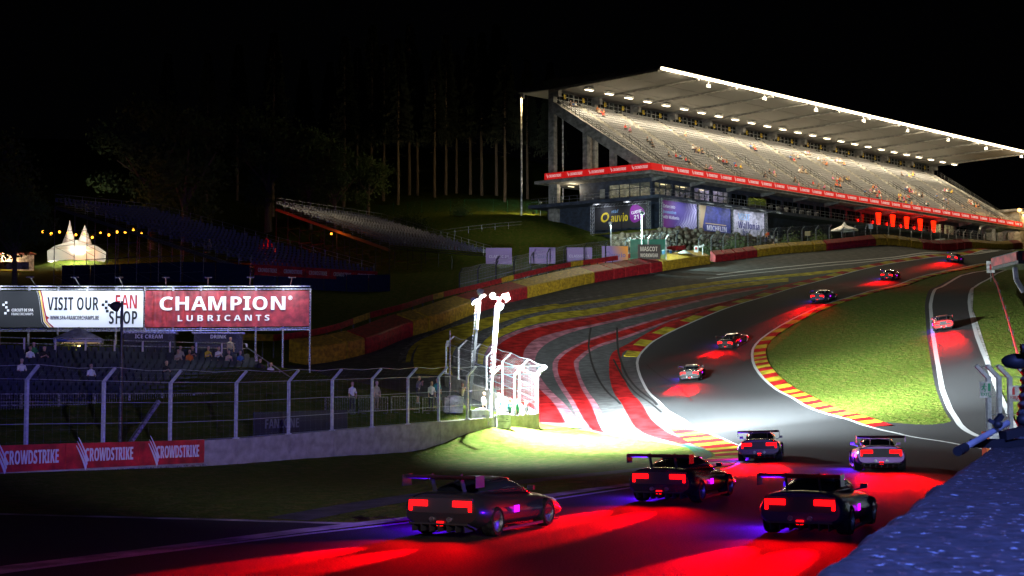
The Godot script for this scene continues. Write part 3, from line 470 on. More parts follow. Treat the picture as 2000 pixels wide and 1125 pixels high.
func setting() -> void:
	# one sheet for the hillside
	var st := MB.new()
	for j in NZ - 1:
		for i in NX - 1:
			var x := X0 + CELL * i; var z := Z0 + CELL * j
			var a := Vector3(x, G[j * NX + i], z); var b := Vector3(x + CELL, G[j * NX + i + 1], z)
			var c := Vector3(x + CELL, G[(j + 1) * NX + i + 1], z + CELL); var d := Vector3(x, G[(j + 1) * NX + i], z + CELL)
			var na := gn(a.x, a.z); var nb := gn(b.x, b.z); var nc := gn(c.x, c.z); var nd := gn(d.x, d.z)
			st.tri_n(a, c, b, na, nc, nb); st.tri_n(a, d, c, na, nd, nc)
	struct("ground", st, M.grass)
	# asphalt
	struct("race_track", drape(pl(L_TRACK), 0.02), M.asphalt)
	struct("runoff_area", drape(pl(L_RUNOFF), 0.012), M.asphalt2)
	struct("pit_lane", drape(pl(L_PIT), 0.026), M.asphalt)
	struct("old_track", drape(pl(L_LEFT_PATCH), 0.014), M.asphalt)
	struct("footpath", drape(pl(L_PATH), 0.01), M.asphalt2)
	struct("concrete_strip", drape(ribbon(pl(L_LEFT_PATCH_LINE), -0.22, 0.22), 0.018), M.concrete_pale)
	struct("concrete_strip", drape(ribbon(pl(L_STRIP), -0.35, 0.35), 0.026), M.concrete_pale)
	# run-off paint, outermost first
	for q in [["yellow_stripe", L_YELLOW_OUTER, "yellow_paint"], ["grey_stripe", L_GREY_BAND, "grey_paint"], ["yellow_stripe", L_YELLOW_INNER, "yellow_paint"], ["pink_stripe", L_PINK_OUTER, "pink_paint"],
			["red_stripe", L_RED_WIDE, "red_paint"], ["pink_stripe", L_PINK_WIDE, "pink_paint"], ["pink_stripe", L_PINK_A, "pink_paint"], ["red_stripe", L_RED_MID, "red_paint"], ["pink_stripe", L_PINK_B, "pink_paint"], ["red_stripe", L_RED_INNER, "red_paint"], ["green_verge", L_GREEN, "green_paint"]]:
		struct(q[0], drape(pl(q[1]), 0.019), M[q[2]])
	for q in [[L_WHITE_A, 0.5], [L_WHITE_B, 0.45], [L_WHITE_C, 0.8]]:
		struct("white_stripe", drape(ribbon(pl(q[0]), -q[1] / 2, q[1] / 2), 0.024), M.grey_paint if q[1] > 0.7 else M.white_paint)
	struct("yellow_stripe", drape(ribbon(pl(L_YELLOW_THIN), -0.4, 0.4), 0.022), M.yellow_paint)
	# edge lines
	struct("edge_line", drape(ribbon(pl(L_LINE_LEFT), -0.12, 0.12), 0.03), M.white_paint)
	struct("edge_line", drape(ribbon(pl(L_LINE_RIGHT), -0.12, 0.12), 0.032), M.white_paint)
	struct("edge_line", drape(ribbon(pl(L_PIT_LINE_LEFT), -0.18, 0.18), 0.034), M.white_paint)
	struct("edge_line", drape(ribbon(pl(L_PIT_RIGHT), -0.05, 0.28), 0.034), M.white_paint)
	# tyre marks left on the asphalt
	rng.seed = 41
	for q in [[pl(L_MARK_A), 0.2], [pl(L_MARK_B), 0.22], [pl(L_MARK_C), 0.2], [pl(L_MARK_D), 0.2], [PackedVector2Array([Vector2(26, -170), Vector2(34, -181), Vector2(46, -205), Vector2(60, -228)]), 0.3]]:
		struct("tyre_mark", drape(ribbon(q[0], -q[1] / 2, q[1] / 2), 0.028), M.rubber)
	# kerbs: one block after the other, alternately yellow and red
	kerb(L_LINE_LEFT, Vector2(1225, 0), "kerb", 0.12, 1.5, 3.6, -1.0, 151.5, 275.0)
	kerb(L_LINE_RIGHT, Vector2.ZERO, "kerb", -1.35, -0.14, 2.1, -1.0, 94.0, 262.0)
	apex_kerb()
func kerb(line: Array, _v: Vector2, called: String, w0: float, w1: float, step: float, _k: float, d0: float, d1: float) -> void:
	var o := Node3D.new()
	o.name = numbered(called)
	add_child(o)
	o.set_meta("kind", "structure")
	var s := along(pl(line), step)
	var n := 0
	for i in s.size() - 1:
		var p: Vector2 = s[i][0]; var q: Vector2 = s[i + 1][0]
		if -p.y < d0 or -p.y > d1: continue
		if line == L_LINE_LEFT and p.x < 12.6 and -p.y < 153: continue
		var a: Vector2 = s[i][1]; var b: Vector2 = s[i + 1][1]
		var sa := Vector2(-a.y, a.x); var sb := Vector2(-b.y, b.x)
		var sgn := -1.0 if line == L_LINE_LEFT else 1.0
		var A := p + sa * w0 * sgn; var B := p + sa * w1 * sgn; var C := q + sb * w1 * sgn; var D := q + sb * w0 * sgn
		var m := MB.new()
		var hi := 0.09; var lo := 0.035
		var r := [on(A.x, A.y, -0.1), on(D.x, D.y, -0.1), on(C.x, C.y, -0.1), on(B.x, B.y, -0.1), on(A.x, A.y, lo), on(D.x, D.y, lo), on(C.x, C.y, hi), on(B.x, B.y, hi)]
		if line != L_LINE_LEFT: r = [r[3], r[2], r[1], r[0], on(B.x, B.y, lo), on(C.x, C.y, lo), on(D.x, D.y, hi), on(A.x, A.y, hi)]
		m.hexa(r)
		part(o, "kerb_block", m, M.yellow_paint if n % 2 == 0 else M.red_paint)
		n += 1
func apex_kerb() -> void:
	var o := Node3D.new()
	o.name = numbered("kerb")
	add_child(o)
	o.set_meta("kind", "structure")
	var poly := pl(L_APEX_KERB)
	var z := -57.0; var i := 0
	while z > -110.0:
		var h := 1.9 + 0.03 * (-57.0 - z)
		for q in Geometry2D.intersect_polygons(poly, PackedVector2Array([Vector2(0, z), Vector2(30, z), Vector2(30, z - h), Vector2(0, z - h)])):
			var m := drape(q, 0.055 + 0.015 * (i % 2))
			if m.v.size(): part(o, "kerb_block", m, M.yellow_paint if i % 2 == 0 else M.red_paint)
		z -= h; i += 1
# ---------- the lit grandstand on the hill; a runs along its front, b into its depth
const SC := Vector3(24.2, 0, -250)
const SU := Vector3(0.705, 0, -0.709)
const SV := Vector3(-0.8, 0, -0.6)
const WARM := Color(1.0, 0.92, 0.76)
func S(a: float, b: float, h: float) -> Vector3:
	return SC + SU * a + SV * b + Vector3(0, h, 0)
func sbox(m: MB, a0: float, a1: float, b0: float, b1: float, h0: float, h1: float) -> void:
	m.hexa([S(a0, b0, h0), S(a1, b0, h0), S(a1, b1, h0), S(a0, b1, h0), S(a0, b0, h1), S(a1, b0, h1), S(a1, b1, h1), S(a0, b1, h1)])
func sb(a0: float, a1: float, b0: float, b1: float, h0: float, h1: float) -> MB:
	var m := MB.new()
	sbox(m, a0, a1, b0, b1, h0, h1)
	return m
func front_xf(p: Vector3) -> Transform3D:
	return Transform3D(Basis(SU, Vector3.UP, SU.cross(Vector3.UP)), p)
func side_xf(p: Vector3) -> Transform3D:
	return Transform3D(Basis(-SV, Vector3.UP, (-SV).cross(Vector3.UP)), p)
func row_h(r: int) -> float: return 39.5 + r * 0.6
func row_b(r: int) -> float: return 1.8 + r * 0.86
func grandstand() -> void:
	var o := thing("grandstand", "large floodlit concrete grandstand with cantilever roof on the hillside", "grandstand")
	M.roof_metal = mat(lin(0.15, 0.15, 0.148), 0.6, 0.1)
	M.roof_top = mat(lin(0.05, 0.06, 0.08), 0.5, 0.2, T.coarse, 0.1)
	M.bay_wall = mat(lin(0.06, 0.075, 0.12), 0.6, 0.0, T.coarse, 0.15)
	M.stand_concrete = mat(lin(0.3, 0.295, 0.28), 0.85, 0.0, T.coarse, 0.15)
	M.step = mat(lin(0.52, 0.5, 0.44), 0.85, 0.0, T.coarse, 0.2)
	var L := 127.5
	# roof: deck above, panels and beams beneath
	var m := MB.new()
	var prof := [[-3.0, 54.85], [-3.0, 55.2], [21.5, 56.5], [28.6, 55.4], [28.6, 54.9], [21.5, 54.78]]
	var le := func(b: float) -> float: return -0.6 - 3.2 * clampf((21.5 - b) / 24.5, 0.0, 1.0)
	var re := func(b: float) -> float: return L - 4.6 * clampf((21.5 - b) / 24.5, 0.0, 1.0)
	for k in prof.size():
		var p = prof[k]; var q = prof[(k + 1) % prof.size()]
		m.quad(S(le.call(p[0]), p[0], p[1]), S(le.call(q[0]), q[0], q[1]), S(re.call(q[0]), q[0], q[1]), S(re.call(p[0]), p[0], p[1]))
	for e in 2:
		for t in [[0, 1, 2], [0, 2, 5], [2, 3, 4], [2, 4, 5]]:
			var w := []
			for x in t: w.append(S(re.call(prof[x][0]) if e else le.call(prof[x][0]), prof[x][0], prof[x][1]))
			if e: m.tri(w[0], w[1], w[2])
			else: m.tri(w[2], w[1], w[0])
	var roof := part(o, "roof", m, M.roof_top)
	var uh := func(b: float) -> float: return 54.85 - 0.003 * (b + 3.0) + maxf(b - 21.5, 0.0) * 0.017
	for k in 12:
		for j in 4:
			var b0 := -2.7 + j * 7.8; var b1 := minf(b0 + 7.66, 28.2)
			var q := MB.new()
			var c0 := (k / 12.0); var c1 := ((k + 1) / 12.0)
			var h0: float = uh.call(b0); var h1: float = uh.call(b1)
			var ring := []
			for up in [-0.14, -0.03]:
				for e in [[c0, b0, h0, 0.2], [c1, b0, h0, -0.2], [c1, b1, h1, -0.2], [c0, b1, h1, 0.2]]:
					ring.append(S(lerpf(le.call(e[1]), re.call(e[1]), e[0]) + e[3], e[1], e[2] + up))
			q.hexa(ring)
			part(roof, "roof_panel", q, M.roof_metal)
	for k in 13:
		var q := MB.new()
		var ring := []
		for up in [[-0.42, -0.5], [-0.16, -0.16]]:
			for e in [[-2.7, -0.17, 0], [-2.7, 0.17, 0], [21.3, 0.17, 1], [21.3, -0.17, 1]]:
				ring.append(S(lerpf(le.call(e[0]), re.call(e[0]), k / 12.0) + e[1], e[0], uh.call(e[0]) + up[e[2]]))
		q.hexa(ring)
		part(roof, "roof_beam", q, M.stand_concrete)
	# bright strip along the roof's front edge
	var strip := glow(WARM, 5.0)
	for k in 15:
		var a := -3.7 + k * 8.43
		var e := part(o, "light_strip", sb(a, a + 8.1, -3.36, -3.06, 54.62, 55.08), strip)
		var l := AreaLight3D.new()
		l.name = "strip_light"; l.light_color = WARM; l.light_energy = 200.0; l.area_size = Vector2(8.0, 0.5); l.area_range = 200.0; l.shadow_enabled = true
		e.add_child(l, true)
		var dir := (SV * 0.55 + Vector3.DOWN).normalized()
		l.transform = Transform3D(Basis.looking_at(dir, SU), S(a + 4.05, -3.2, 54.5)).rotated_local(Vector3.FORWARD, PI / 2)
	# lamps under the roof
	var bulb := glow(WARM, 7.0)
	for k in 25:
		var a := 1.4 + k * 5.19
		var q := sb(a - 0.8, a + 0.8, 14.75, 15.25, 54.03, 54.12)
		var f := part(o, "roof_lamp", sb(a - 0.9, a + 0.9, 14.6, 15.4, 54.12, 54.5), M.white)
		part(f, "lamp_glass", q, bulb)
		spot(f, S(a, 15, 53.9), S(a + 0.1, 14.0, 45.0), WARM, 110.0, 84.0, 0.5, 0.5)
	for k in 8:
		var a := 10.0 + k * 16.0
		var f := part(o, "floodlight", sb(a - 0.35, a + 0.35, -2.4, -2.1, 53.7, 54.2), M.white)
		part(f, "bracket", sb(a - 0.05, a + 0.05, -2.3, -2.2, 54.2, 54.7), M.steel)
	# columns, tall posts behind
	for k in 13:
		var a := k * 10.63
		var c := part(o, "column", sb(a - 0.45, a + 0.45, 20.9, 22.0, 30.0, 54.72), M.stand_concrete)
		part(c, "corbel", sb(a - 0.4, a + 0.4, 19.9, 20.9, 53.4, 54.5), M.stand_concrete)
		if k < 2:
			var q := MB.new()
			q.tube(S(a - 0.2, 28.0, 30.0), S(a - 0.2, 28.0, 54.95), 0.16, 0.16, 10)
			part(o, "post", q, M.white)
	# back wall with dark glazing and yellow block plates
	M.plate = mat(lin(0.6, 0.42, 0.02), 0.6)
	for k in 12:
		for j in 2:
			var a := k * 10.63 + 0.5 + j * 4.85
			var w := part(o, "back_window", sb(a, a + 4.75, 21.5, 21.56, 52.4, 54.5), M.dark_glass)
			var q := MB.new()
			for e in [52.42, 53.1, 53.8, 54.45]: sbox(q, a, a + 4.75, 21.36, 21.48, e, e + 0.07)
			for e in 5: sbox(q, a + e * 1.17, a + e * 1.17 + 0.07, 21.36, 21.48, 52.4, 54.5)
			part(w, "window_frame", q, M.steel)
			var y := part(w, "block_plate", sb(a + 2.05, a + 2.6, 21.2, 21.28, 53.45, 54.2), M.plate)
			part(y, "block_number", text(str(k + 1), 0.45, 0.03), M.black, front_xf(S(a + 2.32, 21.14, 53.85)))
	# seating: steps, seats, aisles, rails
	for r in 22:
		part(o, "seating_step", sb(0.2, L - 0.4, row_b(r), row_b(r) + 0.9 if r < 21 else 21.3, row_h(r) - 0.75, row_h(r)), M.step)
	var seat := MB.new()
	seat.box(Vector3(0, 0.38, 0.02), Vector3(0.42, 0.05, 0.4)); seat.box(Vector3(0, 0.56, -0.2), Vector3(0.42, 0.36, 0.05)); seat.box(Vector3(0, 0.18, -0.05), Vector3(0.1, 0.36, 0.1))
	M.seat_shell = mat(lin(0.2, 0.205, 0.22), 0.45)
	var xfs := []
	for r in 22:
		for i in 250:
			var a := 0.8 + i * 0.5
			var fr := fposmod(a - 4.6, 10.63)
			if fr < 1.6: continue
			xfs.append(front_xf(S(a, row_b(r) + 0.5, row_h(r))))
	many(o, "seat", seat.done(), M.seat_shell, xfs)
	for k in 12:
		var a := 4.6 + k * 10.63 - 0.2
		var q := MB.new()
		for r in 22: sbox(q, a, a + 1.5, row_b(r) + 0.02, row_b(r) + 0.45, row_h(r) + 0.01, row_h(r) + 0.3)
		part(o, "aisle_stair", q, M.concrete_pale)
		var h := MB.new()
		for r in range(1, 11):
			for e in [0.0, 1.7]:
				if (r + k) % 2: continue
				h.bar(S(a - 0.1 + e, row_b(r), row_h(r)), S(a - 0.1 + e, row_b(r), row_h(r) + 1.05), 0.06, 0.06)
		for e in [0.0, 1.7]:
			h.bar(S(a - 0.1 + e, row_b(1), row_h(1) + 1.05), S(a - 0.1 + e, row_b(10), row_h(10) + 1.05), 0.06, 0.06)
			h.bar(S(a - 0.1 + e, row_b(1), row_h(1) + 0.55), S(a - 0.1 + e, row_b(10), row_h(10) + 0.55), 0.05, 0.05)
		part(o, "handrail", h, M.dark_steel)
	# raker beams and end railings
	for e in [-0.35, L + 0.1]:
		var q := MB.new()
		q.hexa([S(e - 0.35, 1.2, 37.9), S(e + 0.35, 1.2, 37.9), S(e + 0.35, 21.0, 50.6), S(e - 0.35, 21.0, 50.6), S(e - 0.35, 1.2, 39.9), S(e + 0.35, 1.2, 39.9), S(e + 0.35, 21.0, 52.6), S(e - 0.35, 21.0, 52.6)])
		part(o, "raker_beam", q, M.stand_concrete)
		var h := MB.new()
		for r in 22: h.bar(S(e, row_b(r), row_h(r) - 0.1), S(e, row_b(r), row_h(r) + 1.1), 0.05, 0.05)
		for hh in [0.4, 0.75, 1.1]: h.bar(S(e, row_b(0), row_h(0) + hh), S(e, row_b(21), row_h(21) + hh), 0.05, 0.05)
		part(o, "end_railing", h, M.dark_steel)
	for q in [[0.0, 8.6], [0.0, 14.0], [5.3, 18.0]]:
		part(o, "column", sb(q[0] - 0.4, q[0] + 0.4, q[1], q[1] + 0.9, 38.6, 39.5 + (q[1] - 2.0) * 0.6), M.stand_concrete)
	# deck slab and red banner fascia
	part(o, "deck_slab", sb(-2.2, L + 1, -0.05, 23.5, 38.2, 38.72), M.stand_concrete)
	M.fascia_text = glow(Color(1.0, 0.85, 0.85), 0.42)  # letters get an added glow like their panels
	M.fascia_text.albedo_color = Color(0.8, 0.7, 0.7)
	M.fascia_red = glow(Color(1.0, 0.03, 0.04), 0.36) # own glow added to the red panels, evenly bright on both faces
	M.fascia_red.albedo_color = lin(0.55, 0.02, 0.02)
	for k in 32:
		var f := part(o, "banner_panel", sb(0.0 + k * 3.95, 3.93 + k * 3.95, -0.14, -0.06, 38.78, 39.9), M.fascia_red)
		lettering(f, "CROWDSTRIKE", front_xf(S(2.25 + k * 3.95, -0.16, 39.33)), 2.45, 0.46, M.fascia_text)
		part(f, "emblem", swoosh(0.6), M.fascia_text, front_xf(S(0.65 + k * 3.95, -0.17, 39.36)))
	for k in 5:
		var f := part(o, "banner_panel", sb(-2.3, -2.22, 3.9 + (k - 1) * 4.35, 8.23 + (k - 1) * 4.35, 38.78, 39.9) if k else sb(-2.3, -2.22, -0.06, 3.88, 38.78, 39.9), M.fascia_red)
		var b := 6.0 + (k - 1) * 4.35 if k else 1.8
		lettering(f, "CROWDSTRIKE", side_xf(S(-2.33, b, 39.33)), 2.55, 0.46, M.fascia_text)
		part(f, "emblem", swoosh(0.6), M.fascia_text, side_xf(S(-2.33, b + 1.6, 39.36)))
	part(o, "banner_panel", sb(-2.28, 0.0, -0.14, -0.06, 38.78, 39.9), M.fascia_red)
	for k in 13: # brackets beneath the deck
		var a := 2.0 + k * 10.2
		var q := MB.new()
		q.hexa([S(a - 0.2, 0.0, 37.95), S(a + 0.2, 0.0, 37.95), S(a + 0.2, 2.9, 37.5), S(a - 0.2, 2.9, 37.5), S(a - 0.2, 0.0, 38.18), S(a + 0.2, 0.0, 38.18), S(a + 0.2, 2.9, 38.18), S(a - 0.2, 2.9, 38.18)])
		part(o, "deck_bracket", q, M.stand_concrete)
	# storey below: balcony, front wall with window bays
	part(o, "balcony_slab", sb(-3.2, 113.0, -2.2, 24.0, 33.95, 34.5), M.bay_wall)
	var rail := MB.new()
	for hh in [0.5, 1.05]:
		rail.bar(S(-3.0, -2.05, 34.5 + hh), S(112.8, -2.05, 34.5 + hh), 0.05, 0.06)
		rail.bar(S(-3.0, -2.05, 34.5 + hh), S(-3.0, 23.5, 34.5 + hh), 0.05, 0.06)
	for i in 76: rail.bar(S(-3.0 + i * 1.544, -2.05, 34.5), S(-3.0 + i * 1.544, -2.05, 35.55), 0.05, 0.05)
	for i in 16: rail.bar(S(-3.0, -2.05 + i * 1.6, 34.5), S(-3.0, -2.05 + i * 1.6, 35.55), 0.05, 0.05)
	part(o, "balcony_railing", rail, M.steel)
	part(o, "front_wall", sb(2.0, 113.0, 3.0, 3.3, 37.45, 38.18), M.bay_wall)
	part(o, "back_wall", sb(2.3, 113.0, 12.0, 12.3, 34.52, 38.18), M.white)
	part(o, "end_wall", sb(112.7, 113.0, 3.3, 12.0, 34.52, 38.18), M.bay_wall)
	var lamp_room := glow(Color(1.0, 0.93, 0.7), 2.2)
	for k in 21:
		var a := 2.0 + k * 5.28
		part(o, "pier", sb(a, a + 0.62, 2.9, 3.3, 34.52, 37.44), M.bay_wall)
		if k == 20: continue
		var red := k >= 12 and k <= 16
		var lit := k < 4 or k == 17 or k == 18
		var w := part(o, "window", sb(a + 0.62, a + 5.26, 3.1, 3.13, 34.7, 37.43), M.glass if lit else M.dark_glass)
		var q := MB.new()
		sbox(q, a + 0.62, a + 5.26, 3.0, 3.16, 34.52, 34.72)
		if k < 4: sbox(q, a + 0.62, a + 5.26, 3.02, 3.15, 36.6, 36.72)
		for e in [0.62, 2.15, 3.68, 5.2]: sbox(q, a + e, a + e + 0.08, 3.02, 3.15, 34.7, 37.43)
		part(w, "window_frame", q, M.navy)
		if k % 5 == 4 or k == 12: part(o, "partition_wall", sb(a - 0.1, a + 0.1, 3.35, 11.95, 34.52, 38.18), M.white)
		if lit:
			var f := part(o, "room_lamp", sb(a + 2.0, a + 3.4, 6.5, 6.8, 37.95, 38.05), lamp_room)
			omni(f, S(a + 2.7, 6.6, 37.7), Color(1.0, 0.93, 0.66) if k != 3 else Color(0.75, 0.7, 1.0), 5.5, 0.3)
			part(o, "counter", sb(a + 1.0, a + 3.6, 8.0, 8.7, 34.52, 35.5 + 0.3 * (k % 3)), mat(lin(0.2, 0.12, 0.07), 0.7))
		if red:
			var heat := glow(Color(1.0, 0.12, 0.02), 3.2)
			var t := MB.new()
			t.hexa([S(a + 3.3, 1.0, 34.7), S(a + 3.75, 1.0, 34.7), S(a + 3.75, 1.35, 34.7), S(a + 3.3, 1.35, 34.7), S(a + 3.0, 0.9, 37.5), S(a + 4.05, 0.9, 37.5), S(a + 4.05, 1.45, 37.5), S(a + 3.0, 1.45, 37.5)])
			var f := part(o, "heater_lamp", t, heat)
			omni(f, S(a + 3.5, 0.7, 36.4), Color(1.0, 0.03, 0.01), 16.0, 0.3)
	# end face beside the camera: wall, window, door
	part(o, "end_wall", sb(2.0, 2.3, 11.6, 17.2, 34.52, 38.18), M.bay_wall)
	part(o, "end_wall", sb(2.0, 2.3, 3.3, 11.6, 37.45, 38.18), M.bay_wall)
	part(o, "end_wall", sb(2.0, 2.3, 17.2, 17.5, 34.52, 38.18), M.bay_wall)
	part(o, "door", sb(1.94, 1.99, 12.3, 13.3, 34.55, 36.9), M.concrete_pale)
	var ew := part(o, "window", sb(2.1, 2.13, 3.3, 11.6, 34.7, 37.43), M.glass)
	var ef := MB.new()
	sbox(ef, 2.0, 2.2, 3.3, 11.6, 34.52, 34.72); sbox(ef, 2.02, 2.18, 3.3, 11.6, 36.6, 36.7)
	for e in 5: sbox(ef, 2.02, 2.18, 3.3 + e * 2.04, 3.42 + e * 2.04, 34.7, 37.43)
	part(ew, "window_frame", ef, M.navy)
	part(o, "floor", sb(2.3, 112.7, 3.3, 12.0, 34.505, 34.53), M.stand_concrete)
	for q in [[0.2, 20.4], [116.0, 3.2], [121.0, 3.2], [126.0, 3.2], [116.0, 10.0], [121.0, 10.0]]:
		part(o, "column", sb(q[0] - 0.4, q[0] + 0.4, q[1], q[1] + 0.8, 31.0, 38.19), M.stand_concrete)
	var sl := part(o, "stair_lamp", sb(0.6, 2.0, 18.6, 18.8, 37.7, 37.8), lamp_room)
	omni(sl, S(1.2, 18.4, 37.4), WARM, 9.0, 0.2)
	var bk := part(o, "added_understand_lamp", sb(8.0, 8.6, 13.0, 13.2, 43.2, 43.3), lamp_room)  # added lamp, brightens the inner columns and the seating underside
	omni(bk, S(7.4, 13.0, 42.9), WARM, 26.0, 0.2)
	var pa := part(o, "added_post_lamp", sb(-1.4, -1.0, 26.6, 27.0, 53.6, 54.4), M.white)  # added lamp under the roof, aimed at the bank and tree stems
	spot(pa, S(-1.2, 26.8, 53.4), Vector3(-16.0, 38.0, -292.0), Color(1.0, 0.87, 0.6), 70.0, 66.0, 0.8, 0.2)
	var ul := part(o, "added_post_uplight", sb(0.9, 1.1, 26.4, 26.6, 33.6, 33.8), M.black)  # added upward spot to brighten the tall white post
	spot(ul, S(0.9, 26.4, 34.0), S(-0.3, 27.8, 48.0), WARM, 130.0, 24.0, 0.8, 0.1)
	var rl := part(o, "passage_lamp", sb(116.5, 118.0, 6.0, 6.3, 37.8, 37.92), lamp_room)
	omni(rl, S(117.3, 6.1, 37.5), WARM, 16.0, 0.2)
	# plinth
	part(o, "lower_wall", sb(0.5, 113.0, 2.0, 23.0, 27.0, 33.94), M.navy)
	# terrace furniture: high tables as parts the photograph shows along the rail
	for k in 7:
		var t := MB.new()
		var p := S(30.0 + k * 2.4, -0.6, 34.5)
		t.tube(p + Vector3(0, 0.95, 0), p + Vector3(0, 1.0, 0), 0.42, 0.42, 12)
		var q := MB.new()
		for e in 4: q.bar(p + Vector3(0.3 * cos(e * PI / 2 + 0.4), 0, 0.3 * sin(e * PI / 2 + 0.4)), p + Vector3(0.3 * cos(e * PI / 2 + 0.4), 0.95, 0.3 * sin(e * PI / 2 + 0.4)), 0.05, 0.05)
		var w := thing("bar_table", "pale round high table on the balcony, %s from the hedge" % ["first", "second", "third", "fourth", "fifth", "sixth", "seventh"][k], "table", Vector3.ZERO, 0, "high tables along the balcony")
		part(w, "table_top", t, M.white); part(w, "leg_frame", q, M.white)
	# lamp arms under the balcony edge that light the banners
	for k in 6:
		var f := part(o, "banner_lamp", sb(0.5 + k * 4.9, 2.3 + k * 4.9, -5.1, -4.95, 33.5, 33.62), M.white)
		part(f, "lamp_arm", sb(1.35 + k * 4.9, 1.45 + k * 4.9, -5.0, -2.2, 33.84, 33.9), M.steel)
		spot(f, S(1.4 + k * 4.9, -5.1, 33.4), S(1.4 + k * 4.9, -2.4, 30.8), Color(0.9, 0.92, 1.0), 20.0, 70.0, 1.0, 0.5)
	for k in 2:
		var f := part(o, "banner_lamp", sb(-3.3, -3.1, 3.0 + k * 6.0, 4.5 + k * 6.0, 33.6, 33.75), M.white)
		spot(f, S(-3.7, 3.8 + k * 6.0, 33.5), S(-1.3, 3.8 + k * 6.0, 31.2), Color(0.9, 0.92, 1.0), 12.0, 66.0, 1.0, 0.5)
	# clipped hedge on the balcony
	rng.seed = 77
	var hd := MB.new()
	for i in 2600:
		var p := S(23.5 + rng.randf() * 3.6, -1.7 + rng.randf() * 1.3, 34.9 + rng.randf() * 1.35)
		leaf_face(hd, p, 0.13)
	var hw := thing("hedge", "clipped yellow green hedge in a planter on the balcony", "hedge")
	part(hw, "foliage", hd, mat(lin(0.16, 0.2, 0.02), 0.8)); part(hw, "planter", sb(23.4, 27.2, -1.75, -0.35, 34.51, 35.0), M.dark_steel)
	banners()
func leaf_face(m: MB, p: Vector3, s: float) -> void:
	var a := Vector3(rng.randfn(), rng.randfn(), rng.randfn()).normalized()
	var b := a.cross(Vector3(rng.randfn(), rng.randfn(), rng.randfn()).normalized()).normalized()
	m.tri(p - a * s, p + b * s * 0.6, p + a * s); m.tri(p - a * s, p + a * s, p - b * s * 0.6)
func swoosh(s: float) -> ArrayMesh: # three curved feather strokes
	var m := MB.new()
	for k in 3:
		var prev_a := Vector3.ZERO; var prev_b := Vector3.ZERO
		for i in 6:
			var t := i / 5.0
			var c := Vector3(-0.45 + 0.62 * t + k * 0.06, 0.42 - 0.75 * t - 0.25 * t * t + k * 0.17, 0.0) * s
			var w := 0.07 * s * (0.25 + t * 0.9) * (1.0 if k == 0 else 0.8)
			var pa := c + Vector3(0.5, 0.85, 0) * w; var pb := c - Vector3(0.5, 0.85, 0) * w
			if i > 0: m.hexa([prev_b, pb, pb - Vector3(0, 0, 0.01), prev_b - Vector3(0, 0, 0.01), prev_a, pa, pa - Vector3(0, 0, 0.01), prev_a - Vector3(0, 0, 0.01)])
			prev_a = pa; prev_b = pb
	return m.done()
func truss(m: MB, a: Vector3, b: Vector3, w: float, side: Vector3) -> void:
	var d := b - a
	var n := maxi(2, int(d.length() / (w * 1.3)))
	var up := side.cross(d.normalized()).normalized() * w / 2
	var s := side.normalized() * w / 2
	for e in [s + up, s - up, -s + up, -s - up]: m.bar(a + e, b + e, 0.05, 0.05)
	for i in n:
		var p := a + d * (float(i) / n); var q := a + d * (float(i + 1) / n)
		m.bar(p + s + up, q + s - up, 0.03, 0.03); m.bar(p - s - up, q - s + up, 0.03, 0.03)
		m.bar(p + s + up, q - s + up, 0.03, 0.03); m.bar(p - s - up, q + s - up, 0.03, 0.03)
func panel(parent: Node, called: String, xf: Transform3D, w: float, h: float, m: Material, th := 0.05) -> MeshInstance3D:
	var q := MB.new()
	q.box(Vector3(0, 0, -th / 2), Vector3(w, h, th))
	return part(parent, called, q, m, xf)
func shift(xf: Transform3D, x: float, y: float, z: float) -> Transform3D:
	return Transform3D(xf.basis, xf * Vector3(x, y, z))
func poly_print(pts: Array, th := 0.012) -> MB:
	var m := MB.new()
	var p := PackedVector2Array(pts)
	var ix := Geometry2D.triangulate_polygon(p)
	for k in range(0, ix.size(), 3):
		var a := p[ix[k]]; var b := p[ix[k + 1]]; var c := p[ix[k + 2]]
		if (b - a).cross(c - a) < 0.0:
			var t := b; b = c; c = t
		m.tri(Vector3(a.x, a.y, th), Vector3(b.x, b.y, th), Vector3(c.x, c.y, th))
	for i in p.size():
		var a := p[i]; var b := p[(i + 1) % p.size()]
		m.quad(Vector3(a.x, a.y, 0), Vector3(b.x, b.y, 0), Vector3(b.x, b.y, th), Vector3(a.x, a.y, th))
	return m
func ring_print(r: Vector2, w: float, t0: float, t1: float, tilt: float) -> MB:
	var pts := []
	for i in 21:
		var t := lerpf(t0, t1, i / 20.0)
		pts.append((Vector2(cos(t) * r.x, sin(t) * r.y)).rotated(tilt))
	for i in 21:
		var t := lerpf(t1, t0, i / 20.0)
		pts.append((Vector2(cos(t) * (r.x - w), sin(t) * (r.y - w * 0.7))).rotated(tilt))
	return poly_print(pts)
func blob(r: float) -> Array: # rounded plectrum outline
	var pts := []
	for i in 28:
		var t := TAU * i / 28.0
		pts.append(Vector2(cos(t), sin(t)) * r * (1.0 + 0.1 * cos(3.0 * t + 0.2)))
	return pts
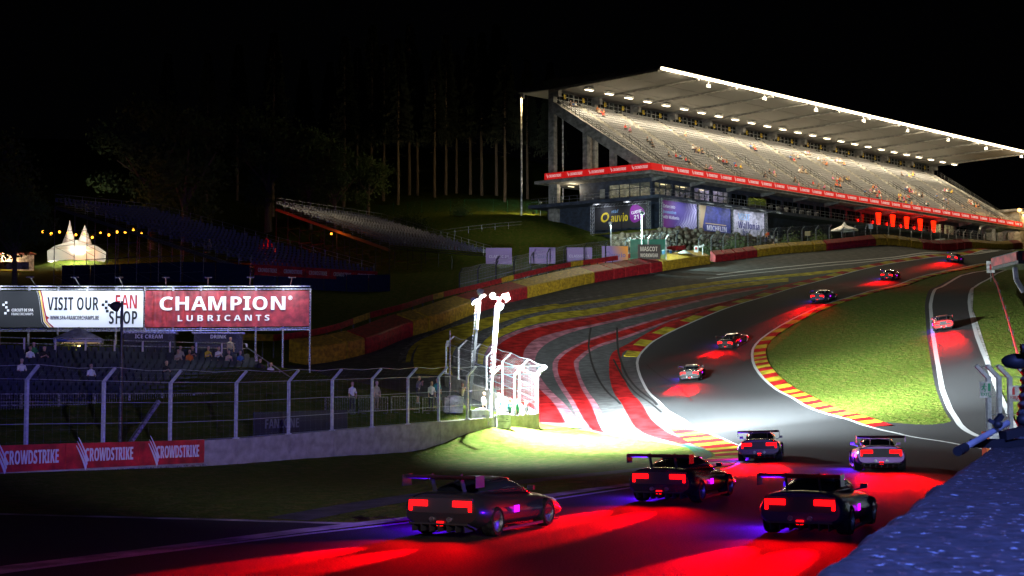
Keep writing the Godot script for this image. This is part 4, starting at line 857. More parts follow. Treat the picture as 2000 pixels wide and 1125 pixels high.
func banners() -> void:
	M.plum = mat(lin(0.19, 0.012, 0.22), 0.6)
	M.brand_yellow = mat(lin(0.62, 0.46, 0.01), 0.6)
	M.violet = mat(lin(0.11, 0.06, 0.25), 0.6, 0.0, T.coarse, 0.2)
	M.royal = mat(lin(0.06, 0.075, 0.3), 0.6, 0.0, T.coarse, 0.2)
	M.sky_ink = mat(lin(0.2, 0.42, 0.72), 0.6)
	M.ink = mat(lin(0.03, 0.03, 0.14), 0.6)
	M.tan = mat(lin(0.42, 0.32, 0.17), 0.6)
	M.banner_white = mat(lin(0.55, 0.54, 0.62), 0.6, 0.0, T.coarse, 0.2)
	M.letter_dim = mat(lin(0.55, 0.55, 0.66), 0.6)
	# black banner on the end face
	var o := thing("banner", "black banner with yellow ring logo and plum badge under the balcony corner", "banner", Vector3.ZERO, 0, "banners hung below the balcony")
	var xf := side_xf(S(-1.3, 6.6, 31.75))
	part(o, "banner_sheet", panel_mesh(10.4, 4.3), M.black, xf)
	part(o, "ring_logo", ring_print(Vector2(0.9, 0.72), 0.36, 0.0, TAU * 0.98, 0.75), M.brand_yellow, shift(xf, -3.1, -0.1, 0.01))
	lettering(o, "auvio", shift(xf, -0.25, -0.35, 0.02), 3.3, 1.3, M.brand_yellow)
	lettering(o, "rtbf", shift(xf, -1.15, 0.75, 0.02), 1.3, 0.5, M.sky_ink)
	var bd := part(o, "badge", poly_print(blob(1.45)), M.plum, shift(xf, 3.1, 0.15, 0.01))
	lettering(bd, "CLASSIC", Transform3D(Basis(Vector3.BACK, 0.12), Vector3(0, 0.25, 0.03)), 2.0, 0.5, M.lettering)
	part(bd, "lettering", text("21", 0.7), M.lettering, Transform3D(Basis(Vector3.BACK, 0.1), Vector3(0, -0.6, 0.03)))
	var tr := MB.new()
	for b in [1.1, 12.1]: truss(tr, S(-1.5, b, 28.6), S(-1.5, b, 33.8), 0.45, SV)
	truss(tr, S(-1.5, 1.1, 33.6), S(-1.5, 12.1, 33.6), 0.45, Vector3.UP)
	part(o, "truss", tr, M.steel)
	# three banners along the front
	var sq := [[-2.6, 6.3], [6.9, 15.6], [16.4, 25.3]]
	for k in 3:
		var w: float = sq[k][1] - sq[k][0]
		var c := (sq[k][0] as float) + w / 2
		var fx := front_xf(S(c, -2.4, 31.35))
		var t := thing("banner", ["violet banner with a warped chequered flag print under the balcony", "royal blue banner with tan slanted edge and pale capitals", "white banner with blue lettering at the end of the banner row"][k], "banner", Vector3.ZERO, 0, "banners hung below the balcony")
		if k == 0:
			var im := Image.create(256, 128, false, Image.FORMAT_RGB8)
			for y in 128:
				for x in 256:
					var u := x / 255.0; var v := y / 127.0
					var col := Color(0.50, 0.15, 0.50).lerp(Color(0.27, 0.22, 0.48), clampf(u * 2.2, 0.0, 1.0))
					var edge := 0.66 - 0.25 * v + 0.1 * sin(v * 5.0)
					if u > edge:
						var cu := int(floor((u + 0.09 * sin(v * 6.0)) * 26.0)); var cv := int(floor((v + 0.12 * u) * 17.0))
						if (cu + cv) % 2 == 0: col = col.lerp(Color(0.75, 0.74, 0.85), clampf((u - edge) * 4.0, 0.25, 1.0))
					im.set_pixel(x, y, col)
			var pm := StandardMaterial3D.new()
			pm.albedo_texture = ImageTexture.create_from_image(im); pm.roughness = 0.6
			var q := MB.new()
			q.quad_uv(Vector3(-w / 2, -2.25, 0), Vector3(w / 2, -2.25, 0), Vector3(w / 2, 2.25, 0), Vector3(-w / 2, 2.25, 0))
			part(t, "banner_print", q, pm, fx)
			part(t, "banner_sheet", panel_mesh(w, 4.5), M.violet, shift(fx, 0, 0, -0.01))
			part(t, "lettering", text("Drive into", 0.5, 0.02, false), M.letter_dim, shift(fx, -w / 2 + 1.75, 1.3, 0.02))
			part(t, "lettering", text("innovation", 0.5, 0.02, false), M.sky_ink, shift(fx, -w / 2 + 1.85, 0.4, 0.02))
			part(t, "lettering", text("with Wallonia", 0.5, 0.02, false), M.letter_dim, shift(fx, -w / 2 + 2.2, -0.45, 0.02))
		elif k == 1:
			part(t, "banner_sheet", panel_mesh(w, 4.5), M.royal, fx)
			part(t, "tan_edge", poly_print([Vector2(-w / 2, -2.25), Vector2(-w / 2 + 0.75, -2.25), Vector2(-w / 2 + 2.0, 2.25), Vector2(-w / 2, 2.25)]), M.tan, shift(fx, 0, 0, 0.005))
			part(t, "tan_line", poly_print([Vector2(-2.6, -0.75), Vector2(3.1, -0.75), Vector2(3.1, -0.6), Vector2(-2.6, -0.6)]), M.tan, shift(fx, 0, 0, 0.005))
			lettering(t, "MICHELIN", shift(fx, 0.5, -1.4, 0.02), 5.4, 0.85, M.letter_dim)
		else:
			part(t, "banner_sheet", panel_mesh(w, 4.5), M.banner_white, fx)
			lettering(t, "VISIT", shift(fx, -1.4, 1.15, 0.02), 3.4, 1.1, M.sky_ink, false)
			lettering(t, "Wallonia", shift(fx, 0.0, -0.25, 0.02), 6.2, 1.15, M.ink)
			part(t, "lettering", text(".be", 1.0), M.ink, shift(fx, -1.3, -1.5, 0.02))
		var tq := MB.new()
		truss(tq, S(sq[k][1] + 0.3, -2.5, 28.7), S(sq[k][1] + 0.3, -2.5, 33.9), 0.4, SU)
		if k == 0: truss(tq, S(-3.0, -2.5, 28.7), S(-3.0, -2.5, 33.9), 0.4, SU)
		truss(tq, S(sq[k][0], -2.5, 33.8), S(sq[k][1], -2.5, 33.8), 0.3, Vector3.UP)
		part(t, "truss", tq, M.steel)
	# rubble retaining wall below the banners, its terrace behind
	var wl := thing("rubble_wall", "rough rubble stone retaining wall below the grandstand banners", "wall")
	rng.seed = 21
	var mats := [M.stone_a, M.stone_b, M.stone_c]
	var top := func(a: float) -> float: return lerpf(26.6, 28.8, clampf((a + 19.0) / 15.0, 0.0, 1.0))
	var base := MB.new(); var terr := MB.new()
	var a := -20.0
	while a < 60.0:
		var p0 := S(a, -6.0, 0); var p1 := S(a + 2.0, -6.0, 0)
		var t0: float = top.call(a); var t1: float = top.call(a + 2.0)
		base.quad(Vector3(p0.x, H(p0.x, p0.z) - 1, p0.z), Vector3(p1.x, H(p1.x, p1.z) - 1, p1.z), p1 + Vector3(0, t1, 0), p0 + Vector3(0, t0, 0))
		terr.quad(S(a, -6.0, t0), S(a + 2.0, -6.0, t1), S(a + 2.0, 3.0, t1 + 0.1), S(a, 3.0, t0 + 0.1))
		a += 2.0
	part(wl, "mortar", base, M.stone_b)
	part(wl, "terrace", terr, M.grass)
	var cnt := 0
	for r in 9:
		var x := -19.5 + rng.randf()
		while x < 59.0 and cnt < 298:
			var w := rng.randf_range(0.8, 2.1)
			var yy := 23.2 + r * 0.7 + rng.randf_range(-0.15, 0.15)
			var c := S(x + w / 2, -6.05, yy)
			if yy > H(c.x, c.z) - 0.2 and yy < (top.call(x) as float) and (x < 24.0 or rng.randf() < 0.4):
				var q := MB.new()
				q.ball(Vector3.ZERO, Vector3(w / 2 * 0.98, rng.randf_range(0.3, 0.46), rng.randf_range(0.2, 0.4)), 7, 4)
				part(wl, "stone", q, mats[rng.randi() % 3], front_xf(c) * Transform3D(Basis(Vector3.BACK, rng.randf_range(-0.35, 0.35)), Vector3.ZERO))
				cnt += 1
			x += w + 0.04
func panel_mesh(w: float, h: float, th := 0.06) -> MB:
	var q := MB.new()
	q.box(Vector3(0, 0, -th / 2), Vector3(w, h, th))
	return q
# ---------- barriers, fences, masts and the small things beside the track
func barrier(line: Array, cuts: Array, first: int, h0: float, h1: float, depth: float, label: String) -> Node3D:
	var o := thing("tyre_barrier", label, "barrier", Vector3.ZERO, 0, "padded barriers round the run-off")
	var p := pl(line)
	var s := along(p, 0.25)
	var n := s.size()
	var colour := first
	for k in cuts.size() - 1:
		var i0 := int(cuts[k] / 0.25); var i1 := mini(int(cuts[k + 1] / 0.25), n - 1)
		var m: Material = M.tec_yellow if colour % 2 == 0 else M.tec_red
		var mods := maxi(1, int(round((cuts[k + 1] - cuts[k]) / 2.9)))
		for j in mods:
			var a := i0 + (i1 - i0) * j / mods; var b := i0 + (i1 - i0) * (j + 1) / mods
			if b <= a + 1: continue
			var q := MB.new()
			var rings := []
			for i in range(a, b + 1, 2):
				var d: Vector2 = s[i][1]; var c: Vector2 = s[i][0]
				if i == a: c += d * 0.03
				var nn := Vector2(d.y, -d.x)
				var h := lerpf(h0, h1, float(i) / n)
				var ring := []
				for e in [[0.0, -0.2], [0.0, 0.1], [-0.05, h * 0.5], [0.0, h - 0.12], [0.1, h], [depth, h + 0.5], [depth + 0.02, -0.3]]:
					var w: Vector2 = c + nn * e[0]
					ring.append(on(w.x, w.y, 0) + Vector3(0, e[1], 0))
				rings.append(ring)
			for r in rings.size() - 1:
				for e in 6:
					q.quad(rings[r][e], rings[r + 1][e], rings[r + 1][e + 1], rings[r][e + 1])
			for e in range(1, 6):
				q.tri(rings[0][0], rings[0][e], rings[0][e + 1])
				q.tri(rings[-1][0], rings[-1][e + 1], rings[-1][e])
			part(o, "barrier_block", q, m)
		colour += 1
	return o
func back_rail(line: Array, off: float, y0: float, y1: float) -> void:
	var o := thing("guard_rail", "thin red guard rail with yellow pieces above the padded barrier", "rail")
	var s := along(pl(line), 3.0)
	for i in s.size() - 1:
		var a: Vector2 = s[i][0] + Vector2(s[i][1].y, -s[i][1].x) * off; var b: Vector2 = s[i + 1][0] + Vector2(s[i + 1][1].y, -s[i + 1][1].x) * off
		var q := MB.new()
		q.hexa([on(a.x, a.y, y0), on(b.x, b.y, y0), on(b.x, b.y - 0.15, y0), on(a.x, a.y - 0.15, y0), on(a.x, a.y, y1), on(b.x, b.y, y1), on(b.x, b.y - 0.15, y1), on(a.x, a.y - 0.15, y1)])
		part(o, "rail_section", q, M.tec_yellow if i % 6 == 1 or i < 2 else M.tec_red)
		var t := MB.new()
		t.bar(on(a.x, a.y - 0.2, -0.2), on(a.x, a.y - 0.2, y1 - 0.05), 0.12, 0.12)
		part(o, "rail_post", t, M.dark_steel)
func catch_fence(label: String, base: Array, inward: Vector3, h: float, kink: float, m_post: Material, step := 0.25, thick := 0.007, group := "debris fences") -> Node3D:
	var o := thing("catch_fence", label, "fence", Vector3.ZERO, 0, group)
	var k := inward.normalized() * kink * 0.72 + Vector3(0, kink * 0.7, 0)
	for p in base:
		var q := MB.new()
		q.bar(p, p + Vector3(0, h, 0), 0.13, 0.13, inward)
		q.bar(p + Vector3(0, h - 0.03, 0), p + Vector3(0, h - 0.03, 0) + k, 0.11, 0.11, inward)
		q.box(p + Vector3(0, 0.02, 0), Vector3(0.3, 0.04, 0.3))
		part(o, "post", q, m_post)
	for i in base.size() - 1:
		var a: Vector3 = base[i]; var b: Vector3 = base[i + 1]
		var q := MB.new()
		var y := 0.15
		while y < h:
			q.bar(a + Vector3(0, y, 0), b + Vector3(0, y, 0), thick, thick); y += step
		var w := a.distance_to(b); var x := step
		while x < w:
			var c := a.lerp(b, x / w)
			q.bar(c, c + Vector3(0, h, 0), thick, thick); q.bar(c + Vector3(0, h, 0), c + Vector3(0, h, 0) + k, thick, thick); x += step
		for e in [0.33, 0.66]: q.bar(a + Vector3(0, h, 0) + k * e, b + Vector3(0, h, 0) + k * e, thick, thick)
		var c := q
		for e in [0.05, h * 0.33, h * 0.66, h]: c.bar(a + Vector3(0, e, 0) + inward.normalized() * 0.08, b + Vector3(0, e, 0) + inward.normalized() * 0.08, 0.022, 0.022)
		var sag := (a + b) / 2 + Vector3(0, h - 0.1, 0) + k
		c.bar(a + Vector3(0, h, 0) + k, sag, 0.022, 0.022); c.bar(sag, b + Vector3(0, h, 0) + k, 0.022, 0.022)
		part(o, "wire_panel", c, M.wire)
	return o
const FT := [-0.065, 0.028, 0.121, 0.212, 0.313, 0.403, 0.485, 0.567, 0.647, 0.721, 0.795, 0.864, 0.93, 1.0]
func wall_at(t: float, up := 0.0) -> Vector3:
	var x := -20.55 + 22.31 * t; var z := -62.0 - 44.0 * t
	return Vector3(x, wall_y(t) + up, z)
func wall_y(t: float) -> float: # ground line at the foot of the wall
	return lerpf(-0.12, -0.3, clampf(t / 0.26, 0.0, 1.0)) if t < 0.26 else lerpf(-0.3, 0.44, (t - 0.26) / 0.74)
func trackside() -> void:
	barrier(L_BARRIER_NEAR, [6.0, 15.5, 25.8, 40.6, 55.7, 73.6, 89.8, 102.2], 0, 1.75, 1.35, 2.4, "long padded barrier in yellow and red sections curving up the run-off")
	barrier(L_BARRIER_FAR, [1.7, 12.7, 28.7, 40.6, 53.5, 70.7, 91.6, 102.3], 1, 1.15, 1.25, 0.9, "padded barrier in red and orange sections below the uphill fence")
	back_rail(L_BARRIER_NEAR, 4.6, 1.7, 2.35)
	# concrete wall with panels, and the catch fence on it
	var w := thing("concrete_wall", "stained concrete panel wall at the foot of the wire catch fence", "wall")
	var tr := (wall_at(1.0) - wall_at(0.0)).normalized(); var side := Vector3(-tr.z, 0, tr.x)
	if side.x < 0: side = -side
	for i in FT.size() - 1:
		var a := wall_at(FT[i]); var b := wall_at(FT[i + 1]) - tr * 0.03
		var q := MB.new()
		var th := side * 0.14
		q.hexa([a - Vector3(0, 0.4, 0) + th, b - Vector3(0, 0.4, 0) + th, b - Vector3(0, 0.4, 0) - th, a - Vector3(0, 0.4, 0) - th, a + Vector3(0, 1.2, 0) + th, b + Vector3(0, 1.2, 0) + th, b + Vector3(0, 1.2, 0) - th, a + Vector3(0, 1.2, 0) - th])
		part(w, "wall_panel", q, M.concrete)
	var eb := MB.new()
	var e0 := wall_at(1.0); var e1 := Vector3(-5.7, H(-5.7, -133), -133)
	for i in 6:
		var a := e0.lerp(e1, i / 6.0); var b := e0.lerp(e1, (i + 1) / 6.0)
		a.y = maxf(H(a.x, a.z), 0.3) if i else e0.y; b.y = maxf(H(b.x, b.z), 0.3)
		var n := Vector3(0.12, 0, 0.04)
		var q := MB.new()
		q.hexa([a - Vector3(0, 0.5, 0) + n, b - Vector3(0, 0.5, 0) + n, b - Vector3(0, 0.5, 0) - n, a - Vector3(0, 0.5, 0) - n, a + Vector3(0, 1.2, 0) + n, b + Vector3(0, 1.1, 0) + n, b + Vector3(0, 1.1, 0) - n, a + Vector3(0, 1.2, 0) - n])
		part(w, "wall_panel", q, M.concrete)
	# red advertising banner on the wall's near end
	var bn := thing("wall_banner", "red advertising banner with grey capitals strapped to the concrete wall", "banner")
	M.wall_letter = mat(lin(0.55, 0.56, 0.58), 0.6)
	for k in 4:
		var t0 := -0.118 + k * 0.094; var t1 := t0 + 0.0935
		var a := wall_at(t0) + side * 0.2; var b := wall_at(t1) + side * 0.2
		var q := MB.new()
		var th := side * 0.03
		q.hexa([a + Vector3(0, 0.2, 0) + th, b + Vector3(0, 0.2, 0) + th, b + Vector3(0, 0.2, 0) - th, a + Vector3(0, 0.2, 0) - th, a + Vector3(0, 1.28, 0) + th, b + Vector3(0, 1.28, 0) + th, b + Vector3(0, 1.28, 0) - th, a + Vector3(0, 1.28, 0) - th])
		part(bn, "banner_sheet", q, M.sign_red)
		var d := (b - a).normalized(); var c := a.lerp(b, 0.58) + Vector3(0, 0.76, 0) + side * 0.045
		var xf := Transform3D(Basis(d, Vector3.UP, d.cross(Vector3.UP)), c)
		lettering(bn, "CROWDSTRIKE", xf, 3.05, 0.56, M.wall_letter)
		part(bn, "emblem", swoosh(1.0), M.wall_letter, shift(xf, -1.62, 0.0, 0.0))
	var lo := MB.new()
	lo.bar(wall_at(-0.1, 0.06) + side * 0.22, wall_at(0.262, 0.06) + side * 0.22, 0.06, 0.14)
	part(bn, "bottom_rail", lo, M.steel)
	var posts := []
	for t in FT: posts.append(wall_at(t, 1.2))
	catch_fence("tall galvanised catch fence on the concrete wall beside the grass", posts, side, 2.75, 0.85, M.zinc, 0.5, 0.002)
	var ret := []
	for i in 7:
		var a := e0.lerp(e1, i / 6.0)
		a.y = (maxf(H(a.x, a.z), 0.3) + 1.1) if i else e0.y + 1.2
		ret.append(a)
	catch_fence("floodlit return leg of the catch fence turning back from the corner", ret, Vector3(0.96, 0, -0.26), 2.6, 0.95, M.steel, 0.4, 0.003)
	# diagonal strut and street lamp behind the fence
	var st := MB.new()
	st.bar(wall_at(0.165, 0.9) - side * 0.6, wall_at(0.205, 3.1) - side * 0.4, 0.16, 0.16)
	single("fence_strut", st, M.steel, "sloping grey steel strut bracing the catch fence behind the red banner", "strut")
	var sl := thing("street_lamp", "unlit black street lamp on a thin pole before the white billboard", "street lamp", Vector3(-18.3, 0.4, -72))
	var q0 := MB.new()
	q0.tube(Vector3(0, 0, 0), Vector3(0, 7.1, 0), 0.1, 0.06, 10)
	part(sl, "pole", q0, M.dark_steel)
	var hd := MB.new()
	hd.lathe([Vector2(0.02, -0.28), Vector2(0.2, -0.1), Vector2(0.3, 0.08), Vector2(0.16, 0.2), Vector2(0.02, 0.24)], 12, Transform3D(Basis(Vector3.BACK, 0.25), Vector3(-0.3, 6.85, 0)))
	part(sl, "lamp_head", hd, M.black)
	floodlight_masts()
	hillside_things()
func lamp_head(parent: Node, at: Vector3, to: Vector3, on_: bool, e: float, angle: float, col: Color, r := 0.22) -> void:
	var d := (to - at).normalized()
	var b := Basis.looking_at(d, Vector3.UP)
	var xf := Transform3D(b * Basis(Vector3.RIGHT, -PI / 2), at) # lathe axis along the beam
	var q := MB.new()
	q.lathe([Vector2(0.02, -0.32), Vector2(r * 0.5, -0.3), Vector2(r * 0.8, -0.16), Vector2(r, 0.0), Vector2(r + 0.02, 0.03)], 14, xf)
	var hsg := part(parent, "lamp_housing", q, M.white)
	var g := MB.new()
	g.lathe([Vector2(0.0, 0.0), Vector2(r * 0.96, 0.0)], 14, xf)
	part(hsg, "lamp_glass", g, glow(col, 30.0) if on_ else M.dark_glass)
	if on_: spot(hsg, at + d * 0.08, to, col, e, angle, 0.9, 0.2)
func floodlight_masts() -> void:
	M.mast = mat(lin(0.09, 0.095, 0.1), 0.6, 0.2)
	var cool := Color(0.93, 0.98, 1.0)
	var o := thing("floodlight_mast", "telescopic lighting mast with two blazing lamps inside the fence corner", "floodlight", Vector3.ZERO, 0, "mobile lighting masts")
	var o2 := thing("floodlight_mast", "telescopic lighting mast with lamps turned to the track inside the fence corner", "floodlight", Vector3.ZERO, 0, "mobile lighting masts")
	for q in [[o, Vector3(-2.89, 1.2, -100), Vector3(-2.07, 9.3, -100)], [o2, Vector3(-1.51, 1.2, -101), Vector3(-0.84, 9.2, -101)]]:
		var a: Vector3 = q[1]; var b: Vector3 = q[2]
		for k in 4:
			var m := MB.new()
			var w := 0.22 - k * 0.03
			m.bar(a.lerp(b, k * 0.25), a.lerp(b, (k + 1) * 0.25 + (0.0 if k == 3 else 0.03)), w, w)
			part(q[0], "mast_section", m, M.mast)
			var m2 := MB.new()
			m2.bar(a.lerp(b, k * 0.25 + 0.24), a.lerp(b, k * 0.25 + 0.25), w + 0.06, w + 0.06)
			part(q[0], "collar", m2, M.steel)
		var cb := MB.new()
		for k in 26: cb.ball(a.lerp(b, 0.3 + k * 0.026) + Vector3(-0.2, 0, 0.05), Vector3(0.05, 0.06, 0.05), 6, 3)
		part(q[0], "coiled_cable", cb, M.black)
		var tr := MB.new()
		tr.box(a + Vector3(0, -0.55, 0), Vector3(1.5, 0.7, 1.1)); tr.bar(a + Vector3(-1.2, -0.8, 0.6), a + Vector3(1.2, -0.8, 0.6), 0.1, 0.1)
		part(q[0], "trailer", tr, M.white)
	var arm := MB.new()
	arm.bar(Vector3(-2.5, 9.25, -100), Vector3(-1.75, 9.45, -100), 0.07, 0.07)
	part(o, "cross_arm", arm, M.black)
	var arm2 := MB.new()
	arm2.bar(Vector3(-1.35, 9.3, -101), Vector3(-0.3, 9.35, -101), 0.08, 0.08); arm2.path([Vector3(-0.5, 9.3, -101), Vector3(-0.3, 9.6, -101), Vector3(-0.15, 9.3, -101), Vector3(-0.4, 9.0, -101)], 0.02)
	part(o2, "cross_arm", arm2, M.black)
	lamp_head(o, Vector3(-2.0, 9.6, -99.8), Vector3(10.0, 0.6, -104), true, 12000.0, 62.0, cool, 0.26)
	lamp_head(o, Vector3(-2.42, 9.0, -99.8), Vector3(5.5, 0.4, -96), true, 2200.0, 60.0, cool, 0.26)
	lamp_head(o2, Vector3(-0.78, 8.75, -100.9), Vector3(8.5, 0.8, -112), true, 6500.0, 58.0, cool, 0.25)
	lamp_head(o2, Vector3(-0.35, 9.4, -100.9), Vector3(32, 3.5, -122), true, 16000.0, 40.0, cool, 0.22)
	lamp_head(o2, Vector3(-1.25, 9.45, -101.1), Vector3(11, 16.5, -200), true, 8000.0, 13.0, cool, 0.2)  # added lamp head, brightens the fence banners and barrier uphill
	# equipment beside the masts
	for q in [[-3.9, -101.2, 1.25, 0.95, "white equipment case under a sheet beside the first lighting mast"], [-2.1, -99.4, 1.15, 0.9, "white metal cabinet between the two lighting masts"], [-0.6, -100.2, 0.9, 0.8, "small white box near the fence corner"]]:
		var c := thing("equipment_case", q[4], "case", on(q[0], q[1]), 0.2)
		var m := MB.new()
		m.box(Vector3(0, (q[3] as float) / 2, 0), Vector3(q[2], q[3], 0.8))
		part(c, "body", m, M.white)
		var l := MB.new()
		l.box(Vector3(0, (q[3] as float) + 0.05, 0), Vector3((q[2] as float) + 0.06, 0.1, 0.86)); l.ball(Vector3(0.1, (q[3] as float) + 0.1, 0), Vector3((q[2] as float) * 0.4, 0.14, 0.32), 9, 4)
		part(c, "cover", l, M.white)
		var s := MB.new()
		s.box(Vector3(0, (q[3] as float) * 0.55, 0.405), Vector3((q[2] as float) * 0.8, 0.02, 0.01)); s.box(Vector3(0.2, (q[3] as float) * 0.7, 0.41), Vector3(0.16, 0.04, 0.02))
		part(c, "drawer_seam", s, M.dark_steel)
	var pq := thing("sign_pole", "thin pale pole with small white box rising behind the catch fence", "pole", on(-4.2, -104))
	var pm := MB.new()
	pm.tube(Vector3.ZERO, Vector3(0.0, 7.3 - H(-4.2, -104) , 0), 0.06, 0.05, 8)
	part(pq, "pole", pm, M.steel)
	var pb := MB.new()
	pb.box(Vector3(-0.16, 6.4 - H(-4.2, -104), 0), Vector3(0.16, 0.42, 0.1))
	part(pq, "sign_box", pb, M.white)
func hillside_things() -> void:
	# debris fence along the uphill barrier: tall near part, lower far part
	var s := along(pl(L_BARRIER_FAR), 3.1)
	var tall := []; var low := []
	for i in s.size():
		var d: Vector2 = s[i][1]; var p: Vector2 = s[i][0] + Vector2(d.y, -d.x) * 1.9
		if i * 3.1 < 33.0: tall.append(on(p.x, p.y, 0))
		else: low.append(on(p.x, p.y, 0))
	var inw := Vector3(0.6, 0, 0.8)
	catch_fence("tall debris fence above the red and yellow padded barrier uphill", tall, inw, 3.5, 0.8, M.steel, 0.4, 0.008)
	catch_fence("lower debris fence running uphill past the white gazebo", low, inw, 2.9, 0.7, M.steel, 0.4, 0.008)
	var nb := along(pl(L_BARRIER_NEAR), 4.4)
	var dark := []
	for i in nb.size():
		var d: Vector2 = nb[i][1]; var p: Vector2 = nb[i][0] + Vector2(d.y, -d.x) * 5.6
		if i * 4.4 > 44.0: dark.append(on(p.x, p.y, 0))
	catch_fence("dark catch fence behind the barrier carrying four lilac banners", dark, inw, 4.0, 0.8, M.dark_steel, 0.4, 0.008)
	# lilac banners and the workwear board
	M.lilac = mat(lin(0.36, 0.27, 0.47), 0.65, 0.0, T.coarse, 0.2)
	M.lilac_ink = mat(lin(0.16, 0.13, 0.3), 0.65)
	M.lilac_pale = mat(lin(0.47, 0.4, 0.6), 0.65)
	var spots := [[-1.9, 22.4, -222.0, 0], [4.4, 22.47, -222.0, 1], [9.73, 22.47, -222.0, 0], [14.86, 22.57, -221.0, 1]]
	for i in 4:
		var q = spots[i]
		var o := thing("fence_banner", ["lilac banner with faint lettering hung lowest on the dark fence", "lilac banner with ring logo beside the lowest banner", "lilac banner with faint lettering between two ring logo banners", "lilac and orange banner with ring logo near the small floodlight"][i], "banner", Vector3(q[0], q[1], q[2]), 0.05, "lilac banners on the dark fence")
		var im := Image.create(64, 32, false, Image.FORMAT_RGB8)
		for y in 32:
			for x in 64:
				var c := Color(0.55, 0.45, 0.66)
				if i == 3: c = c.lerp(Color(0.95, 0.6, 0.2), clampf((x - 26) / 40.0 + (16 - y) / 70.0, 0.0, 1.0))
				im.set_pixel(x, y, c)
		var pm := StandardMaterial3D.new()
		pm.albedo_texture = ImageTexture.create_from_image(im); pm.roughness = 0.65
		var f := MB.new()
		f.quad_uv(Vector3(-1.9, -1.18, 0.01), Vector3(1.9, -1.18, 0.01), Vector3(1.9, 1.18, 0.01), Vector3(-1.9, 1.18, 0.01))
		part(o, "banner_print", f, pm)
		part(o, "banner_sheet", panel_mesh(3.8, 2.36, 0.03), M.lilac)
		if q[3] == 1:
			part(o, "ring_logo", ring_print(Vector2(0.45, 0.36), 0.17, 0.0, TAU * 0.98, 0.75), M.lilac_ink, Transform3D(Basis.IDENTITY, Vector3(-1.05, 0, 0.02)))
			part(o, "lettering", text("auvio", 0.62), M.lilac_ink, Transform3D(Basis.IDENTITY, Vector3(0.45, -0.15, 0.03)))
		else:
			part(o, "lettering", text("CLASSIC 21", 0.4), M.lilac_pale, Transform3D(Basis.IDENTITY, Vector3(0, -0.1, 0.03)))
	var mo := thing("sign_board", "dark brown board with cream capitals on the green fence net", "sign", Vector3(19.8, 22.9, -221), 0.05)
	part(mo, "board", panel_mesh(3.3, 2.15), mat(lin(0.05, 0.035, 0.025), 0.6))
	var cream := mat(lin(0.7, 0.62, 0.48), 0.6)
	lettering(mo, "MASCOT", Transform3D(Basis.IDENTITY, Vector3(-0.05, 0.42, 0.03)), 2.5, 0.66, cream)
	lettering(mo, "WORKWEAR", Transform3D(Basis.IDENTITY, Vector3(0, -0.5, 0.03)), 2.6, 0.52, cream)
	# green wind net behind the board
	var net := thing("wind_net", "green net stretched between white posts behind the brown board", "net")
	M.net = mat(Color(0.12, 0.45, 0.36, 0.75), 0.9)
	M.net.transparency = BaseMaterial3D.TRANSPARENCY_ALPHA
	for i in 2:
		var a := on(17.2 + i * 2.6, -222.6, 0); var b := on(17.2 + (i + 1) * 2.6, -222.6, 0)
		var q := MB.new()
		q.quad(a, b, Vector3(b.x, 24.9, b.z), Vector3(a.x, 24.9, a.z))
		part(net, "net_panel", q, M.net)
		var p := MB.new()
		p.bar(b + Vector3(0, 0, 0.12), Vector3(b.x, 25.0, b.z + 0.12), 0.16, 0.16); p.bar(Vector3(b.x, 25.0, b.z + 0.12), Vector3(b.x + 0.35, 25.5, b.z + 0.5), 0.14, 0.14)
		part(net, "post", p, M.white)
	# orange safety netting
	var sn := MB.new()
	for i in 8: sn.quad(on(11.5 + i, -223.4, 0.1), on(12.5 + i, -223.4, 0.1), on(12.5 + i, -223.4, 1.15), on(11.5 + i, -223.4, 1.15))
	single("safety_netting", sn, mat(lin(0.7, 0.09, 0.02), 0.7), "orange plastic safety netting behind the padded barrier", "netting")
	# small floodlights
	for q in [[Vector3(14.47, 0, -224.2), 27.1, true, "thin lamp post with a lit white lamp beside the lilac banners"], [Vector3(19.25, 0, -226.5), 28.9, false, "taller unlit lamp post behind the brown board"]]:
		var b: Vector3 = q[0]
		var o := thing("lamp_post", q[3], "lamp post", Vector3.ZERO, 0, "thin lamp posts on the slope")
		var p := MB.new()
		p.tube(on(b.x, b.z), Vector3(b.x, q[1], b.z), 0.13, 0.1, 8)
		part(o, "pole", p, M.white)
		lamp_head(o, Vector3(b.x, (q[1] as float) + 0.25, b.z + 0.15), Vector3(b.x + 8.0, 23.0, b.z - 4.0) if q[2] else Vector3(b.x, 20, b.z + 8), q[2], 900.0, 72.0, Color(0.85, 1.0, 0.97), 0.34)
		var pb := MB.new()
		pb.box(on(b.x, b.z, 0.6) + Vector3(0.5, 0, 0.3), Vector3(0.6, 1.2, 0.5))
		part(o, "power_box", pb, M.dark_steel)
	# portable toilet, small tent, camera pole, sign
	var wc := thing("portable_toilet", "blue and white portable toilet under the rubble wall", "toilet", on(22.9, -226.5), 0.3)
	var m := MB.new(); m.box(Vector3(0, 1.1, 0), Vector3(1.1, 2.2, 1.1)); part(wc, "cabin", m, mat(lin(0.04, 0.12, 0.35), 0.5))
	m = MB.new(); m.box(Vector3(-0.1, 1.05, 0.56), Vector3(0.7, 1.9, 0.04)); part(wc, "door", m, M.white)
	m = MB.new(); m.box(Vector3(0, 2.26, 0), Vector3(1.2, 0.12, 1.2)); m.ball(Vector3(0, 2.3, 0), Vector3(0.55, 0.14, 0.55), 10, 4); part(wc, "roof", m, M.white)
	var um := thing("parasol", "small pale parasol beside the portable toilet", "parasol", on(25.6, -227.5))
	m = MB.new(); m.lathe([Vector2(0.02, 2.25), Vector2(0.7, 1.95), Vector2(1.35, 1.6)], 10, Transform3D.IDENTITY); part(um, "canopy", m, M.concrete_pale)
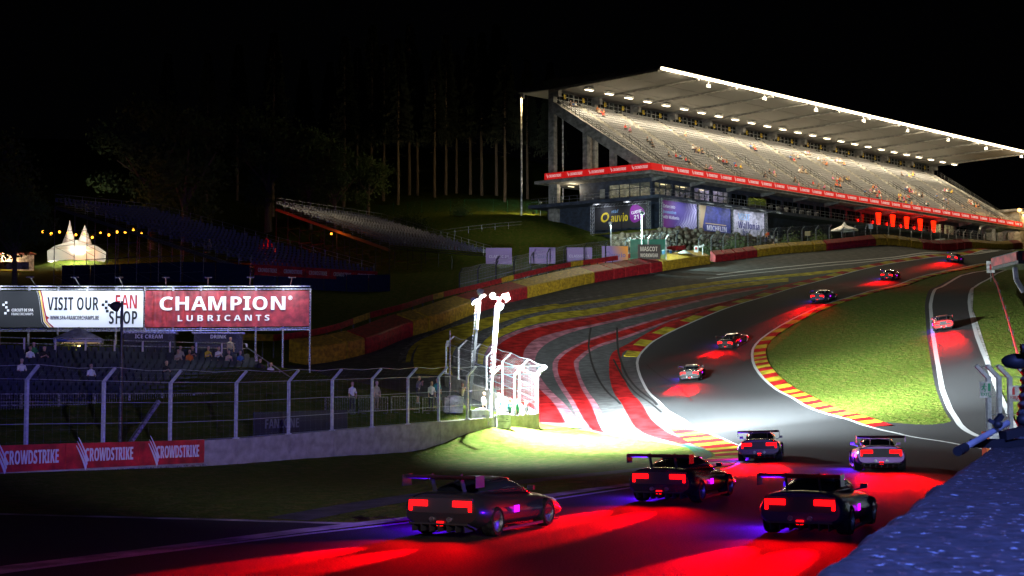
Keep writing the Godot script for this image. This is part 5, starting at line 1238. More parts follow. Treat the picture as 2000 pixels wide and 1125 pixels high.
	m = MB.new(); m.tube(Vector3.ZERO, Vector3(0, 2.2, 0), 0.03, 0.03, 6); part(um, "pole", m, M.steel)
	var bx := thing("cable_box", "low white box behind the barrier under the parasol", "box", on(24.6, -226.4))
	m = MB.new(); m.box(Vector3(0, 0.4, 0), Vector3(1.5, 0.8, 0.7)); part(bx, "body", m, M.white)
	m = MB.new(); m.box(Vector3(0, 0.83, 0), Vector3(1.6, 0.06, 0.8)); part(bx, "lid", m, M.concrete_pale)
	var cp := thing("camera_pole", "white camera pole with small head behind the uphill fence", "camera pole", on(28.6, -229.5))
	m = MB.new(); m.tube(Vector3.ZERO, Vector3(0, 2.6, 0), 0.09, 0.09, 8); part(cp, "pole", m, M.white)
	m = MB.new(); m.box(Vector3(-0.15, 2.75, 0), Vector3(0.75, 0.28, 0.35), Basis(Vector3.BACK, 0.35)); part(cp, "camera_head", m, M.white)
	var sg := thing("notice_sign", "small white notice with red mark on the uphill fence", "sign", Vector3(27.5, 24.0, -228.6))
	part(sg, "plate", panel_mesh(0.62, 0.95, 0.03), M.white)
	m = MB.new(); m.box(Vector3(0, 0.1, 0.02), Vector3(0.3, 0.35, 0.02)); part(sg, "red_mark", m, M.sign_red)
	# gazebo, cabin, posts further up
	var gz := thing("gazebo", "white pointed gazebo behind the lower debris fence", "gazebo", on(57.5, -264.5), 0.5)
	m = MB.new(); m.lathe([Vector2(0.02, 3.7), Vector2(0.5, 3.05), Vector2(2.3, 2.35), Vector2(2.35, 2.1)], 4, Transform3D(Basis(Vector3.UP, PI / 4), Vector3.ZERO)); part(gz, "canopy", m, M.white)
	for e in 4:
		m = MB.new(); m.bar(Vector3(1.6 * (1 if e % 2 else -1), 0, 1.6 * (1 if e < 2 else -1)), Vector3(1.6 * (1 if e % 2 else -1), 2.2, 1.6 * (1 if e < 2 else -1)), 0.05, 0.05); part(gz, "leg", m, M.steel)
	var cb := thing("site_cabin", "pale site cabin behind the lower debris fence", "cabin", on(81.5, -287.5), 0.7)
	m = MB.new(); m.box(Vector3(0, 0.9, 0), Vector3(3.6, 1.9, 2.0)); part(cb, "body", m, M.concrete_pale)
	m = MB.new(); m.box(Vector3(0, 1.9, 0), Vector3(3.8, 0.12, 2.2)); part(cb, "roof", m, M.white)
	m = MB.new(); m.box(Vector3(0.6, 1.0, 1.01), Vector3(0.9, 0.7, 0.04)); part(cb, "window", m, M.dark_glass)
	var op := thing("marker_post", "orange marker post with blue sign near the gazebo", "post", on(62.6, -265.5))
	m = MB.new(); m.box(Vector3(0, 0.7, 0), Vector3(0.42, 1.4, 0.3)); part(op, "post", m, mat(lin(0.7, 0.25, 0.02), 0.6))
	m = MB.new(); m.box(Vector3(-0.3, 2.9, 0), Vector3(0.7, 0.9, 0.05)); m.bar(Vector3(-0.3, 1.2, 0), Vector3(-0.3, 2.5, 0), 0.05, 0.05); part(op, "sign_plate", m, M.letter_dim)
	var bbx := thing("timing_board", "small brown board on a post behind the tall debris fence", "board", on(49.2, -254.5))
	m = MB.new(); m.box(Vector3(0, 2.6, 0), Vector3(0.9, 0.75, 0.08)); part(bbx, "board", m, M.tan)
	m = MB.new(); m.bar(Vector3.ZERO, Vector3(0, 2.3, 0), 0.07, 0.07); part(bbx, "post", m, M.steel)
	# marshal tower
	var mt := thing("marshal_tower", "scaffold marshal tower with stairs at the end of the white banner", "tower", on(41.5, -248.5), 0.5)
	m = MB.new()
	for e in 4: m.bar(Vector3(1.3 * (1 if e % 2 else -1), 0, 1.0 * (1 if e < 2 else -1)), Vector3(1.3 * (1 if e % 2 else -1), 3.4, 1.0 * (1 if e < 2 else -1)), 0.07, 0.07)
	for y in [1.6, 2.6, 3.4]:
		m.bar(Vector3(-1.3, y, 1), Vector3(1.3, y, 1), 0.05, 0.05); m.bar(Vector3(-1.3, y, -1), Vector3(1.3, y, -1), 0.05, 0.05)
	m.bar(Vector3(-1.3, 0, 1), Vector3(1.3, 1.6, 1), 0.05, 0.05)
	part(mt, "scaffold", m, M.steel)
	m = MB.new(); m.box(Vector3(0, 1.6, 0), Vector3(2.6, 0.08, 2.0)); part(mt, "platform", m, M.dark_steel)
	m = MB.new()
	for e in 6: m.box(Vector3(-1.5 - e * 0.28, 1.5 - e * 0.27, 0), Vector3(0.28, 0.05, 0.9))
	part(mt, "stair", m, M.steel)
	for e in 3:
		m = MB.new(); m.box(Vector3(-0.7 + e * 0.8, 2.9 - e * 0.5, 1.08), Vector3(0.45, 0.45, 0.04)); part(mt, "notice_plate", m, [mat(lin(0.7, 0.08, 0.02), 0.6), M.white, M.white][e])
	# lit pavilion beyond the stand's far end
	var pv := thing("pavilion", "warm lit pavilion beyond the far end of the grandstand", "building", Vector3.ZERO)
	part(pv, "wall", sb(134.0, 150.0, 4.0, 12.0, 34.0, 43.2), M.concrete_pale)
	part(pv, "roof", sb(133.0, 151.0, 2.8, 13.0, 43.25, 43.8), M.stand_concrete)
	for e in 3:
		var f := part(pv, "wall_lamp", sb(135.0 + e * 4.0, 136.6 + e * 4.0, 3.6, 3.8, 42.3, 42.6), glow(WARM, 4.0))
		omni(f, S(135.8 + e * 4.0, 3.0, 42.2), Color(1, 0.8, 0.5), 12.0)
	var fl := thing("stand_lamp", "glaring yellow lamp at the far foot of the grandstand", "lamp")
	m = MB.new(); m.bar(S(124.0, -0.6, 38.8), S(124.0, -0.6, 42.2), 0.12, 0.12); part(fl, "pole", m, M.steel)
	m = MB.new(); m.ball(S(124.0, -0.6, 42.4), Vector3(0.45, 0.4, 0.45), 10, 6); part(fl, "bulb", m, glow(Color(1, 0.72, 0.35), 9.0))
	omni(fl, S(124.0, -1.3, 42.4), Color(1, 0.75, 0.4), 60.0, 0.4)
# ---------- temporary stands, billboard, spectators' bank, marquee on the dark side
func temp_stand(label: String, TA: Vector3, TB: Vector3, FA: Vector3, FB: Vector3, rows: int, orange: bool) -> Node3D:
	var o := thing("temporary_stand", label, "grandstand", Vector3.ZERO, 0, "temporary scaffold stands")
	M.seat_blue = mat(lin(0.075, 0.085, 0.15), 0.3)
	var seat := MB.new()
	seat.box(Vector3(0, 0.42, 0.0), Vector3(0.4, 0.05, 0.4)); seat.box(Vector3(0, 0.68, -0.22), Vector3(0.42, 0.5, 0.05), Basis(Vector3.RIGHT, -0.15))
	var xfs := []
	var face := (FA - TA).slide(Vector3.UP).normalized()
	for r in rows:
		var t := float(r) / (rows - 1)
		var a := TA.lerp(FA, t); var b := TB.lerp(FB, t)
		var d := (b - a).normalized()
		var z := d.cross(Vector3.UP).normalized()
		if z.dot(face) < 0: z = -z
		var m := MB.new()
		m.bar(a + Vector3(0, -0.1, 0), b + Vector3(0, -0.1, 0), 0.7, 0.06)
		part(o, "row_deck", m, M.dark_steel)
		var n := int(a.distance_to(b) / 0.66)
		for i in n:
			xfs.append(Transform3D(Basis(Vector3.UP.cross(z), Vector3.UP, z), a.lerp(b, (i + 0.5) / n) + Vector3(0, 0.04, 0)))
	many(o, "seat", seat.done(), M.seat_blue, xfs)
	# stringer and rails on the near side
	var st := MB.new()
	var up := Vector3(0, -0.35, 0)
	st.bar(TA + up, FA + up, 0.35, 0.4)
	part(o, "stringer", st, mat(lin(0.3, 0.16, 0.05), 0.7) if orange else M.steel)
	var rl := MB.new()
	for e in [[TA, FA], [TA, TB], [TB, FB]]:
		for h in [1.0, 1.5]: rl.bar(e[0] + Vector3(0, h, 0), e[1] + Vector3(0, h, 0), 0.06, 0.06)
		var n := int((e[0] as Vector3).distance_to(e[1]) / 2.0)
		for i in n + 1:
			var p: Vector3 = (e[0] as Vector3).lerp(e[1], float(i) / n)
			rl.bar(p + Vector3(0, -0.3, 0), p + Vector3(0, 1.5, 0), 0.07, 0.07)
	part(o, "railing", rl, M.steel)
	# scaffold poles under the near side and behind
	for row in 3:
		var sc := MB.new()
		var n := 9
		var prev := Vector3.ZERO
		for i in n + 1:
			var p := TA.lerp(FA, float(i) / n).lerp(TB.lerp(FB, float(i) / n), row * 0.3)
			var g := on(p.x, p.z, -0.2)
			if g.y > p.y - 0.5: continue
			sc.bar(g, p + Vector3(0, -0.4, 0), 0.08, 0.08)
			if prev != Vector3.ZERO:
				var y := g.y + 1.6
				while y < p.y - 0.6:
					sc.bar(Vector3(prev.x, y, prev.z), Vector3(p.x, y, p.z), 0.05, 0.05)
					sc.bar(Vector3(prev.x, y, prev.z), Vector3(p.x, y - 1.6, p.z), 0.04, 0.04)
					y += 2.0
			prev = p
		if sc.v.size(): part(o, "scaffold", sc, M.dark_steel if orange else M.steel)
	return o
func front_banner(o: Node3D, FA: Vector3, FB: Vector3) -> void:
	var d := (FB - FA).normalized()
	var n := 5
	for i in n:
		var a := FA.lerp(FB, float(i) / n); var b := FA.lerp(FB, (i + 0.98) / n)
		var m := MB.new()
		m.bar((a + Vector3(0, 0.3, 0)), b + Vector3(0, 0.3, 0), 0.05, 1.3)
		var f := part(o, "front_banner", m, M.sign_red)
		lettering(f, "CROWDSTRIKE", Transform3D(Basis(d, Vector3.UP, d.cross(Vector3.UP)), (a + b) / 2 + Vector3(0, 0.3, 0) + d.cross(Vector3.UP) * 0.06), 2.7, 0.5, M.wall_letter)
func left_side() -> void:
	var TA := Vector3(-62.8, 28.4, -210); var TB := Vector3(-51.3, 28.4, -222); var FA := Vector3(-32.4, 18.2, -190); var FB := Vector3(-18.2, 18.2, -202)
	var a := temp_stand("dark blue seated temporary stand with red banner along its front row", TA, TB, FA, FB, 19, false)
	front_banner(a, FA + Vector3(0.6, -0.6, 0.9), FB + Vector3(0.6, -0.6, 0.9))
	M.tarp_sheet = M.tarp
	for i in 6:
		var p0 := (Vector3(-62, 0, -211)).lerp(Vector3(-32.4, 0, -189.5), i / 6.0); var p1 := (Vector3(-62, 0, -211)).lerp(Vector3(-32.4, 0, -189.5), (i + 0.98) / 6.0)
		var q := MB.new()
		q.quad(on(p0.x, p0.z, -0.3), on(p1.x, p1.z, -0.3), on(p1.x, p1.z, 2.6), on(p0.x, p0.z, 2.6))
		part(a, "tarpaulin", q, M.tarp)
	for i in 6:
		var p0 := (Vector3(-32.0, 0, -189.5)).lerp(Vector3(-16.0, 0, -202), i / 6.0); var p1 := (Vector3(-32.0, 0, -189.5)).lerp(Vector3(-16.0, 0, -202), (i + 0.98) / 6.0)
		var q := MB.new()
		q.quad(on(p0.x, p0.z, -0.3), on(p1.x, p1.z, -0.3), on(p1.x, p1.z, 2.2), on(p0.x, p0.z, 2.2))
		part(a, "tarpaulin", q, M.tarp)
	var b := temp_stand("dark seated temporary stand with amber lit side beam higher on the slope", Vector3(-37, 31.6, -240), Vector3(-22.4, 31.6, -262), Vector3(-17.8, 23.6, -222), Vector3(-3.2, 23.6, -236), 16, true)
	var bl := MB.new()
	bl.ball(Vector3(-27.0, 26.3, -228.6), Vector3(0.16, 0.16, 0.16), 8, 5)
	part(b, "side_lamp", bl, glow(Color(1, 0.55, 0.15), 8.0))
	omni(b, Vector3(-27.0, 26.3, -228.2), Color(1.0, 0.5, 0.12), 2.6, 0.15)
	billboard()
	low_stand()
	# white marquee with two spires, string of bulbs
	var mq := thing("marquee", "glowing white twin spired marquee behind the temporary stand", "tent", on(-74.5, -262))
	M.canvas = mat(lin(0.8, 0.78, 0.72), 0.7)
	M.canvas.backlight_enabled = true; M.canvas.backlight = Color(0.6, 0.6, 0.6)
	var m := MB.new()
	m.lathe([Vector2(4.8, 0.2), Vector2(4.9, 2.0), Vector2(3.6, 2.9), Vector2(2.2, 3.4), Vector2(0.6, 4.0)], 16, Transform3D.IDENTITY)
	part(mq, "canopy", m, M.canvas)
	for q in [[-1.3, 7.4], [1.3, 6.6]]:
		m = MB.new(); m.lathe([Vector2(1.3, 3.2), Vector2(0.95, 4.2), Vector2(0.5, 5.4), Vector2(0.04, q[1])], 12, Transform3D(Basis.IDENTITY, Vector3(q[0], 0, 0)))
		part(mq, "spire", m, M.canvas)
	var ml := MB.new(); ml.ball(Vector3(0, 2.6, 0), Vector3(0.3, 0.3, 0.3), 8, 5)
	part(mq, "inner_lamp", ml, glow(Color(1, 0.97, 0.9), 6.0))
	omni(mq, Vector3(0, 2.2, 0), Color(1, 0.97, 0.9), 75.0, 0.2)
	var fl := MB.new(); fl.box(Vector3(2.4, 1.2, 7.0), Vector3(0.4, 0.3, 0.2))
	part(mq, "uplight", fl, glow(Color(1, 0.97, 0.9), 4.0))
	spot(mq, Vector3(2.4, 1.5, 6.8), Vector3(0, 5.0, 0), Color(1, 0.97, 0.9), 120.0, 40.0, 1.0)
	var bulbs := thing("string_lights", "sagging string of warm bulbs beside the marquee", "string lights")
	var bm := glow(Color(1.0, 0.62, 0.15), 9.0)
	rng.seed = 5
	for i in 13:
		var t := i / 12.0
		var p := Vector3(lerpf(-78.5, -62.0, t), 28.6 + 1.6 * absf(t - 0.45) + rng.randf_range(-0.4, 0.4), -256.0)
		m = MB.new(); m.ball(p, Vector3.ONE * rng.randf_range(0.12, 0.24), 8, 5)
		part(bulbs, "bulb", m, bm)
	var wv := MB.new()
	for i in 12:
		var t := i / 12.0; var u := (i + 1) / 12.0
		wv.bar(Vector3(lerpf(-78.5, -62.0, t), 28.8 + 1.6 * absf(t - 0.45), -256.0), Vector3(lerpf(-78.5, -62.0, u), 28.8 + 1.6 * absf(u - 0.45), -256.0), 0.03, 0.03)
	part(bulbs, "cable", wv, M.black)
	omni(bulbs, Vector3(-70, 27.5, -255.0), Color(1.0, 0.6, 0.2), 25.0, 0.5)
	# red lit tent and booth
	var rt := thing("red_tent", "small red lit tent between the two temporary stands", "tent", on(-38.2, -238))
	var hh := 26.6 - H(-38.2, -238)
	m = MB.new(); m.lathe([Vector2(0.02, hh), Vector2(1.5, hh - 1.6)], 4, Transform3D.IDENTITY); part(rt, "canopy", m, mat(lin(0.6, 0.03, 0.02), 0.7))
	m = MB.new()
	for e in 4: m.bar(Vector3(cos(e * PI / 2), 0, sin(e * PI / 2)) * 1.4, Vector3(cos(e * PI / 2) * 1.4, hh - 1.6, sin(e * PI / 2) * 1.4), 0.06, 0.06)
	part(rt, "leg_frame", m, M.steel)
	m = MB.new(); m.ball(Vector3(0.4, hh - 2.0, 3.2), Vector3(0.12, 0.12, 0.12), 8, 5); part(rt, "lamp_bulb", m, glow(Color(1, 0.15, 0.05), 5.0))
	omni(rt, Vector3(0.4, hh - 1.7, 3.2), Color(1, 0.15, 0.06), 14.0)
	var bo := thing("drinks_booth", "low lit white booth under the big tree at the end of the stands", "booth", on(-83, -250))
	m = MB.new(); m.box(Vector3(0, 1.3, -1.4), Vector3(9, 2.6, 0.2)); part(bo, "back_wall", m, M.white)
	m = MB.new(); m.box(Vector3(0, 0.6, 1.2), Vector3(9, 1.2, 0.2)); part(bo, "counter", m, M.concrete_pale)
	m = MB.new(); m.box(Vector3(0, 2.75, 0), Vector3(9.6, 0.2, 3.4)); part(bo, "roof", m, M.sign_red)
	m = MB.new(); m.box(Vector3(0, 2.5, 0), Vector3(3.0, 0.1, 0.2)); part(bo, "lamp_tube", m, glow(Color(1, 0.85, 0.6), 4.0))
	omni(bo, Vector3(0, 2.2, 0), Color(1, 0.85, 0.6), 16.0)
func billboard() -> void:
	var o := thing("billboard", "white fan shop billboard with black end panel on a steel frame", "billboard", Vector3.ZERO, 0, "billboards above the spectators' bank")
	var o2 := thing("billboard", "creased red billboard with pale capitals on a steel frame", "billboard", Vector3.ZERO, 0, "billboards above the spectators' bank")
	var A := Vector3(-38.2, 8.95, -108.0); var B := Vector3(-26.24, 9.02, -109.5); var C := Vector3(-14.76, 9.2, -112.0)
	var d := (B - A).normalized(); var d2 := (C - B).normalized()
	var f1 := Transform3D(Basis(d, Vector3.UP, d.cross(Vector3.UP)), (A + B) / 2)
	var f2 := Transform3D(Basis(d2, Vector3.UP, d2.cross(Vector3.UP)), (B + C) / 2)
	var w1 := A.distance_to(B) - 0.15; var w2 := C.distance_to(B) - 0.1
	var bw := mat(lin(0.74, 0.76, 0.78), 0.6)
	var bk := mat(lin(0.012, 0.014, 0.017), 0.8)
	part(o, "sheet", panel_mesh(w1, 2.6), bw, f1)
	# the photograph starts 2.2 m into this panel
	var left := -w1 / 2 + 2.15
	var edge := [Vector2(-w1 / 2, -1.3), Vector2(left + 3.0, -1.3), Vector2(left + 2.72, -0.9), Vector2(left + 2.6, 0.1), Vector2(left + 2.5, 0.8), Vector2(left + 2.35, 1.3), Vector2(-w1 / 2, 1.3)]
	part(o, "black_panel", poly_print(edge), bk, shift(f1, 0, 0, 0.004))
	for k in 3:
		var pts := []
		var x0 := 0.02 + k * 0.1
		for q in [[-1.3, 3.0 + k * 0.12], [-0.9, 2.72 + k * 0.06], [0.1, 2.6], [0.8, 2.5], [1.3, 2.35]]: pts.append(Vector2(left + q[1] + x0, q[0]))
		for q in [[1.3, 2.45], [0.8, 2.58], [0.1, 2.69], [-0.9, 2.83 + k * 0.06], [-1.3, 3.14 + k * 0.12]]: pts.append(Vector2(left + q[1] + x0, q[0]))
		part(o, "colour_stripe", poly_print(pts), [M.black, mat(lin(0.7, 0.45, 0.05), 0.6), M.sign_red][k], shift(f1, 0, 0, 0.006 + 0.006 * k))
	lettering(o, "CIRCUIT DE SPA", shift(f1, left + 1.4, -0.08, 0.02), 1.48, 0.19, M.lettering)
	lettering(o, "FRANCORCHAMPS", shift(f1, left + 1.4, -0.36, 0.02), 1.48, 0.17, M.lettering, false)
	var lg := MB.new()
	for q in [[0.28, 0.45], [0.1, 0.3], [0.3, 0.12], [0.42, -0.1], [0.24, -0.3]]: lg.box(Vector3(left + q[0], q[1], 0.01), Vector3(0.15, 0.15, 0.02))
	part(o, "logo_block", lg, M.lettering, f1)
	lettering(o, "VISIT OUR", shift(f1, left + 4.88, 0.36, 0.02), 3.55, 0.92, bk)
	lettering(o, "WWW.SPA-FRANCORCHAMPS.BE", shift(f1, left + 5.0, -0.62, 0.02), 3.35, 0.27, bk)
	part(o, "arrow_mark", poly_print([Vector2(0, -0.15), Vector2(0.2, 0), Vector2(0, 0.15)]), M.sign_red, shift(f1, left + 3.05, -0.62, 0.01))
	lettering(o, "FAN", shift(f1, left + 8.55, 0.5, 0.02), 1.5, 0.97, M.sign_red)
	lettering(o, "SHOP", shift(f1, left + 8.36, -0.62, 0.02), 1.95, 0.92, bk)
	var ck := MB.new()
	for q in [[0.0, 0.3], [0.22, 0.52], [0.22, 0.08], [0.42, 0.3], [0.3, -0.15]]: ck.box(Vector3(left + 6.95 + q[0], q[1], 0.01), Vector3(0.2, 0.2, 0.02))
	part(o, "logo_block", ck, bk, f1)
	# red sheet: real folds
	var red := MB.new()
	var n := 90
	rng.seed = 12
	var zz := []
	for i in n + 1:
		var u := float(i) / n
		var k := clampf(1.15 - u * 1.5, 0.08, 1.0)
		zz.append(0.03 + k * (0.022 * sin(i * 1.9) + 0.02 * rng.randfn() + 0.02 * sin(i * 0.7)))
	for j in 4:
		for i in n:
			var x0 := -w2 / 2 + w2 * i / n; var x1 := -w2 / 2 + w2 * (i + 1) / n
			var y0 := -1.3 + j * 0.65; var y1 := y0 + 0.65
			var s0 := 1.0 - 0.55 * absf(j - 2.0) / 2.0; var s1 := 1.0 - 0.55 * absf(j + 1 - 2.0) / 2.0
			red.quad(Vector3(x0, y0, zz[i] * s0), Vector3(x1, y0, zz[i + 1] * s0), Vector3(x1, y1, zz[i + 1] * s1), Vector3(x0, y1, zz[i] * s1))
	part(o2, "sheet", red, mat(lin(0.45, 0.03, 0.04), 0.5, 0.0, T.coarse, 0.2), f2)
	part(o2, "backing", panel_mesh(w2, 2.62, 0.03), M.sign_red, shift(f2, 0, 0, -0.06))
	lettering(o2, "CHAMPION", shift(f2, -0.35, 0.36, 0.13), 8.9, 0.98, M.lettering)
	part(o2, "lettering", text("®", 0.3), M.lettering, shift(f2, 4.45, 0.75, 0.13))
	lettering(o2, "L U B R I C A N T S", shift(f2, -0.3, -0.68, 0.13), 6.5, 0.42, M.lettering)
	for q in [[o, A, B], [o2, B, C]]:
		var a: Vector3 = q[1]; var b: Vector3 = q[2]
		var fr := MB.new()
		for y in [-1.42, -1.55, 1.42, 1.62]: fr.bar(a + Vector3(0, y, -0.12), b + Vector3(0, y, -0.12), 0.07, 0.07)
		part(q[0], "frame_rail", fr, M.steel)
		for i in 4: # lamps on arms, added above the sheet to brighten it
			var p := a.lerp(b, (i + 0.5) / 4.0) + Vector3(0, 2.1, 0)
			var nz := (b - a).normalized().cross(Vector3.UP)
			var am := MB.new()
			am.bar(p + Vector3(0, -0.5, -0.1), p + nz * 2.3, 0.05, 0.05)
			var f := part(q[0], "lamp_arm", am, M.steel)
			var lb := MB.new()
			lb.box(p + nz * 2.35, Vector3(0.5, 0.08, 0.2))
			part(f, "added_lamp_bar", lb, M.steel)
			spot(f, p + nz * 2.3 + Vector3(0, -0.1, 0), p + Vector3(0, -2.6, 0), Color(0.9, 0.95, 1.0), 17.0, 64.0, 1.0, 0.4)
		var k := 6
		for i in k + 1:
			if i == 0 and q[0] == o2: continue
			var p := a.lerp(b, float(i) / k) + Vector3(0, 0, -0.2)
			var po := MB.new()
			po.bar(on(p.x, p.z, -0.3), Vector3(p.x, a.y + 1.65, p.z), 0.12, 0.12)
			part(q[0], "frame_post", po, M.steel)
func low_stand() -> void: # and below it the spectators' bank

	var o := thing("spectator_stand", "low stand of dark seats behind the catch fence under the billboards", "grandstand")
	var TA := Vector3(-33.5, 5.2, -93); var TB := Vector3(-19.0, 5.2, -110); var FA := Vector3(-28.6, 2.4, -82.5); var FB := Vector3(-13.6, 2.4, -100.5)
	var seat := MB.new()
	seat.box(Vector3(0, 0.42, 0.0), Vector3(0.44, 0.05, 0.42)); seat.box(Vector3(0, 0.66, -0.21), Vector3(0.44, 0.46, 0.05)); seat.box(Vector3(0, 0.2, -0.05), Vector3(0.08, 0.4, 0.3))
	var sm := seat.done()
	var rest := []
	var cnt := 0
	for r in 11:
		var t := r / 10.0
		var a := TA.lerp(FA, t); var b := TB.lerp(FB, t)
		var d := (b - a).normalized(); var z := d.cross(Vector3.UP).normalized()
		if z.z < 0: z = -z
		var m := MB.new()
		m.bar(a + Vector3(0, -0.14, 0), b + Vector3(0, -0.14, 0), 1.15, 0.3)
		part(o, "row_deck", m, M.dark_steel)
		var n := int(a.distance_to(b) / 0.55)
		for i in n:
			var xf := Transform3D(Basis(Vector3.UP.cross(z), Vector3.UP, z), a.lerp(b, (i + 0.5) / n))
			if r < 6 and cnt < 290:
				part(o, "seat", sm, M.seat_dark, xf); cnt += 1
			else: rest.append(xf)
	many(o, "seat_block", sm, M.seat_dark, rest)
	var bar_m := mat(lin(0.55, 0.5, 0.55), 0.5)
	for q in [[TA, TB, 0], [FA + Vector3(0.5, -0.4, 0.8), FB + Vector3(0.5, -0.4, 0.8), 1], [TB, FB, 2]]:
		var a: Vector3 = q[0]; var b: Vector3 = q[1]
		var m := MB.new()
		for h in ([1.0, 1.35] if q[2] == 0 else [0.5, 1.1]): m.bar(a + Vector3(0, h, 0), b + Vector3(0, h, 0), 0.06, 0.06)
		var L := a.distance_to(b)
		var n := int(L / 0.16)
		if q[2] == 1:
			for i in n: m.bar(a.lerp(b, float(i) / n) + Vector3(0, 0.1, 0), a.lerp(b, float(i) / n) + Vector3(0, 1.1, 0), 0.018, 0.018)
		part(o, "railing", m, M.steel)
		n = int(L / 2.2)
		for i in n + 1:
			var p := MB.new()
			var c := a.lerp(b, float(i) / n)
			p.bar(c + Vector3(0, -0.3, 0), c + Vector3(0, 1.36 if q[2] == 0 else 1.12, 0), 0.1, 0.1)
			part(o, "rail_post", p, bar_m if q[2] == 0 else M.steel)
	# kiosks behind
	for k in 2:
		var c := Vector3([-25.2, -21.0][k], 0, [-104.5, -107.5][k])
		var g := maxf(H(c.x, c.z), 4.2)
		var w := thing("kiosk", ["small kiosk with ice cream sign behind the low stand", "small kiosk with drink sign behind the low stand"][k], "kiosk", Vector3(c.x, g, c.z - 2.5), 0.15, "snack kiosks under the billboards")
		var m := MB.new(); m.box(Vector3(0, 1.0, 0), Vector3(3.4, 2.0, 2.0)); part(w, "body", m, M.dark_steel)
		m = MB.new(); m.box(Vector3(0, 2.06, 0), Vector3(3.7, 0.12, 2.3)); part(w, "roof", m, M.steel)
		m = MB.new(); m.box(Vector3(0, 1.78, 1.05), Vector3(2.6, 0.42, 0.06)); part(w, "sign_plate", m, M.black)
		part(w, "lettering", text(["ICE CREAM", "DRINK"][k], 0.26), M.lettering, Transform3D(Basis.IDENTITY, Vector3(0, 1.78, 1.1)))
	var ht := thing("market_tent", "pale pitched tent roof behind the low stand", "tent", Vector3(-29.6, maxf(H(-29.6, -103), 4.4), -105), 0.2)
	var hm := MB.new(); hm.lathe([Vector2(0.02, 2.5), Vector2(2.2, 1.7), Vector2(2.2, 1.4)], 4, Transform3D(Basis(Vector3.UP, PI / 4), Vector3.ZERO)); part(ht, "canopy", hm, M.white)
	hm = MB.new()
	for e in 4: hm.bar(Vector3(1.5 * (1 if e % 2 else -1), -0.5, 1.5 * (1 if e < 2 else -1)), Vector3(1.5 * (1 if e % 2 else -1), 1.5, 1.5 * (1 if e < 2 else -1)), 0.06, 0.06)
	part(ht, "leg_frame", hm, M.steel)
	hm = MB.new(); hm.ball(Vector3(0, 1.2, 0), Vector3(0.1, 0.1, 0.1), 8, 5); part(ht, "lamp_bulb", hm, glow(Color(1, 0.8, 0.5), 6.0))
	omni(ht, Vector3(0, 1.0, 0.2), Color(1, 0.8, 0.55), 2.5)
	# dark advertising screens at the foot of the stand
	var sc := thing("sponsor_screen", "dark banner with faint letters behind the catch fence", "banner", Vector3(-11.6, 0.2, -85.5), 1.1)
	part(sc, "sheet", panel_mesh(9.0, 1.5), mat(lin(0.02, 0.022, 0.03), 0.7), Transform3D(Basis.IDENTITY, Vector3(0, 1.2, 0)))
	part(sc, "lettering", text("FANZONE", 0.5), mat(lin(0.12, 0.13, 0.15), 0.6), Transform3D(Basis.IDENTITY, Vector3(-2.0, 1.3, 0.03)))
	for e in 3:
		var pm := MB.new(); pm.bar(Vector3(-4 + e * 4, -0.5, -0.1), Vector3(-4 + e * 4, 1.95, -0.1), 0.07, 0.07); part(sc, "post", pm, M.steel)
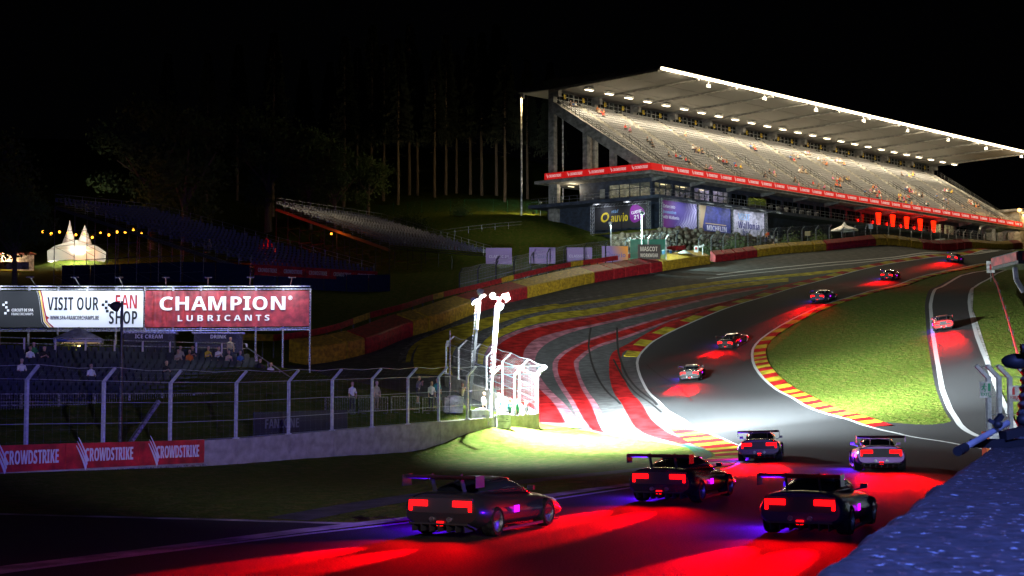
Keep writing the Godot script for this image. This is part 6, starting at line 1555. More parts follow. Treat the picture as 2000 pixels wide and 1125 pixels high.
# ---------- people: one continuous skin per pose, coloured by what covers it
func sd_bone(p: Vector3, a: Vector3, b: Vector3, ra: float, rb: float) -> float:
	var ab := b - a
	var t := clampf((p - a).dot(ab) / maxf(ab.length_squared(), 1e-6), 0.0, 1.0)
	return p.distance_to(a + ab * t) - lerpf(ra, rb, t)
func skin_mesh(bones: Array, cell: float) -> Dictionary: # bones: [a, b, ra, rb, cloth id]
	var lo := Vector3(9, 9, 9); var hi := -lo
	for b in bones:
		var r := Vector3.ONE * (maxf(b[2], b[3]) + cell * 1.5)
		lo = lo.min((b[0] as Vector3) - r).min((b[1] as Vector3) - r); hi = hi.max((b[0] as Vector3) + r).max((b[1] as Vector3) + r)
	var n := Vector3i(((hi - lo) / cell).ceil()) + Vector3i.ONE
	var f := PackedFloat32Array(); f.resize(n.x * n.y * n.z); f.fill(1.0)
	var k := 0.035
	for b in bones:
		var rr := Vector3.ONE * (maxf(b[2], b[3]) + cell * 2.0 + 0.04)
		var i0 := Vector3i(((((b[0] as Vector3).min(b[1]) - rr) - lo) / cell).floor().max(Vector3.ZERO)); var i1 := Vector3i(((((b[0] as Vector3).max(b[1]) + rr) - lo) / cell).ceil()).clamp(Vector3i.ZERO, n - Vector3i.ONE)
		for z in range(i0.z, i1.z + 1):
			for y in range(i0.y, i1.y + 1):
				for x in range(i0.x, i1.x + 1):
					var d := sd_bone(lo + Vector3(x, y, z) * cell, b[0], b[1], b[2], b[3])
					var q := (z * n.y + y) * n.x + x
					var o := f[q]
					var h := clampf(0.5 + 0.5 * (o - d) / k, 0.0, 1.0)
					f[q] = lerpf(o, d, h) - k * h * (1.0 - h)
	var id := {}; var verts := PackedVector3Array()
	var sx := 1; var sy := n.x; var sz := n.x * n.y
	for z in n.z - 1:
		for y in n.y - 1:
			for x in n.x - 1:
				var q := z * sz + y * sy + x
				var s := 0; var c := Vector3.ZERO; var w := 0
				var v := [f[q], f[q + sx], f[q + sy], f[q + sx + sy], f[q + sz], f[q + sx + sz], f[q + sy + sz], f[q + sx + sy + sz]]
				for e in v:
					if e < 0.0: s += 1
				if s == 0 or s == 8: continue
				for e in [[0, 1], [2, 3], [4, 5], [6, 7], [0, 2], [1, 3], [4, 6], [5, 7], [0, 4], [1, 5], [2, 6], [3, 7]]:
					var a: float = v[e[0]]; var b: float = v[e[1]]
					if (a < 0.0) == (b < 0.0): continue
					var t := a / (a - b)
					var pa := Vector3(e[0] & 1, (e[0] >> 1) & 1, e[0] >> 2); var pb := Vector3(e[1] & 1, (e[1] >> 1) & 1, e[1] >> 2)
					c += pa.lerp(pb, t); w += 1
				id[q] = verts.size()
				verts.append(lo + (Vector3(x, y, z) + c / w) * cell)
	var tris := PackedInt32Array()
	for q in id:
		var inside := f[q] < 0.0
		for ax in 3:
			var d: int = [sx, sy, sz][ax]; var u: int = [sy, sz, sx][ax]; var w2: int = [sz, sx, sy][ax]
			if (f[q + d] < 0.0) == inside: continue
			if not (id.has(q - u) and id.has(q - w2) and id.has(q - u - w2)): continue
			var a: int = id[q]; var b: int = id[q - u]; var c: int = id[q - u - w2]; var e: int = id[q - w2]
			if inside: tris.append_array([a, b, c, a, c, e])
			else: tris.append_array([a, c, b, a, e, c])
	var nrm := PackedVector3Array(); nrm.resize(verts.size())
	for i in range(0, tris.size(), 3):
		var m := (verts[tris[i + 2]] - verts[tris[i]]).cross(verts[tris[i + 1]] - verts[tris[i]])
		for j in 3: nrm[tris[i + j]] += m
	var cloth := PackedInt32Array(); cloth.resize(verts.size())
	for i in verts.size():
		nrm[i] = nrm[i].normalized()
		var best := 1e9
		for b in bones:
			var d := sd_bone(verts[i], b[0], b[1], b[2], b[3])
			if d < best:
				best = d; cloth[i] = b[4]
	return {"v": verts, "n": nrm, "t": tris, "c": cloth}
func dressed(sk: Dictionary, cols: Array) -> ArrayMesh:
	var a := []; a.resize(Mesh.ARRAY_MAX)
	var c := PackedColorArray()
	for i in sk.c: c.append(cols[i])
	a[Mesh.ARRAY_VERTEX] = sk.v; a[Mesh.ARRAY_NORMAL] = sk.n; a[Mesh.ARRAY_COLOR] = c; a[Mesh.ARRAY_INDEX] = sk.t
	var m := ArrayMesh.new()
	m.add_surface_from_arrays(Mesh.PRIMITIVE_TRIANGLES, a)
	return m
func pose(kind: int) -> Array: # faces +z; cloth 0 skin 1 top 2 trousers 3 shoes 4 hair
	var b := []
	var sit := kind < 3
	var hip := 0.46 if sit else 0.92
	var lean: float = [0.08, 0.26, -0.06, 0.02, 0.05][kind]
	var ch := Vector3(0, hip + 0.46, lean); var nk := Vector3(0, hip + 0.6, lean + 0.01); var hd := Vector3(0, hip + 0.74, lean + 0.04)
	b.append([Vector3(-0.09, hip, -0.02), Vector3(0.09, hip, -0.02), 0.13, 0.13, 2])
	b.append([Vector3(0, hip + 0.08, 0), Vector3(0, hip + 0.25, lean * 0.5), 0.14, 0.15, 1])
	b.append([Vector3(-0.1, hip + 0.4, lean), Vector3(0.1, hip + 0.4, lean), 0.12, 0.12, 1]); b.append([Vector3(0, hip + 0.22, lean * 0.5), ch, 0.15, 0.13, 1])
	b.append([ch, nk, 0.06, 0.055, 0])
	b.append([hd + Vector3(0, -0.05, 0.02), hd + Vector3(0, 0.05, 0), 0.078, 0.095, 0]); b.append([hd + Vector3(0, -0.01, 0.1), hd + Vector3(0, -0.03, 0.115), 0.014, 0.018, 0])
	b.append([hd + Vector3(0, 0.07, -0.02), hd + Vector3(0, -0.02, -0.055), 0.09, 0.075, 4])
	for s in [-1.0, 1.0]:
		b.append([hd + Vector3(s * 0.085, 0, 0), hd + Vector3(s * 0.09, 0.02, -0.01), 0.018, 0.018, 0])
		var sh := Vector3(s * 0.19, hip + 0.44, lean)
		var el := Vector3(s * 0.25, hip + 0.2, lean + 0.06); var wr := Vector3(s * 0.14, hip + 0.12, lean + 0.28)
		if kind == 1: wr = Vector3(s * 0.06, hip + 0.3, lean + 0.25)
		if kind == 3: wr = Vector3(s * 0.25, hip - 0.05, 0.1)
		if kind == 4:
			el = Vector3(s * 0.27, hip + 0.28, lean + 0.16); wr = Vector3(s * 0.08, hip + 0.5, lean + 0.26)
		b.append([sh, el, 0.065, 0.05, 1]); b.append([el, wr, 0.045, 0.032, 0])
		var hn := wr + (wr - el).normalized() * 0.08
		b.append([wr, hn, 0.036, 0.03, 0])
		for g in 4: b.append([hn + Vector3(s * (0.025 - g * 0.017), 0, 0), hn + Vector3(s * (0.03 - g * 0.02), -0.03, 0.05 + 0.01 * (g % 2)), 0.011, 0.009, 0])
		b.append([wr + Vector3(-s * 0.03, 0, 0.02), wr + Vector3(-s * 0.055, 0.01, 0.06), 0.012, 0.01, 0])
		var hp := Vector3(s * 0.1, hip, 0)
		if sit:
			var kn := Vector3(s * 0.14, hip + 0.03, 0.43); var an := Vector3(s * 0.13, 0.08, 0.4 + 0.06 * (kind - 1))
			b.append([hp, kn, 0.095, 0.065, 2]); b.append([kn, an, 0.06, 0.042, 0 if kind == 1 else 2]); b.append([an + Vector3(0, -0.04, -0.04), an + Vector3(0, -0.05, 0.15), 0.042, 0.036, 3])
		else:
			var kn := Vector3(s * 0.11, 0.5, 0.03); var an := Vector3(s * 0.12, 0.08, -0.02)
			b.append([hp, kn, 0.095, 0.065, 2]); b.append([kn, an, 0.06, 0.042, 0 if kind == 4 else 2]); b.append([an + Vector3(0, -0.04, -0.04), an + Vector3(0, -0.05, 0.15), 0.042, 0.036, 3])
	return b
const ORD := ["first", "second", "third", "fourth", "fifth", "sixth", "seventh", "eighth", "ninth", "tenth", "eleventh", "twelfth", "thirteenth", "fourteenth", "fifteenth", "sixteenth", "seventeenth", "eighteenth", "nineteenth", "twentieth", "twenty-first", "topmost"]
const TOPS := [["red", 0.5, 0.02, 0.02], ["white", 0.7, 0.7, 0.68], ["black", 0.02, 0.02, 0.022], ["blue", 0.05, 0.12, 0.32], ["orange", 0.6, 0.16, 0.02], ["grey", 0.2, 0.2, 0.21], ["teal", 0.03, 0.22, 0.22], ["beige", 0.42, 0.34, 0.24], ["yellow", 0.6, 0.42, 0.03], ["green", 0.04, 0.2, 0.06], ["pink", 0.6, 0.16, 0.3]]
func people() -> void:
	rng.seed = 404
	var skins := []
	for k in 5: skins.append(skin_mesh(pose(k), 0.034))
	var pm := StandardMaterial3D.new()
	pm.vertex_color_use_as_albedo = true; pm.roughness = 0.85
	var cache := {}
	var make := func(kind: int, top: int, at: Vector3, turn: float, label: String, group: String) -> void:
		var v := rng.randi() % 3
		var key := kind * 100 + top * 4 + v
		if not cache.has(key):
			var sk: Color = [Color(0.5, 0.3, 0.22), Color(0.42, 0.25, 0.17), Color(0.56, 0.36, 0.27)][v]
			var hair: Color = [Color(0.03, 0.02, 0.015), Color(0.12, 0.07, 0.03), Color(0.3, 0.22, 0.1)][v]
			var leg: Color = [Color(0.03, 0.035, 0.06), Color(0.05, 0.05, 0.05), Color(0.25, 0.2, 0.14)][v]
			cache[key] = dressed(skins[kind], [sk, Color(TOPS[top][1], TOPS[top][2], TOPS[top][3]), leg, Color(0.2, 0.2, 0.2), hair])
		var o := MeshInstance3D.new()
		o.mesh = cache[key]; o.material_override = pm; o.name = numbered("person")
		add_child(o)
		o.position = at; o.rotation.y = turn
		tag(o, label, "person", group)
	# the lit stand: few people at the near end, a crowd at the far end
	var face := atan2(SU.cross(Vector3.UP).x, SU.cross(Vector3.UP).z)
	var used := {}
	var clusters := [[2.2, 20, 3], [9.0, 19, 5], [9.2, 14, 2], [10.2, 9, 3], [12.3, 5, 4], [14.2, 3, 3], [19.0, 2, 3], [27.5, 15, 1], [23.8, 9, 7], [28.0, 6, 5], [31.5, 5, 3], [36.0, 3, 3], [38.0, 7, 2], [41.0, 4, 3], [46, 3, 4], [49.0, 16, 3], [53.0, 2, 4], [56.0, 8, 4], [58.5, 13, 3], [61.0, 4, 5], [64, 15, 3], [66.0, 7, 6], [69.0, 2, 5]]
	for i in 34: clusters.append([rng.randf_range(70.0, 122.0), int(20.0 * pow(rng.randf(), 1.35)), rng.randi_range(3, 6)])
	var total := 0
	for c in clusters:
		for i in c[2]:
			var a: float = snappedf(c[0] + rng.randfn() * 0.9, 0.5) + 0.3
			var r: int = clampi(c[1] + int(rng.randfn() * 0.8), 0, 21)
			a = clampf(a, 0.8, 124.3)
			if fposmod(a - 4.6, 10.63) < 1.6 or used.has(Vector2i(int(a * 2), r)) or total > 235: continue
			used[Vector2i(int(a * 2), r)] = true
			total += 1
			var top: int = [0, 1, 1, 2, 2, 3, 4, 5, 7, 7, 6, 1, 2, 0, 8, 10][rng.randi() % 16]
			var bay := clampi(int(a / 10.63), 0, 11)
			make.call(rng.randi() % 3, top, S(a, row_b(r) + 0.4, row_h(r) - 0.02), face + rng.randf_range(-0.25, 0.25), "person in %s top, %s row up, %s half of the lit grandstand's %s bay" % [TOPS[top][0], ORD[r], "nearer" if fposmod(a, 10.63) < 5.3 else "farther", ORD[bay]], "spectators in the lit grandstand")
	# dark low stand behind the fence
	var TA := Vector3(-33.5, 5.2, -93); var TB := Vector3(-19.0, 5.2, -110); var FA := Vector3(-28.6, 2.4, -82.5); var FB := Vector3(-13.6, 2.4, -100.5)
	for q in [[0.22, 1, 9], [0.2, 2, 1], [0.24, 2, 2], [0.69, 2, 7], [0.72, 1, 7], [0.74, 2, 4], [0.76, 1, 2], [0.82, 1, 8], [0.86, 1, 1], [0.88, 2, 7], [0.93, 2, 3], [0.35, 6, 1], [0.97, 4, 2], [0.99, 5, 1], [0.6, 5, 2], [0.15, 5, 1]]:
		var p := TA.lerp(FA, q[1] / 10.0).lerp(TB.lerp(FB, q[1] / 10.0), q[0])
		make.call(rng.randi() % 3, q[2], p + Vector3(0, 0.0, 0.05), 0.7, "person in %s top seated in the dark low stand, %s row from its back rail" % [TOPS[q[2]][0], ORD[q[1]]], "spectators in the dark low stand")
	make.call(3, 7, Vector3(-20.0, 5.2, -109.0), 0.7, "person in beige top standing at the end of the low stand", "spectators in the dark low stand")
	make.call(3, 5, Vector3(-38.5, 20.4, -194.5), 0.9, "person in grey top standing on the temporary stand's side steps", "")
	# people behind the catch fence
	for q in [[-6.2, -101.5, 4, 5, "near the dark gap of the fence"], [-5.3, -100.8, 3, 1, "beside the covered equipment case"], [-5.0, -102.5, 3, 6, "behind the covered equipment case"], [-1.9, -101.8, 3, 1, "between the two lighting masts"], [-0.2, -102.6, 4, 6, "just behind the bright fence corner"], [0.3, -103.4, 3, 6, "second from the bright fence corner"], [0.9, -104.6, 3, 2, "closest to the bright fence corner"], [-8.6, -97.5, 3, 7, "by the crowd barriers"], [-10.0, -96.2, 3, 1, "left of the crowd barriers"], [-3.4, -103.5, 4, 7, "behind the first lighting mast"], [-0.9, -104.2, 3, 3, "under the second lighting mast"]]:
		make.call(q[2], q[3], on(q[0], q[1]), 0.9 + rng.randf_range(-0.4, 0.4), "person in %s top standing behind the catch fence %s" % [TOPS[q[3]][0], q[4]], "spectators behind the catch fence")
	for q in [[41.2, -247.9, 4, "person in orange overall standing on the marshal tower"], [42.2, -247.2, 4, "person in orange overall at the foot of the marshal tower"]]:
		make.call(3, q[2], on(q[0], q[1], 1.64 if q[0] < 42.0 else 0.0), 0.6, q[3], "")
	# crowd barriers
	for i in 4:
		var p := on(-10.6 + i * 1.9, -95.0 - i * 1.6)
		var o := thing("crowd_barrier", ["steel crowd barrier farthest from the lit corner", "steel crowd barrier second from the sponsor screen", "steel crowd barrier third from the sponsor screen", "steel crowd barrier closest to the lighting masts"][i], "barrier", p, 0.7, "crowd barriers behind the fence")
		var m := MB.new()
		m.bar(Vector3(-1.1, 1.05, 0), Vector3(1.1, 1.05, 0), 0.04, 0.04); m.bar(Vector3(-1.1, 0.2, 0), Vector3(1.1, 0.2, 0), 0.04, 0.04); m.bar(Vector3(-1.1, 0, 0), Vector3(-1.1, 1.05, 0), 0.04, 0.04); m.bar(Vector3(1.1, 0, 0), Vector3(1.1, 1.05, 0), 0.04, 0.04)
		part(o, "frame", m, M.steel)
		m = MB.new()
		for e in 16: m.bar(Vector3(-1.0 + e * 0.13, 0.2, 0), Vector3(-1.0 + e * 0.13, 1.05, 0), 0.016, 0.016)
		part(o, "upright", m, M.steel)
		m = MB.new()
		for e in [-0.8, 0.8]: m.bar(Vector3(e, 0.03, -0.3), Vector3(e, 0.03, 0.3), 0.05, 0.05)
		part(o, "foot", m, M.steel)
# ---------- race cars at rest on the racing line, tail lamps lit
func car_ring(z: float, w: float, y0: float, y1: float, e := 3.4, tum := 0.12) -> Array:
	var r := []
	for i in 20:
		var t := TAU * i / 20.0
		var cx := signf(cos(t)) * pow(absf(cos(t)), 2.0 / e); var cy := signf(sin(t)) * pow(absf(sin(t)), 2.0 / e)
		var yy := (y0 + y1) / 2 + cy * (y1 - y0) / 2
		r.append(Vector3(cx * w * (1.0 - tum * maxf(cy, 0.0)), yy, z))
	return r
func race_car(paint: Material) -> Node3D:
	var o := Node3D.new()
	var m := MB.new()
	m.loft([car_ring(2.3, 0.9, 0.3, 0.98), car_ring(2.22, 0.95, 0.24, 1.02), car_ring(1.9, 0.99, 0.16, 1.03), car_ring(1.4, 1.0, 0.16, 1.0), car_ring(0.8, 0.95, 0.13, 0.95), car_ring(0.0, 0.93, 0.12, 0.9), car_ring(-0.8, 0.95, 0.12, 0.87), car_ring(-1.45, 1.0, 0.13, 0.83), car_ring(-2.05, 0.98, 0.14, 0.7), car_ring(-2.35, 0.9, 0.18, 0.52), car_ring(-2.45, 0.6, 0.22, 0.4)])
	part(o, "body", m, paint)
	m = MB.new()
	m.loft([car_ring(1.95, 0.5, 0.93, 1.01, 2.6), car_ring(1.4, 0.62, 0.9, 1.12, 2.6), car_ring(0.8, 0.67, 0.86, 1.23, 2.8), car_ring(0.2, 0.69, 0.84, 1.27, 3.0), car_ring(-0.3, 0.68, 0.82, 1.22, 2.8), car_ring(-0.75, 0.66, 0.8, 1.04, 2.6), car_ring(-1.15, 0.6, 0.78, 0.88, 2.6)])
	var cab := part(o, "cabin_glass", m, M.dark_glass)
	m = MB.new()
	m.loft([car_ring(0.75, 0.5, 1.2, 1.25, 3.0), car_ring(0.2, 0.54, 1.24, 1.29, 3.0), car_ring(-0.25, 0.5, 1.19, 1.24, 3.0)])
	part(cab, "roof_skin", m, paint)
	# rear: recessed panel, lamps, diffuser, exhausts
	m = MB.new(); m.box(Vector3(0, 0.73, 2.29), Vector3(1.62, 0.34, 0.06)); part(o, "rear_panel", m, M.black)
	for s in [-1.0, 1.0]:
		m = MB.new(); m.box(Vector3(s * 0.56, 0.78, 2.335), Vector3(0.46, 0.13, 0.05)); m.box(Vector3(s * 0.76, 0.7, 2.33), Vector3(0.07, 0.18, 0.05)); part(o, "tail_lamp", m, M.tail)
		m = MB.new(); m.tube(Vector3(s * 0.22, 0.42, 2.2), Vector3(s * 0.22, 0.42, 2.36), 0.06, 0.06, 10); part(o, "exhaust", m, M.steel)
		m = MB.new(); m.box(Vector3(s * 0.93, 0.99, -0.5), Vector3(0.16, 0.11, 0.1)); m.bar(Vector3(s * 0.7, 0.88, -0.48), Vector3(s * 0.92, 0.96, -0.48), 0.03, 0.03); part(o, "mirror", m, paint)
		m = MB.new(); m.ball(Vector3(s * 0.66, 0.55, -2.18), Vector3(0.18, 0.09, 0.12), 10, 6); part(o, "headlamp", m, M.headlamp)
		m = MB.new(); m.box(Vector3(s * 0.965, 0.55, 0.35), Vector3(0.02, 0.16, 0.26)); part(o, "number_panel", m, M.led)
		m = MB.new(); m.box(Vector3(s * 0.97, 0.14, 0.1), Vector3(0.1, 0.06, 2.2)); part(o, "side_skirt", m, M.black)
	m = MB.new(); m.box(Vector3(0, 0.33, 2.34), Vector3(0.16, 0.1, 0.04)); part(o, "rain_lamp", m, M.tail)
	m = MB.new(); m.box(Vector3(0, 0.26, 2.2), Vector3(1.5, 0.04, 0.5), Basis(Vector3.RIGHT, -0.3))
	for i in 7: m.box(Vector3(-0.66 + i * 0.22, 0.24, 2.22), Vector3(0.02, 0.18, 0.42))
	part(o, "diffuser", m, M.black)
	# wing
	m = MB.new()
	m.loft([wing_ring(-0.92), wing_ring(-0.3), wing_ring(0.3), wing_ring(0.92)])
	var wing := part(o, "rear_wing", m, M.black)
	for s in [-1.0, 1.0]:
		m = MB.new(); m.box(Vector3(s * 0.94, 1.28, 2.2), Vector3(0.02, 0.26, 0.42)); part(wing, "end_plate", m, paint)
		m = MB.new(); m.bar(Vector3(s * 0.38, 0.98, 1.85), Vector3(s * 0.38, 1.4, 2.05), 0.03, 0.14, Vector3.BACK); m.bar(Vector3(s * 0.38, 1.4, 2.0), Vector3(s * 0.38, 1.34, 2.2), 0.03, 0.06); part(wing, "wing_strut", m, M.black)
	for q in [Vector3(0.84, 0.34, 1.4), Vector3(-0.84, 0.34, 1.4), Vector3(0.84, 0.34, -1.4), Vector3(-0.84, 0.34, -1.4)]:
		m = MB.new()
		var s := signf(q.x)
		var xf := Transform3D(Basis(Vector3.BACK, -s * PI / 2), q)
		m.lathe([Vector2(0.2, -0.15), Vector2(0.31, -0.16), Vector2(0.345, -0.1), Vector2(0.345, 0.1), Vector2(0.31, 0.165), Vector2(0.24, 0.16)], 22, xf)
		var w := part(o, "wheel", m, M.rubber)
		m = MB.new(); m.lathe([Vector2(0.24, 0.16), Vector2(0.22, 0.1), Vector2(0.06, 0.08), Vector2(0.0, 0.1)], 18, xf); part(w, "rim", m, M.steel)
	m = MB.new(); m.box(Vector3(0, 0.09, -2.42), Vector3(1.5, 0.03, 0.2)); part(o, "front_splitter", m, M.black)
	return o
func wing_ring(x: float) -> Array:
	var r := []
	for p in [Vector2(2.02, 1.32), Vector2(2.1, 1.35), Vector2(2.25, 1.37), Vector2(2.38, 1.42), Vector2(2.38, 1.405), Vector2(2.25, 1.34), Vector2(2.1, 1.305)]: r.append(Vector3(x, p.y, p.x))
	return r
const CARS := [
	[-0.6, -37.0, 2.8, -44.0, 0, "graphite race car with glowing red tail lamps nearest the white edge line in front"],
	[7.4, -37.0, 10.6, -44.5, 1, "navy race car with glowing red tail lamps closest to the stone wall"],
	[5.2, -46.5, 8.2, -53.0, 2, "black race car with red tail lamps just before the green painted verge"],
	[15.0, -63.5, 16.0, -70.0, 3, "violet race car on the outside of the bend facing the pit exit"],
	[11.8, -73.0, 13.2, -80.0, 2, "black race car hugging the tip of the striped apex kerb"],
	[16.3, -139.0, 18.6, -149.0, 2, "black race car at the start of the climb with braking lamps"],
	[23.2, -161.0, 28.6, -170.5, 0, "graphite race car level with the tight right-hand kerb"],
	[37.2, -183.0, 43.5, -194.0, 1, "navy race car halfway up the hill"],
	[53.0, -214.5, 58.5, -225.0, 2, "black race car high on the hill below the gazebo"],
	[71.5, -247.0, 78.0, -258.5, 0, "graphite race car farthest up the hill"],
	[41.6, -148.0, 38.9, -137.0, 4, "red race car braking in the pit lane"]]
func cars() -> void:
	M.tail = glow(Color(1.0, 0.02, 0.03), 5.0)
	M.led = glow(Color(0.75, 0.05, 1.0), 2.2)
	M.headlamp = mat(lin(0.7, 0.72, 0.75), 0.15)
	var paints := [mat(lin(0.022, 0.022, 0.025), 0.3, 0.3), mat(lin(0.02, 0.03, 0.09), 0.3, 0.2), mat(lin(0.02, 0.02, 0.022), 0.25, 0.2), mat(lin(0.12, 0.03, 0.2), 0.3, 0.2), mat(lin(0.35, 0.02, 0.02), 0.3, 0.1)]
	for p in paints:
		p.clearcoat_enabled = true; p.clearcoat = 0.6; p.clearcoat_roughness = 0.1
	var proto := []
	for p in paints: proto.append(race_car(p))
	for c in CARS:
		var o: Node3D = proto[c[4]].duplicate()
		o.name = numbered("race_car")
		add_child(o)
		var f := (on(c[2], c[3]) - on(c[0], c[1])).normalized()
		if c[4] == 4: f = -f
		var up := gn(c[0], c[1])
		o.transform = Transform3D(Basis.looking_at(f, up), on(c[0], c[1], 0.035))
		tag(o, c[5], "race car", "race cars on the circuit")
		var e := 34.0 if c[1] > -100.0 else 40.0
		for s in [-0.56, 0.56]:
			spot(o, Vector3(s, 0.78, 2.4), Vector3(s * 1.3, 0.0, 5.2), Color(1.0, 0.0, 0.015), e, 46.0, 1.0, 0.2)
			spot(o, Vector3(s, 0.8, 2.42), Vector3(s * 1.1, 0.0, 6.9), Color(1.0, 0.0, 0.02), 1050.0 if c[1] > -100.0 else 880.0, 8.5, 0.5, 0.12)  # added narrow beam that lays a red streak on the asphalt
		omni(o, Vector3(-1.12, 0.55, 0.35), Color(0.35, 0.05, 1.0), 16.0 if c[1] > -100.0 else 5.0, 0.1)
	for p in proto: p.free()
# ---------- forest edge
func trees() -> void:
	rng.seed = 99
	var crowns := []
	for v in 2:
		var m := MB.new()
		for t in 46: # whorls of drooping boughs from 0.45 to 1.0 of a 32 m trunk
			var y := lerpf(13.0, 32.0, t / 45.0); var R := lerpf(3.6, 0.3, t / 45.0) * rng.randf_range(0.7, 1.15)
			for k in 7:
				var a := TAU * k / 7.0 + rng.randf() * 0.9
				var d := Vector3(cos(a), -0.28, sin(a)); var s := Vector3(-sin(a), 0, cos(a))
				for e in 5:
					var c := Vector3(0, y, 0) + d * R * (0.2 + 0.18 * e)
					var w := 0.34 * (1.2 - 0.12 * e) * rng.randf_range(0.6, 1.2)
					m.tri(c - s * w, c + d * 0.7 + Vector3(0, -0.15, 0), c + s * w)
					m.tri(c, c + d * 0.3 + Vector3(0, -0.7, 0) + s * 0.1, c + d * 0.5)
		crowns.append(m.done())
	var trunk := MB.new()
	for j in 8: trunk.tube(Vector3(0.05 * sin(j * 1.3), j * 4.0 - 0.5, 0.05 * cos(j)), Vector3(0.05 * sin((j + 1) * 1.3), (j + 1) * 4.0 - 0.5, 0.05 * cos(j + 1.0)), lerpf(0.34, 0.06, j / 8.0), lerpf(0.34, 0.06, (j + 1) / 8.0), 9, false)
	for k in 14: trunk.bar(Vector3(0, 6.0 + k * 0.8, 0), Vector3(cos(k * 2.4), 5.8 + k * 0.8, sin(k * 2.4)) * Vector3(1.1, 1, 1.1), 0.04, 0.04)
	var tm := trunk.done()
	var px := [-36.0, -30.5, -27.6, -25.2, -22.4, -20.2, -18.6, -15.2, -13.0, -10.9, -8.2, -6.0, -3.1, -1.4, 3.0, -41.0, -47.0, -54.0, -60.0, -68.0, 7.5, -33.0]
	var place := []
	var nth := ["first", "second", "third", "fourth", "fifth", "sixth", "seventh", "eighth", "ninth", "tenth", "eleventh"]
	var order := range(px.size())
	order.sort_custom(func(p, q): return px[p] > px[q])
	place.resize(px.size())
	for i in px.size(): place[order[i]] = "%s from the grandstand's tall white post" % nth[i] if i < 11 else "%s from the leafy trees at the wood's other end" % nth[px.size() - 1 - i]
	for i in px.size():
		var z := -292.0 - rng.randf() * 26.0
		var x: float = px[i] * (-z / 300.0)
		var o := thing("spruce_tree", "tall bare stemmed spruce %s" % place[i], "tree", on(x, z, -0.3), rng.randf() * TAU, "spruces at the forest edge")
		var k := rng.randf_range(0.9, 1.15)
		var bs := Transform3D(Basis.from_scale(Vector3(k, k, k)), Vector3.ZERO)
		part(o, "trunk", tm, M.bark, bs); part(o, "crown", crowns[i % 2], M.needles, bs)
	# broadleaf trees and shrubs
	var lc := []
	for v in 3:
		var m := MB.new()
		var cl := []
		for i in 26: cl.append([Vector3(rng.randfn(), rng.randfn() * 0.9, rng.randfn()).limit_length(2.0) * Vector3(1.5, 1.6, 1.5) + Vector3(0, 5.2, 0), rng.randf_range(0.7, 1.3)])
		for i in 5200:
			var c = cl[rng.randi() % 26]
			leaf_face(m, c[0] + Vector3(rng.randfn(), rng.randfn() * 0.7, rng.randfn()) * c[1] * 0.5, rng.randf_range(0.09, 0.17))
		lc.append(m.done())
	var bt := MB.new()
	bt.tube(Vector3(0, -0.4, 0), Vector3(0.1, 3.4, 0), 0.28, 0.16, 9, false)
	for k in 7: bt.tube(Vector3(0.1, 2.4 + k * 0.2, 0), Vector3(2.0 * cos(k * 2.4), 5.0 + 0.4 * (k % 3), 2.0 * sin(k * 2.4)), 0.1, 0.03, 6, false)
	var bm := bt.done()
	var spots := [[-73.0, -216.0, 2.3, "large dark leafy tree covering the end of the temporary stand"], [-79.5, -226.0, 2.1, "big leafy tree behind the one at the stand's end"], [-66.5, -205.0, 1.5, "smaller leafy tree in front of the marquee's edge"], [-84.0, -236.0, 2.6, "tall leafy tree over the lit booth"], [-56.0, -262.0, 3.0, "tall leafy tree rising behind the temporary stand"], [-64.0, -272.0, 3.2, "broad leafy tree behind the string of bulbs"], [-44.0, -276.0, 2.8, "leafy tree behind the red tent"], [-36.0, -272.0, 2.2, "leafy tree with pale stems behind the upper stand"], [-31.0, -268.0, 1.7, "leafy tree beside the upper stand's back corner"], [-26.0, -276.0, 1.5, "light green small tree behind the upper stand"]]
	for i in spots.size():
		var q = spots[i]
		var o := thing("broadleaf_tree", q[3], "tree", on(q[0], q[1], -0.1), rng.randf() * TAU, "leafy trees on the dark slope")
		var bs := Transform3D(Basis.from_scale(Vector3.ONE * q[2]), Vector3.ZERO)
		part(o, "trunk", bm, M.bark, bs); part(o, "crown", lc[i % 3], M.leaf, bs)
	var shr := MB.new()
	for i in 900: leaf_face(shr, Vector3(rng.randfn() * 0.55, absf(rng.randfn()) * 0.6 + 0.1, rng.randfn() * 0.55), 0.1)
	var sm := shr.done()
	var stems := MB.new()
	for k in 6: stems.tube(Vector3(0, -0.2, 0), Vector3(0.4 * cos(k * 1.1), 0.8, 0.4 * sin(k * 1.1)), 0.03, 0.015, 5, false)
	var stm := stems.done()
	for q in [[-19.0, -262.0, 1.6, "round shrub behind the upper stand's rail"], [-15.5, -256.0, 1.8, "dark bush on the grass bank beside the upper stand"], [-9.0, -268.0, 1.4, "low bush on the lit grass bank"], [30.0, -240.0, 1.5, "bush growing over the rubble wall's left part"], [36.0, -246.0, 1.8, "bush growing beside the marshal tower"], [46.0, -254.0, 1.7, "bush on the bank behind the tall debris fence"], [52.0, -259.0, 1.5, "bush on the bank left of the gazebo"], [-30.5, -104.0, 1.0, "bush under the white billboard"], [-27.5, -104.6, 0.9, "second bush under the white billboard"]]:
		var o := thing("shrub", q[3], "shrub", on(q[0], q[1]), rng.randf() * TAU, "shrubs on the slope")
		var bs := Transform3D(Basis.from_scale(Vector3.ONE * q[2]), Vector3.ZERO)
		part(o, "foliage", sm, M.leaf, bs); part(o, "stem", stm, M.bark, bs)
	# green mesh fence along the upper bank
	var gf := thing("mesh_fence", "green mesh fence along the top of the grass bank", "fence")
